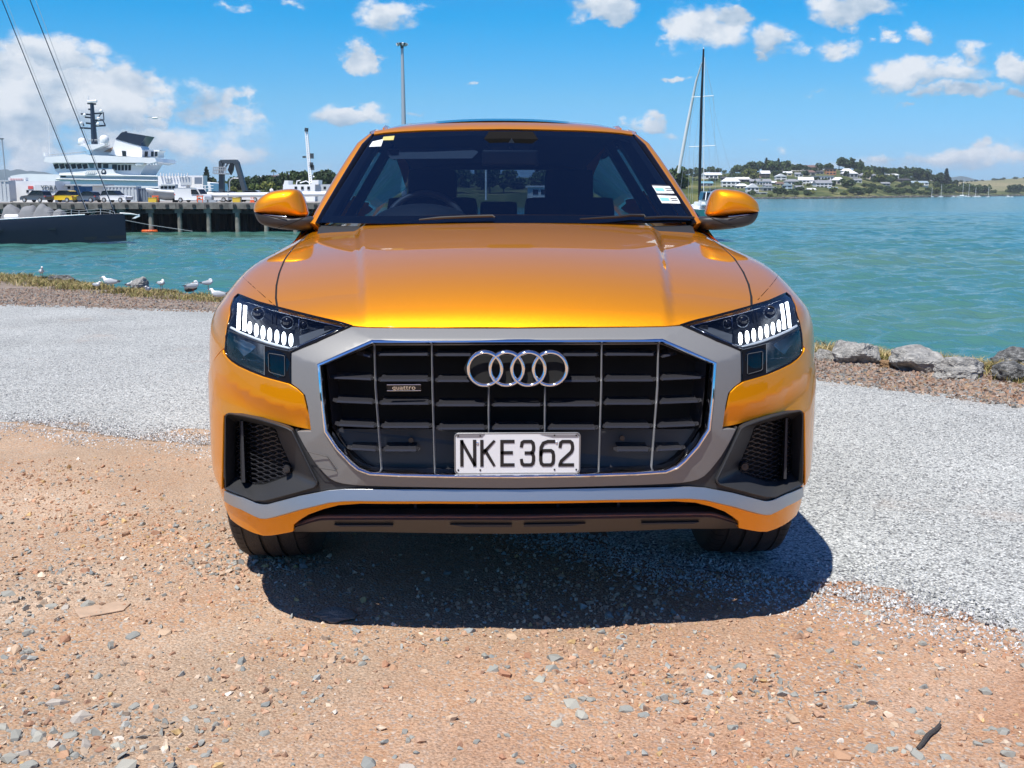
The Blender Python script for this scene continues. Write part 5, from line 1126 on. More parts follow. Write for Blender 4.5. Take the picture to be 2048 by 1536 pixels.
# pebbles on the dirt strip beyond the gravel
n = 24000; x = rng.uniform(shore[1, 0], shore[6, 0]+1, n); y = np.interp(x, farL[:, 0], farL[:, 1])+rng.uniform(-.3, 3.2, n); k = y < shore_y(x)+.3; x1_, y1_ = x[k], y[k]
x = rng.uniform(shore[7, 0], shore[13, 0], n); y = np.interp(x, farL[:, 0], farL[:, 1])+rng.uniform(-.2, 1.8, n); k = y < shore_y(x)+.3; x = np.concatenate([x1_, x[k]]); y = np.concatenate([y1_, y[k]]); n = len(x)
cc_ = pick(n)*.68; gmix = rng.uniform(0, 1, (n, 1)); cc_ = cc_*(1-.7*gmix)+.22*.7*gmix; me = scatter('pebbles', x, y, rng.uniform(.008, .024, n), cc_, stone_base(8, 12), z=gz(x, y)); tag(put('pebbles', me), kind='stuff')
# ---- water
WZ = -4.1
def water_mat():
    m, N, L, b = new_mat('harbour_water'); tc = N.new('ShaderNodeTexCoord')
    def noise(sx, sy, s, d, r=.55):
        mp = N.new('ShaderNodeMapping'); mp.inputs['Scale'].default_value = (sx, sy, 1); mp.inputs['Rotation'].default_value = (0, 0, .12); L.new(tc.outputs['Object'], mp.inputs[0]); n = N.new('ShaderNodeTexNoise'); n.inputs['Scale'].default_value = s; n.inputs['Detail'].default_value = d; n.inputs['Roughness'].default_value = r; L.new(mp.outputs[0], n.inputs['Vector']); return n.outputs['Fac']
    pn = noise(.3, 1, .02, 4); r = N.new('ShaderNodeValToRGB'); L.new(pn, r.inputs[0]); e = r.color_ramp.elements; e[0].position = .36; e[0].color = (.030, .155, .165, 1); e[1].position = .62; e[1].color = (.085, .178, .122, 1)
    w1 = noise(.55, 1, .55, 5, .62); w2 = noise(.45, 1, .12, 3)
    fm = noise(.35, 1, .33, 9, .72); fr = N.new('ShaderNodeMapRange'); L.new(fm, fr.inputs[0]); fr.inputs[1].default_value = .705; fr.inputs[2].default_value = .74
    x = N.new('ShaderNodeMix'); x.data_type = 'RGBA'; L.new(fr.outputs[0], x.inputs[0]); L.new(r.outputs[0], x.inputs[6]); x.inputs[7].default_value = (.65, .72, .72, 1); L.new(x.outputs[2], b.inputs['Base Color'])
    b.inputs['Roughness'].default_value = .12; b.inputs['IOR'].default_value = 1.33; b.inputs['Specular IOR Level'].default_value = .36
    a = N.new('ShaderNodeMath'); a.operation = 'MULTIPLY_ADD'; L.new(w2, a.inputs[0]); a.inputs[1].default_value = 2.4; L.new(w1, a.inputs[2])
    bp = N.new('ShaderNodeBump'); bp.inputs['Strength'].default_value = 1.0; bp.inputs['Distance'].default_value = .30; L.new(a.outputs[0], bp.inputs['Height']); L.new(bp.outputs[0], b.inputs['Normal']); return m
# water surface: real wavelets near, flat beyond what the eye can part
aa = np.linspace(R(-47), R(49), 1250); dd = [24.0]
while dd[-1] < 420: dd.append(dd[-1]*1.0062)
dd = np.array(dd); A_, D_ = np.meshgrid(aa, dd); WX, WYy = CAM[0]+D_*np.sin(A_), CAM[1]+D_*np.cos(A_); HZ = np.zeros_like(WX); wr = np.random.default_rng(5)
for i in range(64):
    lam = .55*math.exp(wr.uniform(0, 2.5)); th = wr.normal(-1.15, .55); kx, ky = 2*math.pi/lam*math.cos(th), 2*math.pi/lam*math.sin(th); fade = np.clip(1.6-D_*.0062*2.6/lam, 0, 1)*np.clip((420-D_)/150, 0, 1); s_ = np.sin(kx*WX+ky*WYy+wr.uniform(0, 6.28)+1.5*np.sin(.11*WX+.07*WYy+i)); HZ += .0066*lam*.85*fade*(s_+.25*np.cos(2*(kx*WX+ky*WYy)))
WV = np.stack([WX, WYy, WZ+HZ], -1).reshape(-1, 3); na, nd = len(aa), len(dd); ii = np.arange(na*nd).reshape(nd, na); WF = np.stack([ii[:-1, :-1], ii[:-1, 1:], ii[1:, 1:], ii[1:, :-1]], -1).reshape(-1, 4)
M_WATER = water_mat(); far_pts = []
wt = put('water', np_mesh('water', WV, WF, M_WATER, True)); tag(wt, kind='structure')
m = MB()
for k in range(0, na-1, 23):
    a0, a1 = aa[k], aa[min(k+23, na-1)]
    m.add([(CAM[0]+r_*math.sin(a_), CAM[1]+r_*math.cos(a_), WZ) for r_, a_ in ((dd[-1], a0), (dd[-1], a1), (7700, a1), (7700, a0))], [(0, 3, 2, 1)])
rr_ = [R(49)+(R(105)-R(49))*k/10 for k in range(11)]+[R(-105)+(R(-47)-R(-105))*k/10 for k in range(11)]
for a0, a1 in [q for q in zip(rr_[:-1], rr_[1:]) if q[1] > q[0]]: m.add([(CAM[0]+r_*math.sin(a_), CAM[1]+r_*math.cos(a_), WZ) for r_, a_ in ((24, a0), (24, a1), (7700, a1), (7700, a0))], [(0, 3, 2, 1)])
o = m.build('open_water', M_WATER); tag(o, kind='structure')
# ------------------------------------------------------------------ harbour: helpers that place things at their real distance
def pp(mb, px, Y, depth):                                      # polygon of photo pixels at distance plane Y, given real depth
    mb.prism([at(u, v, Y) for u, v in px], (0, depth, 0)); return mb
def pbox(mb, u0, v0, u1, v1, Y, depth): return pp(mb, [(u0, v1), (u1, v1), (u1, v0), (u0, v0)], Y, depth)
def ptube(mb, px, Y, r, n=6): mb.path([at(p[0], p[1], p[2] if len(p) > 2 else Y) for p in px], r, n); return mb
def base(u, v, Y): return tuple(at(u, v, Y))
M_WHITE = pbr('ship_white', (.86, .87, .87), .4, var=.05, vscale=.3); M_WHITE2 = pbr('painted_white', (.80, .81, .81), .5, var=.07, vscale=.5); M_NAVY = pbr('navy_paint', (.022, .032, .055), .3); M_DGREY = pbr('dark_steel', (.045, .06, .075), .5)
M_WIN = pbr('dark_window', (.012, .018, .026), .12); M_ORANGE = pbr('signal_orange', (.75, .13, .03), .5); M_YEL = pbr('yellow_bin', (.70, .48, .05), .5); M_STEEL = pbr('galvanised_steel', (.45, .48, .50), .5, .4)
M_WOOD = pbr('weathered_timber', (.165, .15, .135), .9, var=.4, vscale=1.2, bump=.5, bscale=4); M_PILE = pbr('old_pile', (.22, .205, .17), .9, var=.45, vscale=1.5, bump=.5, bscale=5); M_DARKW = pbr('dark_timber', (.02, .021, .023), .9)  # dark timber has the shade under the wharf deck put into its colour
M_BLUE = pbr('container_blue', (.04, .17, .42), .5); M_CORR = pbr('container_grey', (.50, .54, .56), .5); M_CORRD = pbr('container_slate', (.16, .20, .25), .5); M_RED = pbr('faded_red', (.62, .10, .10), .6); M_BLACK = pbr('black_paint', (.01, .01, .012), .4); M_TARP = pbr('grey_tarpaulin', (.20, .205, .215), .8, bump=.3, bscale=2)
DZ = float(at(300, 405.5, 147)[2])                             # wharf deck level
# ---- wharf
wh = thing('wharf', 'weathered timber wharf on piles across the far side of the basin', 'wharf', (0, 0, 0))
xw0, xw1 = at(-140, 400, 147)[0], at(720, 400, 147)[0]
MB().box2((xw0, 147.5, DZ-.5), (xw1, 190, DZ-.02)).build('deck', pbr('wharf_deck', (.30, .28, .26), .9, var=.2, vscale=.4), wh)
uu = -140
while uu < 715:
    u2 = uu+random.choice((58, 74, 90)); a = at(uu, 406, 147); b = at(min(u2, 720)-.6, 418, 147)
    MB().box2((a[0], 147.0+random.uniform(0, .06), b[2]), (b[0], 147.48, a[2]+random.uniform(-.03, .05))).build('edge_beam', M_WOOD, wh); uu = u2
for k in range(32):
    p = at(-125+27*k, 412, 146.98); MB().box2((p[0]-.22, 146.9, p[2]-.2), (p[0]+.22, 147.01, p[2]+.22)).build('drain_hole', M_DARKW, wh)
for k in range(15):
    u = -107.5+58*k; p = at(u, 420, 147.3); r_ = random.uniform(.29, .35)
    m = MB(); m.rod((p[0], 147.75, WZ-2), (p[0]+random.uniform(-.1, .1), 147.75, DZ-1.0), r_*1.05, r_*.92, 10); m.build('pile', M_PILE, wh, smooth=50)
    MB().box((p[0], 147.75, DZ-1.1), (1.05, .7, .55)).build('pile_cap', M_WOOD, wh)
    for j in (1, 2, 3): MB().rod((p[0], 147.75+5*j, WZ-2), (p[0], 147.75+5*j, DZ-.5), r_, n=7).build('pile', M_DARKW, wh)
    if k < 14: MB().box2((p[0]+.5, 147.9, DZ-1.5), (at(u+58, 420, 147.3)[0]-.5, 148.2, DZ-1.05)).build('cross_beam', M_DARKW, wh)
MB().box2((xw0, 166, WZ-2), (xw1, 166.4, DZ-.5)).build('back_wall', M_DARKW, wh)  # near-black wall added to close off the dark space under the deck
m = MB()
for k in range(20):
    t, t2 = 2*math.pi*k/20, 2*math.pi*(k+1)/20; p = at(299, 461, 147.7)
    m.path([(p[0]+.85*math.cos(t), 147.75+.85*math.sin(t), WZ+.15), (p[0]+.85*math.cos(t2), 147.75+.85*math.sin(t2), WZ+.15)], .24, 6)
tag(m.build('float_collar', M_ORANGE), 'orange float collar round the foot of a wharf pile', 'float')
tag(ptube(MB(), [(228,436,140),(300,450,140),(385,462.5,140)], 140, .035, 4).build('mooring_line', M_STEEL), 'pale mooring line sagging from the dark yacht bow past the piles', 'rope')
# ---- small cars and a van on the wharf
def body_loft(prof, half, mb, r=.12):
    n = len(prof); mb.loft([[(x, s*half*k, z) for x, z in prof] for s, k in ((-1, .90), (-1, 1.0), (1, 1.0), (1, .90))], cap0=True, cap1=True); return mb
def mini_car(name, lab, cat, mat, loc, rz, kind, group):
    t = thing(name, lab, cat, loc, rz, group)
    if kind == 'suv': body = [(-2.2,.35),(-2.25,.75),(-2.1,.98),(-1.0,1.02),(.95,1.0),(1.9,.88),(2.2,.7),(2.22,.35)]; gl = [(-2.0,.98),(-1.75,1.5),(-1.3,1.62),(.1,1.62),(.95,1.0)]
    elif kind == 'hatch': body = [(-2.0,.32),(-2.05,.7),(-1.9,.92),(-1.0,.95),(.8,.92),(1.8,.8),(2.05,.62),(2.05,.32)]; gl = [(-1.85,.92),(-1.5,1.40),(-1.0,1.5),(.0,1.5),(.85,.92)]
    else: body = [(-2.5,.35),(-2.55,1.9),(-2.4,2.0),(.9,2.0),(1.3,1.85),(1.75,1.15),(2.35,1.0),(2.5,.7),(2.5,.35)]; gl = [(.35,1.12),(.35,1.78),(1.15,1.78),(1.62,1.12)]
    body_loft(body, .90, MB()).build('body', mat, t, bevel=.06, smooth=45)
    if kind != 'van':
        body_loft(gl, .76, MB()).build('window_band', M_WIN, t, bevel=.03, smooth=45)
        rf = [p for p in gl if p[1] > 1.3]; body_loft([(p[0], p[1]+.03) for p in rf]+[(rf[-1][0]-.1, rf[-1][1]-.04), (rf[0][0]+.2, rf[0][1]-.04)], .70, MB()).build('roof', mat, t, bevel=.02, smooth=45)
        MB().box2((2.0, -.7, .58), (2.24, .7, .72) if kind == 'suv' else (2.08, .7, .72)).build('front_grille', M_BLACK, t)
    else:
        body_loft(gl, .915, MB()).build('side_window', M_WIN, t); MB().add([(1.33, -.72, 1.82), (1.33, .72, 1.82), (1.79, .78, 1.16), (1.79, -.78, 1.16)], [(0, 1, 2, 3)]).build('windscreen', M_WIN, t)
    L_ = 1.45 if kind != 'van' else 1.6
    for x in (-L_+.1, L_-.08):
        for s in (-1, 1):
            w = MB().rod((x, s*.80, .34), (x, s*.93, .34), .34, n=14).build('wheel', M_RUBBER, t, smooth=40); MB().rod((x, s*.925, .34), (x, s*.945, .34), .21, n=10).build('rim', M_STEEL, w)
    ez = body[-1][0]; bz = body[0][0]
    for s in (-1, 1):
        MB().box((ez-.03, s*.68, .74), (.14, .34, .13)).build('headlight', M_STICK, t); MB().box((bz+.03, s*.72, .84 if kind != 'van' else 1.1), (.12, .26, .16)).build('tail_light', M_RED, t)
    return t
CG = 'cars parked along the wharf edge'
def wl(u, Y): p = at(u, 400, Y); return (p[0], Y, DZ)
mini_car('parked_suv','dark grey sport utility car ending the wharf row, beside a yellow car','car',pbr('car_grey',(.10,.115,.135),.3,.4,.5),wl(74,151.5),R(158),'suv',CG)
mini_car('parked_suv','bright yellow sport utility car between two grey cars on the wharf','car',pbr('car_yellow',(.72,.50,.03),.35,0,.5),wl(127,152.3),R(160),'suv',CG)
mini_car('parked_hatchback','blue grey hatchback between the yellow car and a white one','car',pbr('car_bluegrey',(.13,.16,.20),.3,.4,.5),wl(174,152.0),R(160),'hatch',CG)
mini_car('parked_suv','white sport utility car with its nose to the water, in front of a ribbed container','car',pbr('car_white',(.75,.76,.77),.3,0,.5),wl(232.5,151.6),R(-20),'suv',CG)
mini_car('delivery_van','white panel van beside the grey workboat on the wharf','van',pbr('van_white',(.76,.77,.78),.35,0,.4),wl(387,151.5),R(-22),'van',CG)
mini_car('parked_hatchback','white hatchback behind an orange barrier under the long spar','car',pbr('car_white2',(.7,.71,.72),.3,0,.4),wl(436,157),R(-15),'hatch',CG)
mini_car('parked_hatchback','red hatchback half hidden by the yellow bin and white spar','car',pbr('car_red',(.35,.05,.05),.35,0,.4),wl(466,160),R(-15),'hatch',CG)
mini_car('parked_suv','white car parked beyond the traffic cones by the orange car mirror','car',pbr('car_white3',(.68,.69,.70),.3,0,.4),wl(497,158),R(170),'suv',CG)
# ---- containers, shed, signs, bins on the wharf
def corrugated(u0, v0, u1, Y, dep, mat, lab, pitch=.34, amp=.07, door=None, nm='shipping_container', cat='container'):
    a, b = at(u0, v0, Y), at(u1, v0, Y); t = thing(nm, lab, cat, ((a[0]+b[0])/2, Y, DZ)); w = (b[0]-a[0])/2; h = a[2]-DZ
    MB().box2((-w, .1, .12), (w, dep, h)).build('box', mat, t); m = MB(); n = int(2*w/pitch)
    for i in range(n): x0 = -w+.1+i*(2*w-.2)/n; MB; m.box2((x0, 0.0, .2), (x0+pitch*.45, .11, h-.12))
    o = m.build('side_ribs', mat, t); o['kind'] = 'stuff'; MB().box2((-w-.02, -.03, h-.14), (w+.02, .12, h+.02)).build('top_rail', mat, t); MB().box2((-w-.02, -.03, 0), (w+.02, .12, .18)).build('bottom_rail', mat, t); return t
corrugated(-60, 361, 16.5, 156, 2.4, M_CORR, 'pale ribbed container at the picture edge beside the white shed', .55)
corrugated(143.5, 372.5, 184.5, 165, 2.4, M_BLUE, 'bright blue container under the white ship, behind the yellow and blue grey cars')
corrugated(207, 372.5, 272, 162, 2.5, M_CORR, 'long pale grey ribbed container behind the white sport utility car', .5)
corrugated(274.5, 376, 309, 163, 2.4, M_CORRD, 'dark slate ribbed container behind the workboat stem', .4)
sh = thing('harbour_shed', 'white shed with faded red signs behind the parked grey car', 'shed', wl(58, 160)); sx = at(58, 400, 160)[0]
def rel(px, Y, o): return [np.array(at(u, v, Y))-np.array(o) for u, v in px]
def rbox(par, nm, mat, u0, v0, u1, v1, Y, dep, dy=0.0):
    o = par.location; m = MB(); m.prism([p+np.array([0, dy, 0]) for p in rel([(u0, v1), (u1, v1), (u1, v0), (u0, v0)], Y, o)], (0, dep, 0)); return m.build(nm, mat, par)
rbox(sh, 'wall', M_WHITE2, 17, 362, 110, 406, 160, 6); rbox(sh, 'parapet', M_WHITE2, 16.6, 355, 51, 362, 160.2, 1.0)
sg = rbox(sh, 'sign_panel', pbr('faded_sign', (.70, .62, .62), .6), 19, 356.5, 46, 361, 160.1, .05)
text_part('sign_lettering', 'MARINE', .42, tuple(np.array(at(32.5, 358.8, 160.05))-np.array(sh.location)), pbr('faded_red_letters', (.62, .30, .32), .6), sh, sx=1.0)
for o in list(sh.children):
    if o.name.startswith('sign_lettering'): bpy.data.objects.remove(o)     # the lettering is too faded in the photo to read
for i in range(5): rbox(sh, 'faded_mark', pbr('faded_red_mark', (.66, .36, .38), .6), 21+5*i, 357.3, 23.6+5*i, 360, 160.0, .05)
rbox(sh, 'red_sign', M_RED, 56, 372, 66, 378, 159.9, .08); rbox(sh, 'window', M_WIN, 52.5, 380, 57, 385, 159.93, .06); rbox(sh, 'door', M_WOOD, 20.5, 381, 24.5, 405, 159.9, .1)
sb = thing('name_board', 'white board reading YDRA in dark capitals beside the shed', 'sign', wl(98, 158.5)); rbox(sb, 'board', pbr('board_pale', (.60, .63, .65), .5), 69, 370, 110, 390, 158.5, .25)
text_part('lettering', 'YDRA', 1.05, tuple(np.array(at(98.3, 376.7, 158.4))-np.array(sb.location)), M_DGREY, sb, sx=.86, thick=.02)
rbox(sb, 'text_line', M_DGREY, 90, 382.5, 106, 384, 158.42, .05)
kk = thing('white_kiosk', 'small white flat roofed hut beside the blue container', 'hut', wl(127, 164)); rbox(kk, 'wall', M_WHITE2, 110, 371, 143, 406, 164, 4); rbox(kk, 'roof', M_CORR, 108, 368.5, 206, 371, 163.4, 5); rbox(kk, 'window', M_WIN, 135, 372.8, 140.5, 378, 163.9, .08); rbox(kk, 'side_wall', M_WHITE2, 185, 371.5, 206, 400, 165, 2)
for u0, u1, lab in ((298,314,'yellow plastic bin beside an orange frame under the workboat'),(466,481,'yellow plastic bin by the lamp post and red hatchback')):
    t = thing('plastic_bin', lab, 'bin', wl((u0+u1)/2, 149), 0, 'yellow bins on the wharf'); w = (at(u1, 400, 149)[0]-at(u0, 400, 149)[0])/2; m = MB().box((0, 0, .33), (2*w, .8, .6)); m.build('tub', M_YEL, t, bevel=.05); MB().box((0, 0, .64), (2*w+.06, .86, .06)).build('lid', M_YEL, t)
for u, lab in ((311,'orange steel frame beside the yellow bin'),(400,'orange and white barrier beside the van')):
    t = thing('barrier', lab, 'barrier', wl(u, 149.2)); 
    for x in (-.35, .35): MB().box2((x-.05, -.05, 0), (x+.05, .05, .95)).build('post', M_ORANGE, t)
    for z in (.35, .8): MB().box2((-.45, -.04, z), (.45, .04, z+.14)).build('rail', M_ORANGE, t)
for u in (502.4, 506.6):
    t = thing('traffic_cone', 'orange traffic cone %s, on the wharf left of the orange car mirror' % ('nearer the red hatchback' if u < 504 else 'nearer the mirror'), 'cone', wl(u, 149.4), 0, 'traffic cones'); MB().rod((0, 0, .03), (0, 0, .75), .17, .03, 10).build('cone', M_ORANGE, t); MB().rod((0, 0, .4), (0, 0, .52), .105, .08, 10).build('white_band', M_WHITE, t); MB().box((0, 0, .02), (.42, .42, .04)).build('foot', M_ORANGE, t)
t = thing('crate_pile', 'low stack of crates and pallets beside the white van front', 'crates', wl(417, 149.6))
for x, z, w_ in ((-.7, .2, 1.2), (.6, .2, 1.0), (0, .55, .9)): MB().box((x, 0, z), (w_, .9, .32)).build('crate', M_STEEL, t)
sp = ptube(MB(), [(415,388.5),(430,390.2),(540,389.5),(662,387.5)], 152.5, .33, 10); tag(sp.build('yacht_spar', M_WHITE2, smooth=50), 'long white mast lying level along the wharf', 'mast')
for u in (424, 480, 536, 600): MB().box2((at(u, 395, 152.5)[0]-.2, 152.3, DZ), (at(u, 395, 152.5)[0]+.2, 152.7, at(u, 391, 152.5)[2])).build('spar_rest', M_DGREY, None)
for o in [o for o in C.objects if o.name.startswith('spar_rest')]: o.parent = C.objects['yacht_spar']
# workboat on a cradle
wb = thing('workboat', 'grey hulled workboat with small cabin standing ashore beside the van', 'boat', wl(330, 154)); m = MB(); st = []
for u, b, top, keel in ((292,.05,378.5,381),(300,.5,379.5,391),(312,.95,381,397.5),(330,1.1,383,400.5),(358,1.05,384.5,401),(362,1.0,384.5,400)):
    a, k = at(u, top, 154), at(u, keel, 154); st.append([np.array([a[0], 154+s*b*q, a[2]*(1-f)+k[2]*f])-np.array(wb.location) for s, q, f in ((-1, 1, 0), (-1, .92, .45), (-1, .55, .8), (0, 0, 1), (1, .55, .8), (1, .92, .45), (1, 1, 0))])
m.loft(st, closed=False); m.loft([[p[0], p[-1]] for p in st], closed=False); m.build('hull', pbr('hull_grey', (.40, .41, .42), .5), wb, smooth=50)
ptube(m := MB(), [(292,378),(312,380.8),(335,383),(362,384.4)], 152.85, .16); m.v = [tuple(np.array(p)-np.array(wb.location)) for p in m.v]; m.build('rubbing_strake', M_WHITE, wb)
rbox(wb, 'cabin', M_CORR, 317, 371, 351, 383, 153.4, 1.3); rbox(wb, 'roof', M_CORR, 322, 368.5, 350, 371, 153.2, 1.6)
for u in (321, 328.5, 337, 344): rbox(wb, 'window', M_WIN, u, 372.5, u+5.5, 377.5, 153.35, .05)
for u in (308, 345): rbox(wb, 'cradle', M_DARKW, u, 396, u+6, 406, 153.4, 1.4)
# ---- the white ship
SY = 205
ship = thing('ship', 'large white ship with dark topped funnel, radar mast and bridge behind the wharf', 'ship', base(200, 400, SY)); SL = np.array(ship.location)
def sp_(nm, mat, px, dy=0.0, dep=10, par=None, **k):
    m = MB(); m.prism([np.array(at(u, v, SY))-SL+np.array([0, dy, 0]) for u, v in px], (0, dep, 0)); return m.build(nm, mat, par or ship, **k)
def st_(nm, mat, px, r, dy=0.0, n=6, par=None):
    m = MB(); m.path([np.array(at(u, v, SY))-SL+np.array([0, dy, 0]) for u, v in px], r, n); return m.build(nm, mat, par or ship, smooth=50)
hull = sp_('hull', M_WHITE, [(20,352),(40,348.5),(60,347.5),(118,349),(124,357),(318,357),(420,366),(430,420),(60,420),(30,372)], 0, 14)
sp_('bulwark', M_WHITE, [(118,346),(226,338),(231,346.5),(245,350),(317,352),(317,357),(122,357.4)], -.12, 14); st_('rubbing_band', M_STEEL, [(113,358.3),(316,362)], .14, -.25); st_('deck_edge', M_WHITE, [(120,350.2),(226,350.8),(316,352.6)], .12, -.3)
sp_('hull_grey_panel', pbr('ship_grey_band', (.50, .54, .58), .5), [(124,351.8),(315,353.2),(315,361),(118,357.8)], -.14, .1); sp_('anchor_pocket', M_WIN, [(122,350.6),(133,350.8),(132,354.5),(121,354)], -.2, .15)  # plain grey panel along the white hull
br = sp_('bridge', M_WHITE, [(101,325.5),(290,327),(276,350),(115,350),(106,341)], 1.0, 10)
for i in range(6):
    u = 102.5+11.6*i; sp_('bridge_window', M_WIN, [(u, 328.4), (u+9.4, 327), (u+11.8, 335.8), (u+3.6, 337.8)], .9, .12)
sp_('bridge_window', pbr('green_window', (.12, .22, .24), .15), [(172.5,326),(184,326),(184,336),(177,336)], .9, .12); sp_('door', M_WIN, [(192,325),(199,325),(199,336),(192,336)], .9, .12); sp_('window', M_DGREY, [(203,327.5),(213,327.5),(213,336),(203,336)], .9, .12); sp_('door', M_WIN, [(221,328.5),(230.5,328.5),(230.5,340),(221,340)], .9, .12)
for i in range(4): sp_('window', M_WIN, [(232.5+7*i, 329.5), (237.5+7*i, 329.5), (237.5+7*i, 340.5), (232.5+7*i, 340.5)], .9, .12)
cr_ = sp_('crest', M_NAVY, [(208+5*math.cos(t), 344.5+6.2*math.sin(t)) for t in np.linspace(0, 6.28, 17)[:-1]], -.2, .06); sp_('crest_centre', M_WHITE, [(208+2.2*math.cos(t), 343+2.8*math.sin(t)) for t in np.linspace(0, 6.28, 9)[:-1]], -.26, .05, cr_)
sp_('wing_panel', M_WHITE, [(199,337.5),(226,337.5),(231,347),(226,350),(197,352)], -.1, .2)
rf = sp_('bridge_roof', M_WHITE, [(90,323),(93,314.5),(172,308.5),(178,310),(312,316),(315,324),(300,327.5),(288,325.5),(100,325.5)], -.6, 13)
sp_('upper_house', M_WHITE, [(172,309.5),(178,292),(218,294.5),(214,307.5),(250,312),(230,314)], 2, 6); sp_('exhaust_housing', pbr('ship_tan', (.30, .22, .17), .6), [(201,302.5),(220,293),(217,303.5)], 1.6, 3)
fn = sp_('funnel', M_WHITE, [(212.5,308),(219.5,301),(227,277),(228.5,276),(275.8,291),(280.5,300),(279,314),(226,310.5)], 1.2, 5); sp_('funnel_cap', M_NAVY, [(227,277.3),(238,265),(242,263),(289,270.8),(275.5,291.2)], 1.1, 5.2, fn); sp_('funnel_door', M_WIN, [(239.5,301),(248,301.5),(248.5,312.5),(241,312)], 1.1, .12, fn); st_('exhaust_pipe', M_NAVY, [(241.5,264),(241,261)], .25, 3, 6, fn)
pd = sp_('aft_wheelhouse', M_WHITE, [(278,298),(309.5,299),(309.5,301),(306,302),(306,313),(277,312)], 3, 4)
for u in (280, 292.5, 300): sp_('window', M_WIN, [(u, 302), (u+(5.5 if u != 280 else 6.5), 302), (u+5.5, 312), (u, 312)], 2.9, .1, pd)
for u, v, r_, nm in ((164,283.5,7.4,'radome'),(208.6,279.5,8.6,'radome')):
    p = np.array(at(u, v, SY))-SL; s_ = r_/FOC*(SY+3); m = MB(); m.loft([[(p[0]+s_*math.cos(t)*q, p[1]+s_*math.sin(t)*q, p[2]+z*s_) for t in np.linspace(0, 6.283, 17)[:-1]] for q, z in ((.72, -1.05), (1, -.8), (1, .1), (.92, .5), (.7, .82), (.38, .99), (.02, 1.05))], cap0=True, cap1=True); m.build(nm, M_WHITE, ship, smooth=60)
sp_('radome_platform', M_WHITE, [(163,292),(166,290),(214,288.5),(212,291.5),(190,300),(178,300),(174,294.5)], -1, 3)
mast = st_('radar_mast', M_NAVY, [(187.5,288),(186,268),(184,240),(182,207)], [.62, .55, .45, .35], .5)
for v, u0, u1 in ((255.5,158,186),(246,170,184.5),(227.5,160,180),(252,186,209),(240.5,187,204),(234,168,183),(218,175,183),(227,184,203),(206.5,173,190)): st_('yard', M_NAVY, [(u0, v), (u1, v+(1.5 if u0 < 183 else -1.0))], .17, .5, 5, mast)
for px in ([(186,252),(196,233),(203,223)],[(190,240),(204,240),(209,251)],[(205,224),(206,240)],[(163,244),(166,252)]): st_('brace', M_NAVY, px, .12, .5, 4, mast)
for u, v in ((163,246.5),(169,230),(196,248),(197,237),(202,222)): p = np.array(at(u, v, SY))-SL; MB().ball(p, .32, 8, 5).build('mast_lamp', M_WHITE, mast)
st_('radar_scanner', M_WHITE, [(175,203.5),(193,202)], .25, .2, 6, mast); st_('top_aerial', M_WHITE, [(174.2,205),(174,191)], .09, .5, 5, mast); st_('whip_aerial', M_WHITE, [(97,311),(96,270),(95.6,235)], .07, .5, 5); st_('bow_light', M_WHITE, [(88.5,312),(88,305)], .3, .5, 6)
for u0, u1, v0, v1 in ((98,172,309.5,303.5),(232,312,313,316.5),(178,206,280,278.5)):
    m = MB(); n = 12
    for i in range(n+1):
        a = np.array(at(u0+(u1-u0)*i/n, v0+(v1-v0)*i/n+3.4, SY))-SL; b = np.array(at(u0+(u1-u0)*i/n, v0+(v1-v0)*i/n, SY))-SL; m.rod(a, b, .05, n=4)
    m.path([np.array(at(u0, v0, SY))-SL, np.array(at(u1, v1, SY))-SL], .06, 4); m.build('railing', M_STEEL, ship)
for i in range(5): st_('fairlead', M_WHITE, [(172+4*i, 348), (176+4*i, 341)], .14, -.4, 5)
for i in range(3): st_('bracket', M_WHITE, [(273+4*i, 330), (279+4.5*i, 326)], .25, -.3, 5)
for u in (297, 303, 309, 314): st_('hanging_lamp', M_WHITE, [(u, 325), (u, 330)], .26, -.3, 6)
# deck gear aft: racks and white housings
dg = thing('deck_housing', 'white deck housings and pale racks aft of the ship, above the van', 'housing', base(360, 378, 190)); DL = np.array(dg.location)
def dp(nm, mat, u0, v0, u1, v1, Y=190, dep=3): m = MB(); m.prism([np.array(at(u, v, Y))-DL for u, v in ((u0, v1), (u1, v1), (u1, v0), (u0, v0))], (0, dep, 0)); return m.build(nm, mat, dg)
dp('wall', M_WHITE, 316, 352, 372, 378); dp('wall', M_WHITE, 372, 351, 406, 379, 191); dp('wall', M_WHITE, 362, 371, 408, 404, 192); dp('shutter', M_CORR, 361, 354, 383, 370, 189.9, .1); dp('shutter', M_CORRD, 389, 354.5, 404, 368, 189.9, .1); dp('shutter', M_CORR, 332, 357, 342, 365, 189.9, .1)
for i in range(10): dp('rack', M_WHITE, 320+6*i, 345.5+(i % 3), 321.2+6*i, 353, 189.5, .4)
for i in range(5): dp('rail', M_WHITE, 381+i*9.5, 371, 382.3+i*9.5, 382, 189.2, .2)
dp('rail', M_WHITE, 381, 370.5, 427, 371.5, 189.2, .2); dp('rail', M_WHITE, 381, 376.5, 427, 377.3, 189.2, .2)
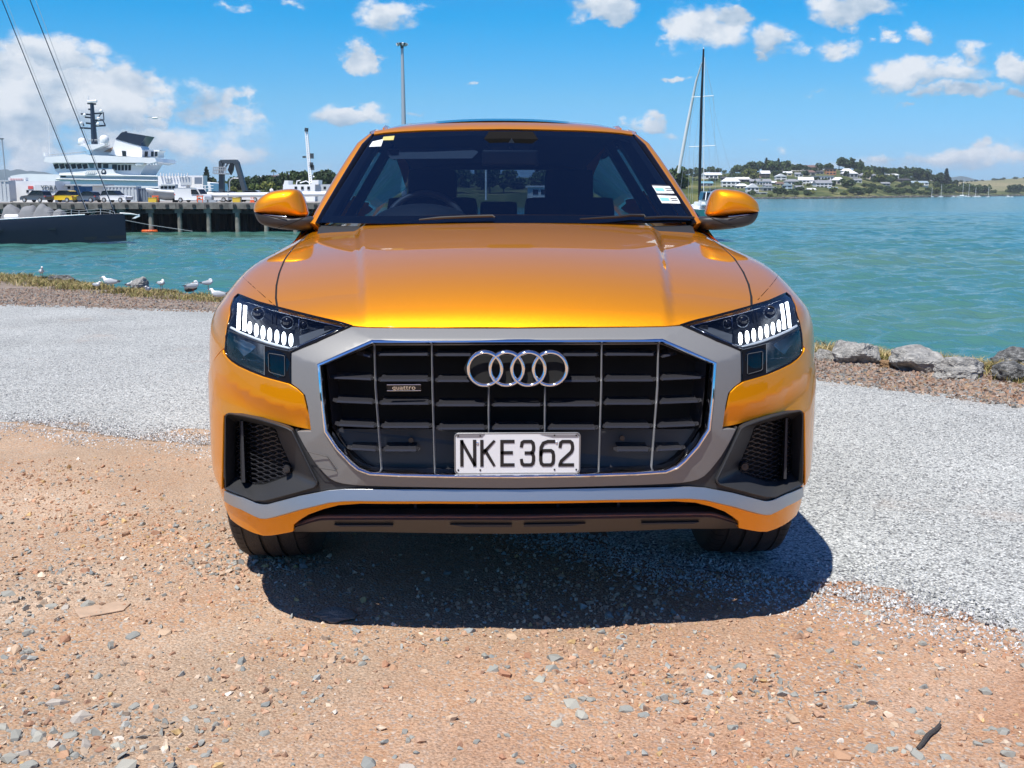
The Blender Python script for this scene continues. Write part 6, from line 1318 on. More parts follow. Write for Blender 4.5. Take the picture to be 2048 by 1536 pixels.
# stern gantry crane
gc = thing('gantry_crane', 'dark steel stern gantry with bent arm and railed platform behind the van', 'crane', base(450, 390, 178)); GL_ = np.array(gc.location)
def gq(nm, mat, px, Y=178, dep=1.4, dy=0): m = MB(); m.prism([np.array(at(u, v, Y))-GL_+np.array([0, dy, 0]) for u, v in px], (0, dep, 0)); return m.build(nm, mat, gc, bevel=.08)
gq('leg', M_DGREY, [(437,387),(446.5,387),(446,346),(437.5,346)]); gq('upper_leg', M_DGREY, [(437.5,346),(444.5,346),(444.5,322),(441,319.5),(437,323)]); gq('top_beam', M_DGREY, [(440,319.5),(472,319),(477,325),(475,329),(441,326)]); gq('arm', M_DGREY, [(468,327),(476.5,325.5),(493.5,384),(484.5,384)]); gq('winch_block', M_BLACK, [(460,325),(467,325),(465.5,340),(461,350),(455,340)], dep=1.0); gq('platform', M_STEEL, [(424,345.5),(452,346.5),(450,348.5),(427,348)], 177, 3)
gr = MB()
for i in range(8): a = np.array(at(426+3.6*i, 346, 177))-GL_; b = np.array(at(427+3.6*i, 334.5, 177))-GL_; gr.rod(a, b, .07, n=4)
for v in (334.5, 340): gr.path([np.array(at(426, v, 177))-GL_, np.array(at(453, v, 177))-GL_], .07, 4)
gr.build('platform_railing', M_STEEL, gc)
m = MB()
for a, b in (((441,327),(437,340)),((449,327),(441,345)),((456,327),(446,343))): m.rod(np.array(at(*a, 178.6))-GL_, np.array(at(*b, 178.6))-GL_, .16, n=5)
m.build('hydraulic_ram', M_STEEL, gc)
lp_ = thing('street_lamp', 'grey street lamp with curved arm beside the crane arm', 'lamp', base(459.5, 386, 165)); m = MB(); m.path([np.array(at(u, v, 165))-np.array(lp_.location) for u, v in ((459.5,388),(459,364),(461,359.5),(466,356.5),(471,356))], .09, 6); m.build('post', M_STEEL, lp_); m = MB(); p = np.array(at(472.5, 356.2, 165))-np.array(lp_.location); m.box(p, (.6, .3, .14)); m.build('lamp_head', M_WHITE, lp_)
tag(ptube(MB(), [(456,402,149.5),(456,378,149.5)], 149.5, .07).build('wharf_post', M_STEEL), 'thin pale steel post standing on the wharf by the yellow bin', 'post')
ll = thing('street_lamp', 'slim lamp post by the ribbed container at the picture edge', 'lamp', base(12, 362, 185)); m = MB(); m.path([np.array(at(u, v, 185))-np.array(ll.location) for u, v in ((12.2,366),(8,320),(3.8,278))], .11, 6); m.build('post', M_STEEL, ll); m = MB(); m.box(np.array(at(2.6, 277.6, 185))-np.array(ll.location), (.7, .3, .16)); m.build('lamp_head', M_DGREY, ll)
# white wheelhouse vessel and lattice mast beside the mirror
vb = thing('white_vessel', 'white boxy vessel with small square windows behind the car mirror', 'boat', base(610, 385, 170)); VL = np.array(vb.location)
def vq(nm, mat, px, Y=170, dep=4): m = MB(); m.prism([np.array(at(u, v, Y))-VL for u, v in px], (0, dep, 0)); return m.build(nm, mat, vb)
vq('house', M_WHITE, [(566,403),(630,403),(630,369),(566,369)]); vq('side_house', M_CORR, [(630,403),(672,403),(670,368.5),(630,369)], 170.5); vq('bridge_stub', M_WHITE, [(567,369),(577,369),(577,361),(569,361)]); vq('bridge_stub', M_WHITE, [(622,369),(637,369),(637,360),(624,360.5)])
for u in (589, 602, 614.5, 647): vq('window', M_WIN, [(u, 379), (u+5, 379), (u+5, 373), (u, 373)], 169.9, .15)
m = MB()
for px in ([(593,369),(594,362),(601,361)],[(600,366),(612,362),(620,366)],[(629,388),(629,366)]): m.path([np.array(at(u, v, 170.6))-VL for u, v in px], .09, 5)
m.build('rail', M_WHITE, vb); p = np.array(at(543, 381, 170))-VL; MB().ball(p, .24*1.3, 8, 6).build('round_lamp', M_WHITE, vb)
lm = thing('lattice_mast', 'tall pale lattice mast with side lamps behind the white vessel', 'mast', base(618, 372, 172)); ML = np.array(lm.location); m = MB(); mp_ = lambda u, v, dy=0: np.array(at(u, v, 172))-ML+np.array([0, dy, 0])
for u0, u1 in ((619.6,610.6),(624.2,614.6)): m.path([mp_(u0, 372), mp_(u1, 262)], .12, 5)
for i in range(24):
    t, t2 = i/24, (i+1)/24; a = (619.6-9*t, 372-110*t); b = (624.2-9.6*t2, 372-110*t2); m.rod(mp_(*a), mp_(*b), .06, n=4)
m.build('lattice', M_WHITE, lm); MB().path([mp_(612.5, 263), mp_(613.2, 256)], .3, 6).build('mast_head', M_DGREY, lm)
for u, v in ((608.5,314),(624,312),(623,330),(625,335)): MB().box(mp_(u, v), (.5, .4, .8 if u > 610 else .3)).build('side_lamp', M_DGREY, lm)
m = MB()
for a, b in (((609,314),(616.5,314.5)),((617,315.5),(624,314)),((618,331),(624.5,333))): m.rod(mp_(*a), mp_(*b), .06, n=4)
m.build('bracket', M_STEEL, lm)
# floodlight pole above the roof line
fp = thing('floodlight_pole', 'tall grey pole with ring of floodlights rising behind the car roof', 'light pole', base(807.5, 385, 240)); FL = np.array(fp.location); fpt = lambda u, v, dy=0: np.array(at(u, v, 240))-FL+np.array([0, dy, 0])
MB().path([fpt(808.5, 392), fpt(807.5, 245), fpt(804.4, 97)], [.62, .50, .30], 10).build('pole', M_STEEL, fp, smooth=60); MB().rod(fpt(804.2, 97), fpt(804, 90), .34, .42, 10).build('pole_head', M_DGREY, fp); MB().rod(fpt(804, 89.5), fpt(804, 86.5), 1.1, 1.2, 14).build('ring_platform', M_DGREY, fp)
for k in range(8):
    t = k*math.pi/4+.2; c = fpt(804, 88)+np.array([1.05*math.cos(t), 1.05*math.sin(t), -.1]); MB().box(c, (.42, .36, .5), rz=t, ry=.5).build('floodlight', M_STEEL if k % 2 else M_WHITE, fp)
# ---- the dark racing yacht at the picture edge
yt = thing('dark_yacht', 'sleek dark navy yacht bow with pale deck moored along the wharf', 'yacht', base(100, 484, 116)); YL = np.array(yt.location); yp = lambda u, v, dy=0, Y=116: np.array(at(u, v, Y))-YL+np.array([0, dy, 0])
m = MB(); st = []
for u, vt, vb_, hb in ((-260,447,486,3.2),(-120,444.5,486,3.0),(0,440,485,2.7),(90,435,481,2.1),(177,430,479,1.1),(230,427.4,477,.42),(249.5,427.6,476.3,.05)):
    c = yp(u, vt); d_ = yp(u, vb_); zt, zb = c[2], d_[2]-.3; st.append([np.array([c[0], s*hb*q, zt+(zb-zt)*f]) for s, q, f in ((-1, .96, 0), (-1, 1, .12), (-1, .97, .5), (-1, .86, 1), (1, .86, 1), (1, .97, .5), (1, 1, .12), (1, .96, 0))])
m.loft(st, closed=False); m.build('hull', pbr('yacht_navy', (.010, .017, .032), .4, spec=.25), yt, smooth=40); m = MB(); m.loft([[p[0]+np.array([0, 0, .01]), p[-1]+np.array([0, 0, .01])] for p in st], closed=False); m.build('deck', pbr('yacht_deck', (.58, .56, .52), .6), yt)
m = MB(); m.path([p[0]+np.array([0, 0, .06]) for p in st[:5]], .06, 5); m.build('toe_rail', M_WHITE, yt)
m = MB(); m.loft([[np.array([p[3][0], p[3][1]*1.01-.02, p[3][2]+.30]), np.array([p[3][0], p[3][1]*1.03-.03, p[3][2]+.62])] for p in st], closed=False); m.build('boot_stripe', M_BLACK, yt)
for u, v in ((17,459),(115,456.5)): 
    p = yp(u, v); hb = np.interp(u, [-120, 0, 90, 177], [3.0, 2.7, 2.1, 1.1]); MB().box((p[0], -hb*.985-.02, p[2]), (1.05, .08, .24)).build('hull_window', M_WIN, yt, bevel=.03)
def stay(a, b, r, nm='forestay'): MB().path([yp(*a), yp(*b)], r, 5).build(nm, M_NAVY if r > .03 else M_STEEL, yt)
stay((228,424),(119.5,150),.05, ) if False else None
def ext(u, v, s, vv): return (u+(v-vv)*-s, vv)
stay((175,426),(175-.4015*(426+760),-760),.052); stay((228.5,424),(228.5-.397*(424+909),-909),.055); stay((176,426),(176-.385*(426+700),-700),.022,'wire'); stay((229,424),(229-.372*(424+860),-860),.026,'wire')
MB().path([yp(-300, 445), yp(-300, -920)], .16, 10).build('mast', M_BLACK, yt, smooth=60)
for u, v in ((-60,432),(20,428),(83,425),(151,419),(160,421),(203,418),(222,420),(231,424)): MB().rod(yp(u, v+11, -1.2 if u < 160 else -.3), yp(u, v, -1.2 if u < 160 else -.3), .035, n=5).build('stanchion', M_STEEL, yt)
for dv in (0, 5): MB().path([yp(u, v+dv, -1.2 if u < 160 else -.3) for u, v in ((-60,432),(20,428),(83,425),(151,419),(160,421),(203,418),(222,420),(231,424))], .018, 4).build('lifeline', M_STEEL, yt)
MB().path([yp(240, 427), yp(262, 428), yp(276, 430)], [.12, .10, .05], 6).build('bowsprit', M_STEEL, yt); MB().prism([yp(264, 437), yp(278, 428), yp(279, 433), yp(270, 437)], (0, .2, 0)).build('anchor', M_WHITE, yt)
fd = MB(); a, b = yp(22, 433, -1.6), yp(50, 433, -1.6); fd.path([a, a+(b-a)*.08, b-(b-a)*.08, b], [.18, .27, .27, .18], 10); tag(fd.build('liferaft_canister', M_WHITE2, smooth=50), 'white cylinder lying on the yacht deck before the grey cover', 'canister'); C.objects['liferaft_canister'].location = YL
def tarp(u0, u1, prof, lab, seed):
    m = MB(); rows_ = []; n = len(prof)
    for i in range(17):
        t = i/16; u = u0+(u1-u0)*t; v = np.interp(t, np.linspace(0, 1, n), prof); a = yp(u, 436, -.3); b = yp(u, v, -.3); h = b[2]-a[2]; r = []
        for k in range(9):
            q = math.pi*k/8; w = 1.0+.10*mnoise.noise(Vector((u*.1, k, seed))); hh = h*(math.sin(q)**.6)*(1+.12*mnoise.noise(Vector((u*.15, k*.7, seed+3)))); r.append(np.array([a[0]+.1*mnoise.noise(Vector((u*.2, k, 5))), -.3-w*math.cos(q), a[2]+hh]))
        rows_.append(r)
    m.grid(rows_); o = m.build('boat_cover', M_TARP, smooth=60); o.location = YL; tag(o, lab, 'cover', 'grey covers on the yacht deck')
tarp(11, 49, (436,412,408,410,415,420,432), 'grey cover hump nearest the picture edge on the dark yacht', 1); tarp(45, 80, (430,414,411,412,410,414,428), 'low sagging grey cover between two humps on the dark yacht', 2); tarp(74, 113, (430,413,406.5,409,414,418,434), 'tallest pointed grey cover on the dark yacht deck', 3); tarp(112, 133, (434,420,418,419,421,434), 'small dark bundled cover at the end of the grey covers', 4)
# ---- the sloop behind the car
ys = thing('moored_sloop', 'teal hulled yacht with black mast and rolled white sail behind the car mirror', 'yacht', base(1410, 478, 122)); QL = np.array(ys.location); qp = lambda u, v, dy=0: np.array(at(u, v, 122))-QL+np.array([0, dy, 0])
m = MB(); st = []
for y, hb, dz in ((-5.5, 1.75, 0), (-2, 2.05, .05), (2, 1.9, .15), (5, 1.1, .3), (7, .05, .5)):
    st.append([np.array([s*hb*q, y, z+dz*(z > .5)]) for s, q, z in ((-1, 1, 1.75), (-1, .97, .7), (-1, .7, -.4), (1, .7, -.4), (1, .97, .7), (1, 1, 1.75))])
cz = qp(1410, 415); m.loft([[p+np.array([0, 0, cz[2]-1.9]) for p in r] for r in st], closed=False, cap0=True); m.build('hull', pbr('hull_teal', (.02, .16, .17), .3), ys, smooth=40)
m = MB(); m.loft([[r[0]+np.array([0, 0, cz[2]-1.9]), r[-1]+np.array([0, 0, cz[2]-1.9])] for r in st], closed=False); m.build('deck', M_WHITE, ys)
MB().box((0, -1, cz[2]+.25), (2.7, 5, .8), taper=.86).build('cabin', M_WHITE, ys, bevel=.1); MB().box((0, -4.3, cz[2]+.6), (3.3, 2.2, .7), taper=.9).build('cockpit_coaming', M_WHITE, ys, bevel=.1); MB().prism([(-1.55, -5.4, cz[2]+.9), (1.55, -5.4, cz[2]+.9), (1.3, -5.0, cz[2]+1.7), (-1.3, -5.0, cz[2]+1.7)], (0, 1.9, .1)).build('spray_hood', M_WIN, ys)
for x in (-1.2, -.6, 0, .6, 1.2): MB().rod((x, -5.5, cz[2]+.85), (x*.85, -5.05, cz[2]+1.75), .05, n=5).build('hood_bow', M_WHITE, ys)
for x in (-1.7, -.6, .6, 1.7): MB().rod((x, -5.6, cz[2]), (x, -5.6, cz[2]+.85), .03, n=5).build('stanchion', M_STEEL, ys)
MB().path([(-1.7, -5.6, cz[2]+.85), (1.7, -5.6, cz[2]+.85)], .03, 5).build('pushpit_rail', M_STEEL, ys)
MB().path([qp(1398.5, 425), qp(1400, 330), qp(1403, 200), qp(1407.2, 98)], [.17, .17, .15, .10], 10).build('mast', M_BLACK, ys, smooth=60); MB().path([qp(1407, 100), qp(1407.4, 94.5)], .06, 5).build('mast_head', M_WHITE, ys)
MB().path([qp(1366.5, 345, 3), qp(1381, 250, 2), qp(1396, 160, 1), qp(1404, 125)], [.20, .19, .13, .05], 8).build('rolled_sail', pbr('sail_white', (.78, .78, .76), .7), ys, smooth=60)
for a, b in (((1383,194.5),(1427,191.5)),((1378,294),(1430,291))): MB().path([qp(*a), qp(*b)], .045, 6).build('spreader', M_WHITE, ys)
MB().path([qp(1407, 425), qp(1408, 250), qp(1409, 115)], .035, 5).build('backstay', M_WHITE, ys)
for px in ([(1406,110),(1427,192),(1430,292),(1431,420)],[(1405,110),(1384,194),(1379,294),(1376,420)],[(1409,110),(1435,250),(1462,345),(1482,430)],[(1404,130),(1372,300),(1355,420)],[(1403,196),(1418,300),(1422,420)],[(1403,196),(1388,300),(1384,420)],[(1400,295),(1416,350),(1424,420)],[(1400,295),(1386,350),(1378,420)],[(1408,115),(1425,250),(1440,345),(1452,430)]): MB().path([qp(*q) for q in px], .013, 4).build('shroud', M_STEEL, ys)
# ---- hills and shores
def hill_sheet(name, rows_, mat, seed=0, amp=0.0, sub=4):
    """rows_: list of (Y, [(u, v) ...]) from the shore up; points are put at their distance"""
    us = np.arange(rows_[0][1][0][0], rows_[0][1][-1][0]+1, 6.0); out = []
    for i in range(len(rows_)-1):
        for k in range(sub):
            t = k/sub; r = []
            for u in us:
                v0 = np.interp(u, *zip(*rows_[i][1])); v1 = np.interp(u, *zip(*rows_[i+1][1])); Y = rows_[i][0](u)*(1-t)+rows_[i+1][0](u)*t; p = at(u, v0*(1-t)+v1*t, Y); p[2] += amp*mnoise.noise(Vector((u*.05, i+t, seed)))*(Y/1000); r.append(p)
            out.append(r)
    r = [at(u, np.interp(u, *zip(*rows_[-1][1])), rows_[-1][0](u)) for u in us]; out.append(r); out.append([p+np.array([0, 60, -25.0]) for p in r]); out.insert(0, [p*np.array([1, 1, 0])+np.array([0, -6, WZ-3]) for p in out[0]])
    m = MB(); m.grid(out); o = m.build(name, mat, smooth=80); tag(o, kind='structure'); return o
def hill_mat(name, a, b_, c, s): 
    m, N, L, b = new_mat(name); b.inputs['Roughness'].default_value = 1; b.inputs['Specular IOR Level'].default_value = .1; tc = N.new('ShaderNodeTexCoord'); n = N.new('ShaderNodeTexNoise'); n.inputs['Scale'].default_value = s; n.inputs['Detail'].default_value = 8; n.inputs['Roughness'].default_value = .65; L.new(tc.outputs['Object'], n.inputs['Vector']); r = N.new('ShaderNodeValToRGB'); L.new(n.outputs['Fac'], r.inputs[0]); e = r.color_ramp.elements; e[0].position = .38; e[0].color = (*a, 1); e[1].position = .62; e[1].color = (*c, 1); q = e.new(.5); q.color = (*b_, 1); L.new(r.outputs[0], b.inputs['Base Color']); return m
M_HILL = hill_mat('hill_grass', (.04, .06, .022), (.08, .10, .035), (.20, .19, .085), .03)
M_FIELD = hill_mat('dry_field', (.17, .17, .07), (.21, .19, .09), (.27, .23, .12), .012)
M_FAR = hill_mat('far_hills', (.030, .055, .06), (.04, .07, .07), (.055, .085, .08), .002)
RSH = [(1340,398),(1500,397),(1650,396),(1750,394.5),(1850,392.8),(1950,391.4),(2048,390.6),(2150,390)]; yR0 = lambda u: float(np.interp(u, [1340,1650,1750,1850,1950,2048,2150],[880,900,1000,1160,1380,1560,1650]))
RRG = [(1340,352),(1420,347),(1480,346),(1530,343),(1600,342),(1690,337),(1730,343),(1800,352),(1860,360),(1900,376),(1960,382),(2048,381),(2150,380)]; yR1 = lambda u: yR0(u)+float(np.interp(u, [1340,1700,1900,2048],[330,340,220,160]))
hill_sheet('shore_hill', [(yR0, RSH), (lambda u: yR0(u)+12, [(u, v-2.6) for u, v in RSH]), (yR1, RRG)], M_HILL, 1, .8, 5)
hill_sheet('field_hill', [(lambda u: 2300.0, [(1830,392),(1900,390),(2160,389)]), (lambda u: 2900.0, [(1830,375),(1880,368),(1920,365),(1970,362.5),(2048,359),(2160,353)]), (lambda u: 3100.0, [(1830,374),(1880,366.5),(1920,363.5),(1970,361),(2048,355.5),(2160,349)])], M_FIELD, 2, .5, 4)
hill_sheet('far_hills', [(lambda u: 7000.0, [(1700,386),(2160,386)]), (lambda u: 7300.0, [(1700,360),(1760,352),(1788,343),(1798,340),(1812,343),(1835,352),(1853,349),(1870,348),(1885,353),(1905,354.5),(1922,352),(1935,354),(1950,359),(2000,364),(2160,366)])], M_FAR, 3, .0, 4)
hill_sheet('far_hills', [(lambda u: 6500.0, [(-220,386),(160,386)]), (lambda u: 6800.0, [(-220,345),(-60,341),(0,339.5),(14,338.5),(22,342),(33,338),(45,339.5),(54,343),(60,341),(75,343),(90,344),(120,352),(160,362)])], M_FAR, 5, .0, 4)
LSH = [(330,391),(700,391),(1400,391)]; LRG = [(330,380),(405,367),(450,366),(520,362),(580,358),(660,356),(760,358),(900,352),(1000,356),(1100,354),(1250,358),(1400,362)]
hill_sheet('left_shore', [(lambda u: 400.0, LSH), (lambda u: 520.0, LRG)], M_HILL, 6, .8, 4)
# ---- trees
def leaf_mat(name, a, c):
    m, N, L, b = new_mat(name); b.inputs['Roughness'].default_value = .7; b.inputs['Specular IOR Level'].default_value = .2; oi = N.new('ShaderNodeObjectInfo'); tc = N.new('ShaderNodeTexCoord'); n = N.new('ShaderNodeTexNoise'); n.inputs['Scale'].default_value = 1.3; n.inputs['Detail'].default_value = 3; L.new(tc.outputs['Object'], n.inputs['Vector'])
    ad = N.new('ShaderNodeMath'); ad.operation = 'MULTIPLY_ADD'; L.new(oi.outputs['Random'], ad.inputs[0]); ad.inputs[1].default_value = .5; L.new(n.outputs['Fac'], ad.inputs[2]); r = N.new('ShaderNodeMapRange'); L.new(ad.outputs[0], r.inputs[0]); r.inputs[1].default_value = .35; r.inputs[2].default_value = 1.1
    x = N.new('ShaderNodeMix'); x.data_type = 'RGBA'; L.new(r.outputs[0], x.inputs[0]); x.inputs[6].default_value = (*a, 1); x.inputs[7].default_value = (*c, 1); L.new(x.outputs[2], b.inputs['Base Color']); return m
M_LEAF = leaf_mat('leaves_dark', (.030, .056, .022), (.085, .125, .042)); M_LEAFL = leaf_mat('leaves_light', (.08, .12, .025), (.20, .21, .05)); M_PINE = leaf_mat('pine_needles', (.010, .025, .014), (.025, .045, .022)); M_BARK = pbr('bark', (.10, .08, .06), .9)
def crown_mesh(kind, seed):
    r = np.random.default_rng(seed); n = 520
    if kind == 'pine': z = r.uniform(.1, 1.0, n); rad = (1-z)*.30*r.uniform(.35, 1.1, n)*(.55+.45*np.abs(np.sin(z*28)))+.01; t = r.uniform(0, 6.28, n); P = np.stack([rad*np.cos(t), rad*np.sin(t), z], -1); s = .04
    elif kind == 'palm':
        t = r.uniform(0, 6.28, n); q = r.uniform(0, 1, n); k = np.round(t/6.28*13)/13*6.28; P = np.stack([.22*q*np.cos(k), .22*q*np.sin(k), .86+.12*q-.28*q*q], -1)+r.normal(0, .012, (n, 3)); s = .03
    else:
        nc = 9; cc = np.stack([r.normal(0, .22, nc), r.normal(0, .22, nc), r.uniform(.38, .80, nc)], -1); cr = r.uniform(.14, .27, nc); i = r.integers(0, nc, n); d = r.normal(size=(n, 3)); d /= np.linalg.norm(d, axis=1)[:, None]; P = cc[i]+d*cr[i][:, None]*r.uniform(.7, 1.05, n)[:, None]; P[:, 2] = np.clip(P[:, 2], .08, 1.02); s = .075
    a = r.normal(size=(n, 3)); a /= np.linalg.norm(a, axis=1)[:, None]; b = np.cross(a, r.normal(size=(n, 3))); b /= np.linalg.norm(b, axis=1)[:, None]; sz = s*r.uniform(.6, 1.3, n)[:, None]
    V = np.stack([P-a*sz-b*sz*.6, P+a*sz-b*sz*.6, P+a*sz*.8+b*sz*.7, P-a*sz*.8+b*sz*.7], 1).reshape(-1, 3); return np_mesh('crown', V, np.arange(4*n).reshape(-1, 4))
PROTO = {}
for kind, nm, mt, cnt in (('round', 'tree', M_LEAF, 4), ('light', 'tree', M_LEAFL, 2), ('pine', 'pine_tree', M_PINE, 2), ('palm', 'palm_tree', M_LEAF, 1)):
    for q in range(cnt):
        me = crown_mesh(kind, 40+q+len(kind)*10); me.materials.append(mt); tm = MB(); 
        tm.path([(0, 0, -.05), (.01, 0, .4), (0, .01, .62 if kind in ('round', 'light') else .9)], [.03, .022, .01], 6)
        if kind in ('round', 'light'):
            for k in range(4): t = 1.57*k+q; tm.path([(0, 0, .3), (.10*math.cos(t), .10*math.sin(t), .5), (.2*math.cos(t), .2*math.sin(t), .66)], [.014, .01, .004], 5)
        tmm = tm.mesh('trunk'); tmm.materials.append(M_BARK); PROTO[(kind, q)] = (nm, me, tmm)
def tree(kind, u, v, h, Y, lab, group, wide=1.0):
    q = random.randrange({'round': 4, 'light': 2, 'pine': 2, 'palm': 1}[kind]); nm, cm, tm = PROTO[(kind, q)]; p = at(u, v, Y); H = h*(1.0 if 'far hill' not in group else 1.12)/FOC*(Y+3)
    t = thing(nm, lab, 'tree', tuple(p), random.uniform(0, 6.28), group); t.scale = (H*wide*random.uniform(.9, 1.15), H*wide*random.uniform(.9, 1.15), H); put('crown', cm, None, t); put('trunk', tm, None, t)
LABT = {('round', 'R'): 'dark green bushy tree among the houses on the far hillside', ('light', 'R'): 'pale yellow green tree among the houses on the far hillside', ('pine', 'R'): 'tall narrow dark pine on the far hillside', ('round', 'L'): 'dark green bushy tree on the shore behind the wharf', ('light', 'L'): 'pale green tree on the shore behind the wharf', ('palm', 'L'): 'single palm standing above the trees behind the wharf', ('pine', 'L'): 'pointed conifer beside the gantry crane'}
def yv(u, v):                                                   # distance on the far hillside for a pixel
    a, b = np.interp(u, *zip(*RSH)), np.interp(u, *zip(*RRG)); t = min(1, max(0, (a-v)/(a-b))); return yR0(u)+12+(yR1(u)-yR0(u)-12)*t
GR, GLt = 'trees on the far hillside', 'trees behind the wharf'
ridge_t = [(1372,16),(1384,13),(1396,15),(1410,12),(1424,14),(1466,14),(1474,16),(1485,17),(1496,20),(1504,18),(1514,14),(1530,22),(1541,24),(1552,20),(1562,20),(1574,18),(1588,15),(1600,14),(1612,12),(1640,14),(1652,15),(1664,12),(1678,20),(1690,19),(1700,20),(1712,18),(1722,15),(1738,15),(1752,14),(1764,13),(1776,14),(1790,17),(1802,18),(1814,18),(1826,20),(1836,22),(1846,20),(1858,18),(1868,16),(1880,20),(1890,22),(1902,18)]
for u, h in ridge_t: v = np.interp(u, *zip(*RRG))+random.uniform(2, 5); tree('round', u, v, h*random.uniform(.9, 1.1), yv(u, v), 'dark bushy tree on the skyline of the far hillside', GR, 1.1)
for u, h, v in ((1532,26,346),(1556,24,345),(1719,22,344),(1726,16,345),(1891,34,377),(1748,14,349),(1765,15,351)): tree('pine', u, v, h, yv(u, v), LABT[('pine', 'R')], GR, 1.2)
for u, v, h in ((1500,360,20),(1507,364,16),(1730,360,16),(1740,356,14),(1705,388,10),(1665,388,12),(1690,392,9),(1850,392,10),(1872,390,14),(1760,366,14),(1906,384,14)): tree('light', u, v, h, yv(u, v)-6, LABT[('light', 'R')], GR, 1.35)
random.seed(21); n_ = 0
while n_ < 150:
    u = random.uniform(1372, 1900); a, b = np.interp(u, *zip(*RSH)), np.interp(u, *zip(*RRG)); t = random.betavariate(1.2, 1.1); v = a+(b-a)*t
    if u < 1720 and .08 < t < .75 and random.random() < .70: continue
    tree('round' if random.random() < .85 else 'light', u, v, random.uniform(6.5, 12), yv(u, v), LABT[('round', 'R')], GR, 1.3); n_ += 1
    o = C.objects[-1].parent
    if 'crown' in C.objects[-2].name and C.objects[-2].data.materials[0] == M_LEAFL: o['label'] = LABT[('light', 'R')]
for u, v, h in ((1555,393,16),(1590,394,15),(1572,392,9),(1700,390,13),(1715,391,14),(1738,392,14),(1795,391,13),(1808,391,13),(1823,391,12),(1843,391,9),(1690,376,16),(1703,378,15)): tree('round', u, v, h, yv(u, v)-8, 'dark round tree by the far shore below the houses', GR, 1.35)
for i in range(30): u = 1895+random.uniform(0, 170); v = random.uniform(383, 391); tree('round', u, v, random.uniform(8, 17), yR0(u)+random.uniform(15, 120), 'dark tree along the low shore behind the moored yachts', 'trees along the low shore', 1.4)
for i in range(16): u = 1890+random.uniform(0, 170); tree('round', u, np.interp(u, [1880,1970,2048],[368,363,358]), random.uniform(3, 6), 2950, 'small dark tree on the skyline of the dry field', 'trees on the field skyline', 1.6)
for u, h in ((405,34),(415,30),(424,32),(432,24),(452,26),(463,30),(476,34),(486,32),(497,30),(508,34),(519,36),(530,32),(541,34),(552,30),(563,36),(573,42),(583,44),(592,40),(601,42),(611,44),(622,36),(633,34),(644,42),(655,46),(664,44),(674,40)): tree('round', u, 388, h, 415+random.uniform(0, 40), LABT[('round', 'L')], GLt, .85)
for u, v, h in ((540,388,24),(512,388,20),(470,388,16),(600,388,20),(560,388,16)): tree('light', u, v, h, 405, LABT[('light', 'L')], GLt, 1.1)
tree('pine', 414.5, 378, 42, 420, LABT[('pine', 'L')], GLt, 1.1); tree('palm', 548, 362, 24, 450, LABT[('palm', 'L')], GLt, 1.0)
for i in range(26): u = 700+26*i+random.uniform(-8, 8); tree('round', u, 388, random.uniform(34, 56), 410+random.uniform(0, 50), 'dark tree on the far shore seen through the car windows', 'trees seen through the car', .95)
# ---- houses
def house(name, u, v, w, h, walls, roof, lab, kind='gable', win=3, group='houses on the far hillside', Y=None, storeys=1):
    Y = Y or yv(u, v); p = at(u, v, Y); s = (Y+3)/FOC; W_, H_ = w*s*1.10, h*s*1.28; D = max(6, W_*.55); t = thing(name, lab, 'house', tuple(p), random.uniform(-.25, .25), group); hw = H_*(.62 if kind != 'flat' else .86)
    MB().box2((-W_/2, 0, -3.5), (W_/2, D, hw)).build('wall', walls, t); rz_ = H_; e = .5
    if kind == 'hip': MB().add([(-W_/2-e, -e, hw), (W_/2+e, -e, hw), (W_/2+e, D+e, hw), (-W_/2-e, D+e, hw), (-W_/4, D/2, rz_), (W_/4, D/2, rz_)], [(0,1,5,4),(1,2,5),(2,3,4,5),(3,0,4),(3,2,1,0)]).build('roof', roof, t)
    elif kind == 'gable': MB().prism([(-W_/2-e, -e, hw), (-W_/2-e, D+e, hw), (-W_/2-e, D/2, rz_)], (W_+2*e, 0, 0)).build('roof', roof, t)
    elif kind == 'front': MB().prism([(-W_/2-e, -e, hw), (W_/2+e, -e, hw), (0, -e, rz_)], (0, D+2*e, 0)).build('roof', roof, t)
    else: MB().box2((-W_/2-e, -e, hw), (W_/2+e, D+e, rz_)).build('roof', roof, t)
    for k in range(storeys):
        z0 = hw*(k+.30)/storeys; z1 = hw*(k+.78)/storeys
        for i in range(win): x = -W_/2+W_*(i+.5)/win; f = MB().box2((x-W_*.33/win, -.10, z0), (x+W_*.33/win, .05, z1)).build('window', M_WIN, t)
    if storeys > 1 or win > 3: MB().box2((-W_/2, -1.4, hw/storeys*.06*(storeys > 1)+.0), (W_/2, -.02, hw/storeys*.06+.25)).build('deck', walls, t)
hw_ = pbr('house_white', (.70, .70, .68), .7); hc = pbr('house_cream', (.58, .53, .44), .7); hb = pbr('house_brown', (.10, .085, .075), .7); hbl = pbr('house_pale_blue', (.45, .55, .64), .7); hbr = pbr('house_brick', (.46, .22, .11), .8); hg = pbr('house_grey', (.30, .31, .31), .7)
rw = pbr('roof_white', (.72, .73, .74), .5); rg = pbr('roof_grey', (.25, .26, .28), .6); rbn = pbr('roof_brown', (.16, .10, .085), .7); rbk = pbr('roof_black', (.05, .05, .055), .6); rt = pbr('roof_teal', (.16, .34, .42), .5); rbg = pbr('roof_blue_grey', (.33, .42, .48), .5)
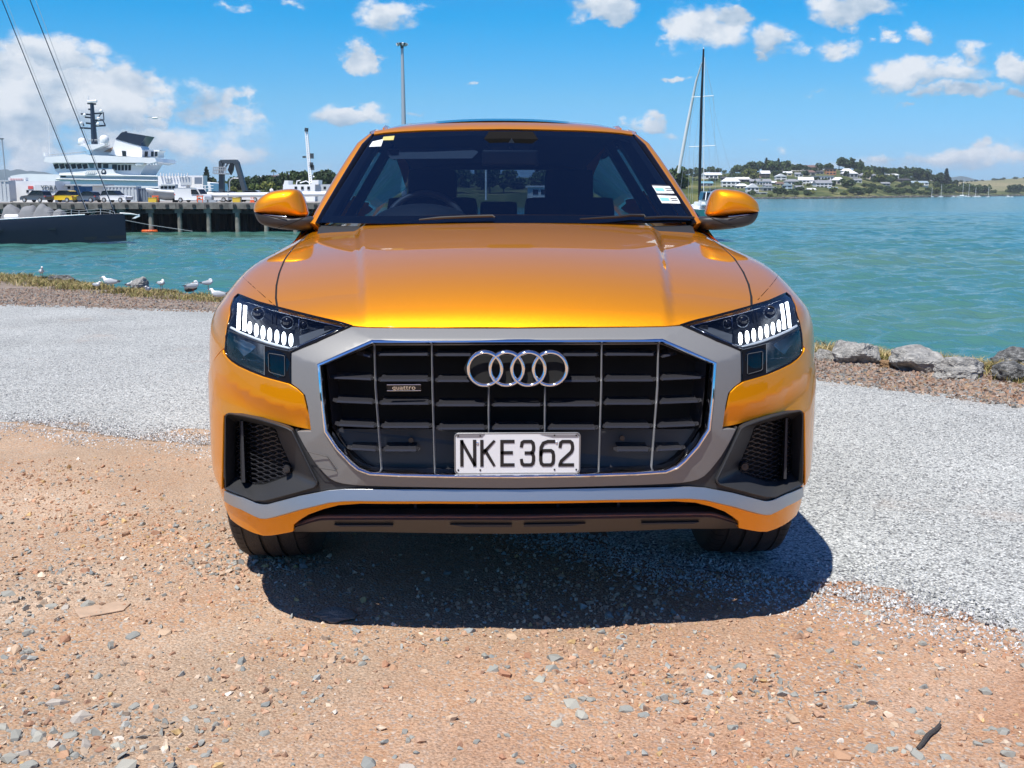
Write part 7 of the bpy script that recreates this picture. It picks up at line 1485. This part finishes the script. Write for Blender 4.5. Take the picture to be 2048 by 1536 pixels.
for a in ((1427,358,32,10,hw_,rw,'white house with pale roof at the end of the hillside row by the sloop mast','gable',4),(1413,373,24,8,hg,rt,'low house with teal blue roof by the sloop mast','gable',2),(1462,376,32,16,hw_,rw,'big two storey white house with white roof nearest the sloop','hip',4,2),(1487,366,27,9,hb,rw,'dark brown house under a long white roof','gable',3),(1484,379,21,9,hc,rw,'cream house below the dark brown one','hip',3),(1505.5,388,22,16,hw_,rw,'tall white house with dark windows just above the car mirror','front',3,2),(1528,372,27,11,hw_,rg,'white house with grey roof and long balcony up from the tall white house','gable',5),(1531,357,16,12,hb,rw,'small dark house with white roof under the hill trees','gable',2,2),(1562,362,20,11,hw_,rw,'white house of two gables in the hillside middle','front',2,2),(1539,384,25,8,hg,rw,'long low house with wide pale roof near the shore','flat',3),(1574,381,18,12,hbl,rbg,'pale blue house with steep roof near the shore','front',2,2),(1587,371,26,10,hw_,rg,'white house with broad grey roof behind the blue one','hip',3),(1612,371,26,13,hw_,rw,'white two storey house with balcony in the hillside middle','gable',4,2),(1583,342,34,8,hw_,rw,'long white house on the skyline','gable',6),(1626,342,38,9,hg,rbn,'long house with brown roof on the skyline','hip',4),(1662,350,18,10,hbr,rbk,'orange brick house below the skyline','flat',3,2),(1621,352,18,9,hg,rbn,'grey house with hipped brown roof under the skyline house','hip',2),(1645,362,38,8,hw_,rg,'wide house of many bays across the hillside','flat',7),(1648,376,30,12,hw_,rg,'white house with balconies above the grassy point','gable',4,2),(1677,370,20,12,hc,rw,'cream house at the edge of the dark trees','hip',3),(1694,350,20,10,hw_,rw,'white pavilion house with peaked roof','hip',3),(1700,356,28,11,hg,rw,'grey house with wide white roof under the pavilion house','hip',4),(1736.5,359,33,10,hc,rg,'cream bungalow with grey hipped roof and dark windows','hip',5),(1784,355,28,6,hw_,rw,'low white house among the trees toward the low shore','gable',3),(1806,366,28,7,hb,rbk,'dark roofed house above the long blue grey roof','gable',2),(1832,371,44,7,hw_,rbg,'very long low house with blue grey roof','gable',6),(1858,359,9,6,hw_,rw,'little white house at the foot of the wooded hill','gable',1),(1509,370,16,9,hg,rg,'grey house between the brown house and the balcony house','gable',2),(1455,362,20,7,hb,rbk,'dark low house above the big white house','gable',2),(1382,372,16,8,hg,rbk,'dark house just behind the car pillar','gable',2),(1600,380,14,7,hw_,rg,'small white house behind the shore tree','gable',2),(1546,371,12,7,hw_,rw,'small white house beside the balcony house','gable',1),(1607,363,12,6,hw_,rw,'little white house above the two storey one','flat',1),(1440,386,40,6,hb,rbk,'long dark boat shed by the water behind the sloop','flat',2),(1520,391,26,5,hw_,rw,'low white shed at the water behind the mirror','flat',2),(1895,378,8,4,hw_,rw,'tiny white house behind the moored yachts','gable',1),
 (1472,363,14,7,hg,rg,'small grey house above the dark brown one','gable',2),(1516,361,13,7,hw_,rbn,'white cottage with brown roof above the balcony house','hip',2),(1548,348,14,6,hw_,rg,'white bungalow with grey roof just under the ridge trees','gable',2),(1575,352,15,7,hc,rw,'cream cottage with white roof under the skyline house','gable',2),(1598,354,14,7,hw_,rg,'white cottage with grey roof left of the brick house','gable',2),(1640,349,12,6,hg,rbk,'grey cottage with black roof beside the brick house','gable',2),(1668,383,13,7,hw_,rbg,'white cottage with blue grey roof low on the point','gable',2),(1716,366,14,7,hw_,rg,'white cottage under the cream bungalow','gable',2),(1757,361,14,6,hw_,rbn,'white cottage with brown roof right of the cream bungalow','hip',2),(1772,372,16,6,hg,rg,'grey cottage in the trees above the bare bank','gable',2),(1499,379,12,7,hg,rbk,'grey boathouse with black roof between the cream house and the tall one','gable',1),(1537,377,13,7,hw_,rg,'white cottage with grey roof above the long low house','gable',2),(1560,373,13,7,hc,rbn,'cream cottage with brown roof behind the blue house','gable',2),(1624,384,14,6,hw_,rw,'small white house in the lowest row by the point','gable',2),(1630,372,12,7,hg,rw,'grey cottage squeezed between the two balcony houses','gable',2)):
    house('house', *a[:9], storeys=a[9] if len(a) > 9 else 1)
for a in ((545,357,20,5,hc,rbn,'low cream house with brown roof among trees behind the wharf'),(566,356,18,6,hw_,rg,'white house with grey roof behind the lattice mast'),(643,358,26,5,hw_,rw,'white roofed house among trees beside the car pillar'),(519,358,10,4,hw_,rw,'small white house above the trees behind the wharf')): house('house', *a[:6], a[6], 'gable', 2, 'houses behind the wharf', 470)
house('harbour_building', 1087, 395, 44, 18, hw_, rw, 'white harbour building seen through the car rear window', 'flat', 3, None, 300)
tag(ptube(MB(), [(972,400),(972,300)], 260, .25).build('lamp_post', M_WHITE), 'pale post seen through the car rear window', 'post')
# name each hillside tree by the house it stands beside, each shore tree by what it stands behind
HS = [(o, o.location.copy(), o['label']) for o in C.objects if o.get('group') == 'houses on the far hillside']
def short(s):
    for w in (' with ', ' by ', ' under ', ' above ', ' on ', ' near', ' in ', ' at ', ' behind ', ' below ', ' beside ', ' across ', ' among ', ' between ', ' of ', ' just ', ' up from ', ' close '): s = s.split(w)[0]
    return s
for o in [o for o in C.objects if o.get('group') == GR]:
    b_ = min(HS, key=lambda h: (h[1]-o.location).length); old = o['label']; kind = 'pale yellow green tree' if 'pale' in old else 'tall narrow pine' if 'pine' in old else 'skyline tree' if 'skyline' in old else 'round shore tree' if 'shore' in old else 'dark bushy tree'
    d_ = o.location-b_[1]; where = 'beside' if abs(d_.y) < 25 else 'uphill of' if d_.y > 0 else 'in front of'; o['label'] = '%s %s the %s' % (kind, where, short(b_[2]))
for o in [o for o in C.objects if o.get('group') == GLt and 'bushy' in o['label']]:
    x = o.location.x; k = next(w for lim, w in ((at(440, 385, 430)[0], 'behind the white deck racks'), (at(500, 385, 430)[0], 'behind the gantry crane'), (at(565, 385, 430)[0], 'above the long white spar'), (at(606, 385, 430)[0], 'left of the lattice mast'), (at(636, 385, 430)[0], 'behind the lattice mast'), (1e9, 'next to the car pillar')) if x < lim); o['label'] = 'dark green bushy tree on the shore '+k
# rocky shore strip and shore rocks
m = MB(); rr = np.random.default_rng(3)
for i in range(340):
    u = 1372+i*2.05; Y = yR0(u)-3; p = at(u, np.interp(u, *zip(*RSH))+rr.uniform(-1.0, .3), Y); m.box(p, (rr.uniform(1.2, 3.2), 2.0, rr.uniform(.6, 1.8)), rz=rr.uniform(0, 3), rx=rr.uniform(-.4, .4))
o = m.build('shore_rocks', pbr('shore_rock', (.16, .145, .13), .9, var=.4, vscale=.2)); tag(o, kind='stuff')
# moored yachts
def moored(u, v, w, mast, lab, kind='sail', Y=1180):
    p = at(u, v, Y); p[2] = WZ; s = Y/FOC; L_ = w*s; t = thing('moored_boat', lab, 'boat', tuple(p), 0, 'boats moored off the far shore'); m = MB(); st = []
    for x, b, k in ((-.5, .10, .9), (-.2, .15, 1), (.2, .13, 1.05), (.5, .01, 1.25)): st.append([(x*L_, -b*L_, .13*L_*k), (x*L_, -b*L_*.7, -.1), (x*L_, b*L_*.7, -.1), (x*L_, b*L_, .13*L_*k)])
    m.loft(st, cap0=True, cap1=True); m.build('hull', M_WHITE, t); MB().box((0, 0, .17*L_), (.42*L_, .18*L_, .10*L_), taper=.8).build('cabin', M_WHITE, t)
    if kind == 'sail':
        H_ = (v-mast)*s; MB().rod((.08*L_, 0, .1), (.08*L_, 0, H_), .16, .12, 6).build('mast', M_WHITE, t); MB().rod((.08*L_, 0, .26*L_), (-.4*L_, 0, .26*L_), .16, n=6).build('boom', M_NAVY, t); MB().path([(.08*L_, 0, H_), (.5*L_, 0, .15*L_)], .035, 4).build('forestay', M_STEEL, t)
    else: MB().box((0, 0, .28*L_), (.3*L_, .16*L_, .14*L_)).build('wheelhouse', M_WHITE, t); MB().box((.02*L_, 0, .29*L_), (.27*L_, .165*L_, .05*L_)).build('window', M_WIN, t)
for a in ((1792,394.2,10,377,'small white sloop moored by itself off the bare bank','sail'),(1822,393.4,10,0,'little white motor boat between two small sloops','motor'),(1862.5,393.6,10,374,'slim white sloop beside the motor boat gap','sail'),(1881,393.2,11,368,'white sloop with dark boom, next to the slim one','sail'),(1907,393,8,0,'tiny white launch between the sloops','motor'),(1923.5,393.6,20,357,'biggest white yacht with the tallest mast off the low shore','sail'),(1936.5,392.2,9,367,'sloop close behind the biggest yacht','sail'),(1950,392.4,11,373,'white twin sailed boat beside the sloop pair','sail'),(1958,392,9,0,'white launch beside the twin sailed boat','motor'),(1976,392.2,8,371,'small white sloop standing apart toward the open water','sail'),(2016,391.8,10,0,'white motor launch farthest along the low shore','motor'),(2024,391.6,7,0,'little white launch touching a bigger one','motor')): moored(a[0], a[1], a[2], a[3], a[4], a[5])
# ---- seagulls
M_GULL = pbr('gull_white', (.80, .80, .79), .7); M_GWING = pbr('gull_grey', (.42, .45, .48), .7); M_GBLK = pbr('gull_black', (.02, .02, .022), .6); M_GRED = pbr('gull_red', (.45, .06, .03), .5)
def gull(u, v, L_, pose, rz, lab):
    p = gnd(u, v); t = thing('seagull', lab, 'bird', (p[0], p[1], p[2]+.035), rz, 'seagulls on the grass bank'); k = L_*1.12/.38*np.linalg.norm(p-CAM)/FOC*1.0; t.scale = (k,)*3
    lift = {'stand': .13, 'preen': .13, 'sit': .045}[pose]; m = MB()
    spine = [(-.20, .075, .012, .010), (-.15, .075, .030, .020), (-.08, .075, .052, .045), (0, .08, .066, .062), (.07, .088, .060, .058), (.11, .115, .040, .042)]
    if pose == 'preen': spine += [(.105, .15, .026, .028), (.085, .172, .028, .029), (.055, .17, .020, .020), (.03, .158, .006, .006)]
    elif pose == 'sit': spine += [(.125, .145, .030, .032), (.14, .165, .031, .031), (.165, .165, .022, .022), (.185, .160, .006, .006)]
    else: spine += [(.125, .16, .027, .028), (.135, .195, .028, .029), (.155, .205, .029, .028), (.18, .200, .018, .017), (.195, .196, .006, .006)]
    rings = []; n = 12
    for i, (x, z, ry, rz_) in enumerate(spine):
        a = spine[max(0, i-1)]; b = spine[min(len(spine)-1, i+1)]; d = np.array([b[0]-a[0], 0, b[1]-a[1]]); d /= np.linalg.norm(d); up_ = np.array([-d[2], 0, d[0]]); c = np.array([x, 0, z+lift-.02])
        rings.append([c+np.array([0, 1, 0])*ry*math.cos(q)+up_*rz_*math.sin(q) for q in np.linspace(0, 6.283, n+1)[:-1]])
    m.loft(rings, cap0=True, cap1=True); m.build('body', M_GULL, t, smooth=80)
    for s in (-1, 1):
        w = MB(); w.grid([[(x, s*(y_+.004), z+lift-.02) for x, y_, z in row] for row in ([(.085, .045, .125), (.09, .062, .10), (.085, .060, .070)], [(0, .048, .142), (0, .070, .105), (0, .064, .060)], [(-.10, .030, .125), (-.10, .050, .095), (-.10, .044, .070)], [(-.17, .012, .103), (-.17, .022, .09), (-.17, .020, .078)])]); w.build('wing', M_GWING, t, smooth=80)
        w = MB(); w.path([(-.15, s*.02, .092+lift-.02), (-.25, s*.006, .095+lift-.02)], [.016, .003], 5); w.build('wing_tip', M_GBLK, t)
        if pose != 'sit': MB().path([(.01, s*.025, .06+lift-.04), (.015, s*.025, .0), (.045, s*.03, -.005)], .0055, 5).build('leg', M_GRED, t)
    e = spine[-1]; d = -1 if pose == 'preen' else 1; MB().rod((e[0]-.005*d, 0, e[1]+lift-.02), (e[0]+.038*d, 0, e[1]+lift-.03), .007, .002, 6).build('beak', M_GRED, t)
    q = spine[-3]
    for s in (-1, 1): MB().ball((q[0]+.012*d, s*q[2]*.93, q[1]+.006+lift-.02), .0045, 6, 4).build('eye', M_GBLK, t)
for a in ((84,560,22,'stand',R(-60),'seagull standing alone farthest from the car on the grass bank'),(194,580,20,'sit',R(-30),'seagull crouching just left of the one with a long dark tail'),(222,578,32,'sit',R(172),'long white seagull with dark tail lying on the grass'),(259,580,20,'sit',R(70),'seagull sitting in front of the upright grey rock'),(297,589,20,'sit',R(-100),'seagull sitting lowest in the grass between the rock and the preening birds'),(323,585,24,'preen',R(-40),'seagull twisting to preen its back'),(374,585,18,'sit',R(-90),'seagull half hidden behind the tall standing one'),(386,594,30,'preen',R(40),'tallest seagull standing on the gravel edge with head turned down'),(416,584,24,'preen',R(20),'plump white seagull with ruffled feathers by the water'),(438,604,34,'sit',R(170),'white seagull resting on the gravel beside the car headlight')): gull(*a)
fg = MB(); p = np.array(at(310, 236, 130)); fg.grid([[p+np.array(q) for q in r] for r in ([(-.9, 0, .05), (-.4, .1, .14), (0, 0, .05), (.4, .1, .14), (.9, 0, .05)], [(-.95, .1, .03), (-.4, .3, .12), (0, .25, .02), (.4, .3, .12), (.95, .1, .03)])]); fg.ball(p, (.4, .16, .12), 8, 6); tag(fg.build('flying_seagull', M_GULL), 'white bird gliding below the big cloud', 'bird')

# ---- sea air between here and the far hills
hz = MB().box2((-8300, -8300, -9.5), (8300, 8300, 200)).build('haze', bpy.data.materials.new('haze')); tag(hz, kind='stuff'); hm = hz.data.materials[0]; hm.use_nodes = True
for n in list(hm.node_tree.nodes): hm.node_tree.nodes.remove(n)
ho = hm.node_tree.nodes.new('ShaderNodeOutputMaterial'); hv = hm.node_tree.nodes.new('ShaderNodeVolumePrincipled'); hv.inputs['Color'].default_value = (.80, .90, 1, 1); hv.inputs['Density'].default_value = 9e-5; hm.node_tree.links.new(hv.outputs[0], ho.inputs['Volume'])

# the wooded bank behind the photographer, which the lamps, chrome and glass mirror
wn = np.random.default_rng(8); n = 9000; wx = wn.uniform(-260, 260, n); wh_ = 9+4*np.array([mnoise.noise(Vector((a*.05, 3, 1))) for a in wx])+3*np.array([mnoise.noise(Vector((a*.21, 5, 1))) for a in wx]); wz = wh_*wn.beta(1.3, 1.0, n); wy = -85-wn.uniform(0, 10, n)
P = np.stack([wx, wy, wz], -1); a_ = wn.normal(size=(n, 3)); a_ /= np.linalg.norm(a_, axis=1)[:, None]; b_ = np.cross(a_, wn.normal(size=(n, 3))); b_ /= np.linalg.norm(b_, axis=1)[:, None]; s_ = wn.uniform(.7, 1.6, n)[:, None]
V = np.stack([P-a_*s_-b_*s_*.7, P+a_*s_-b_*s_*.7, P+a_*s_+b_*s_*.7, P-a_*s_+b_*s_*.7], 1).reshape(-1, 3); tag(put('woods', np_mesh('woods', V, np.arange(4*n).reshape(-1, 4), M_LEAF)), kind='stuff')
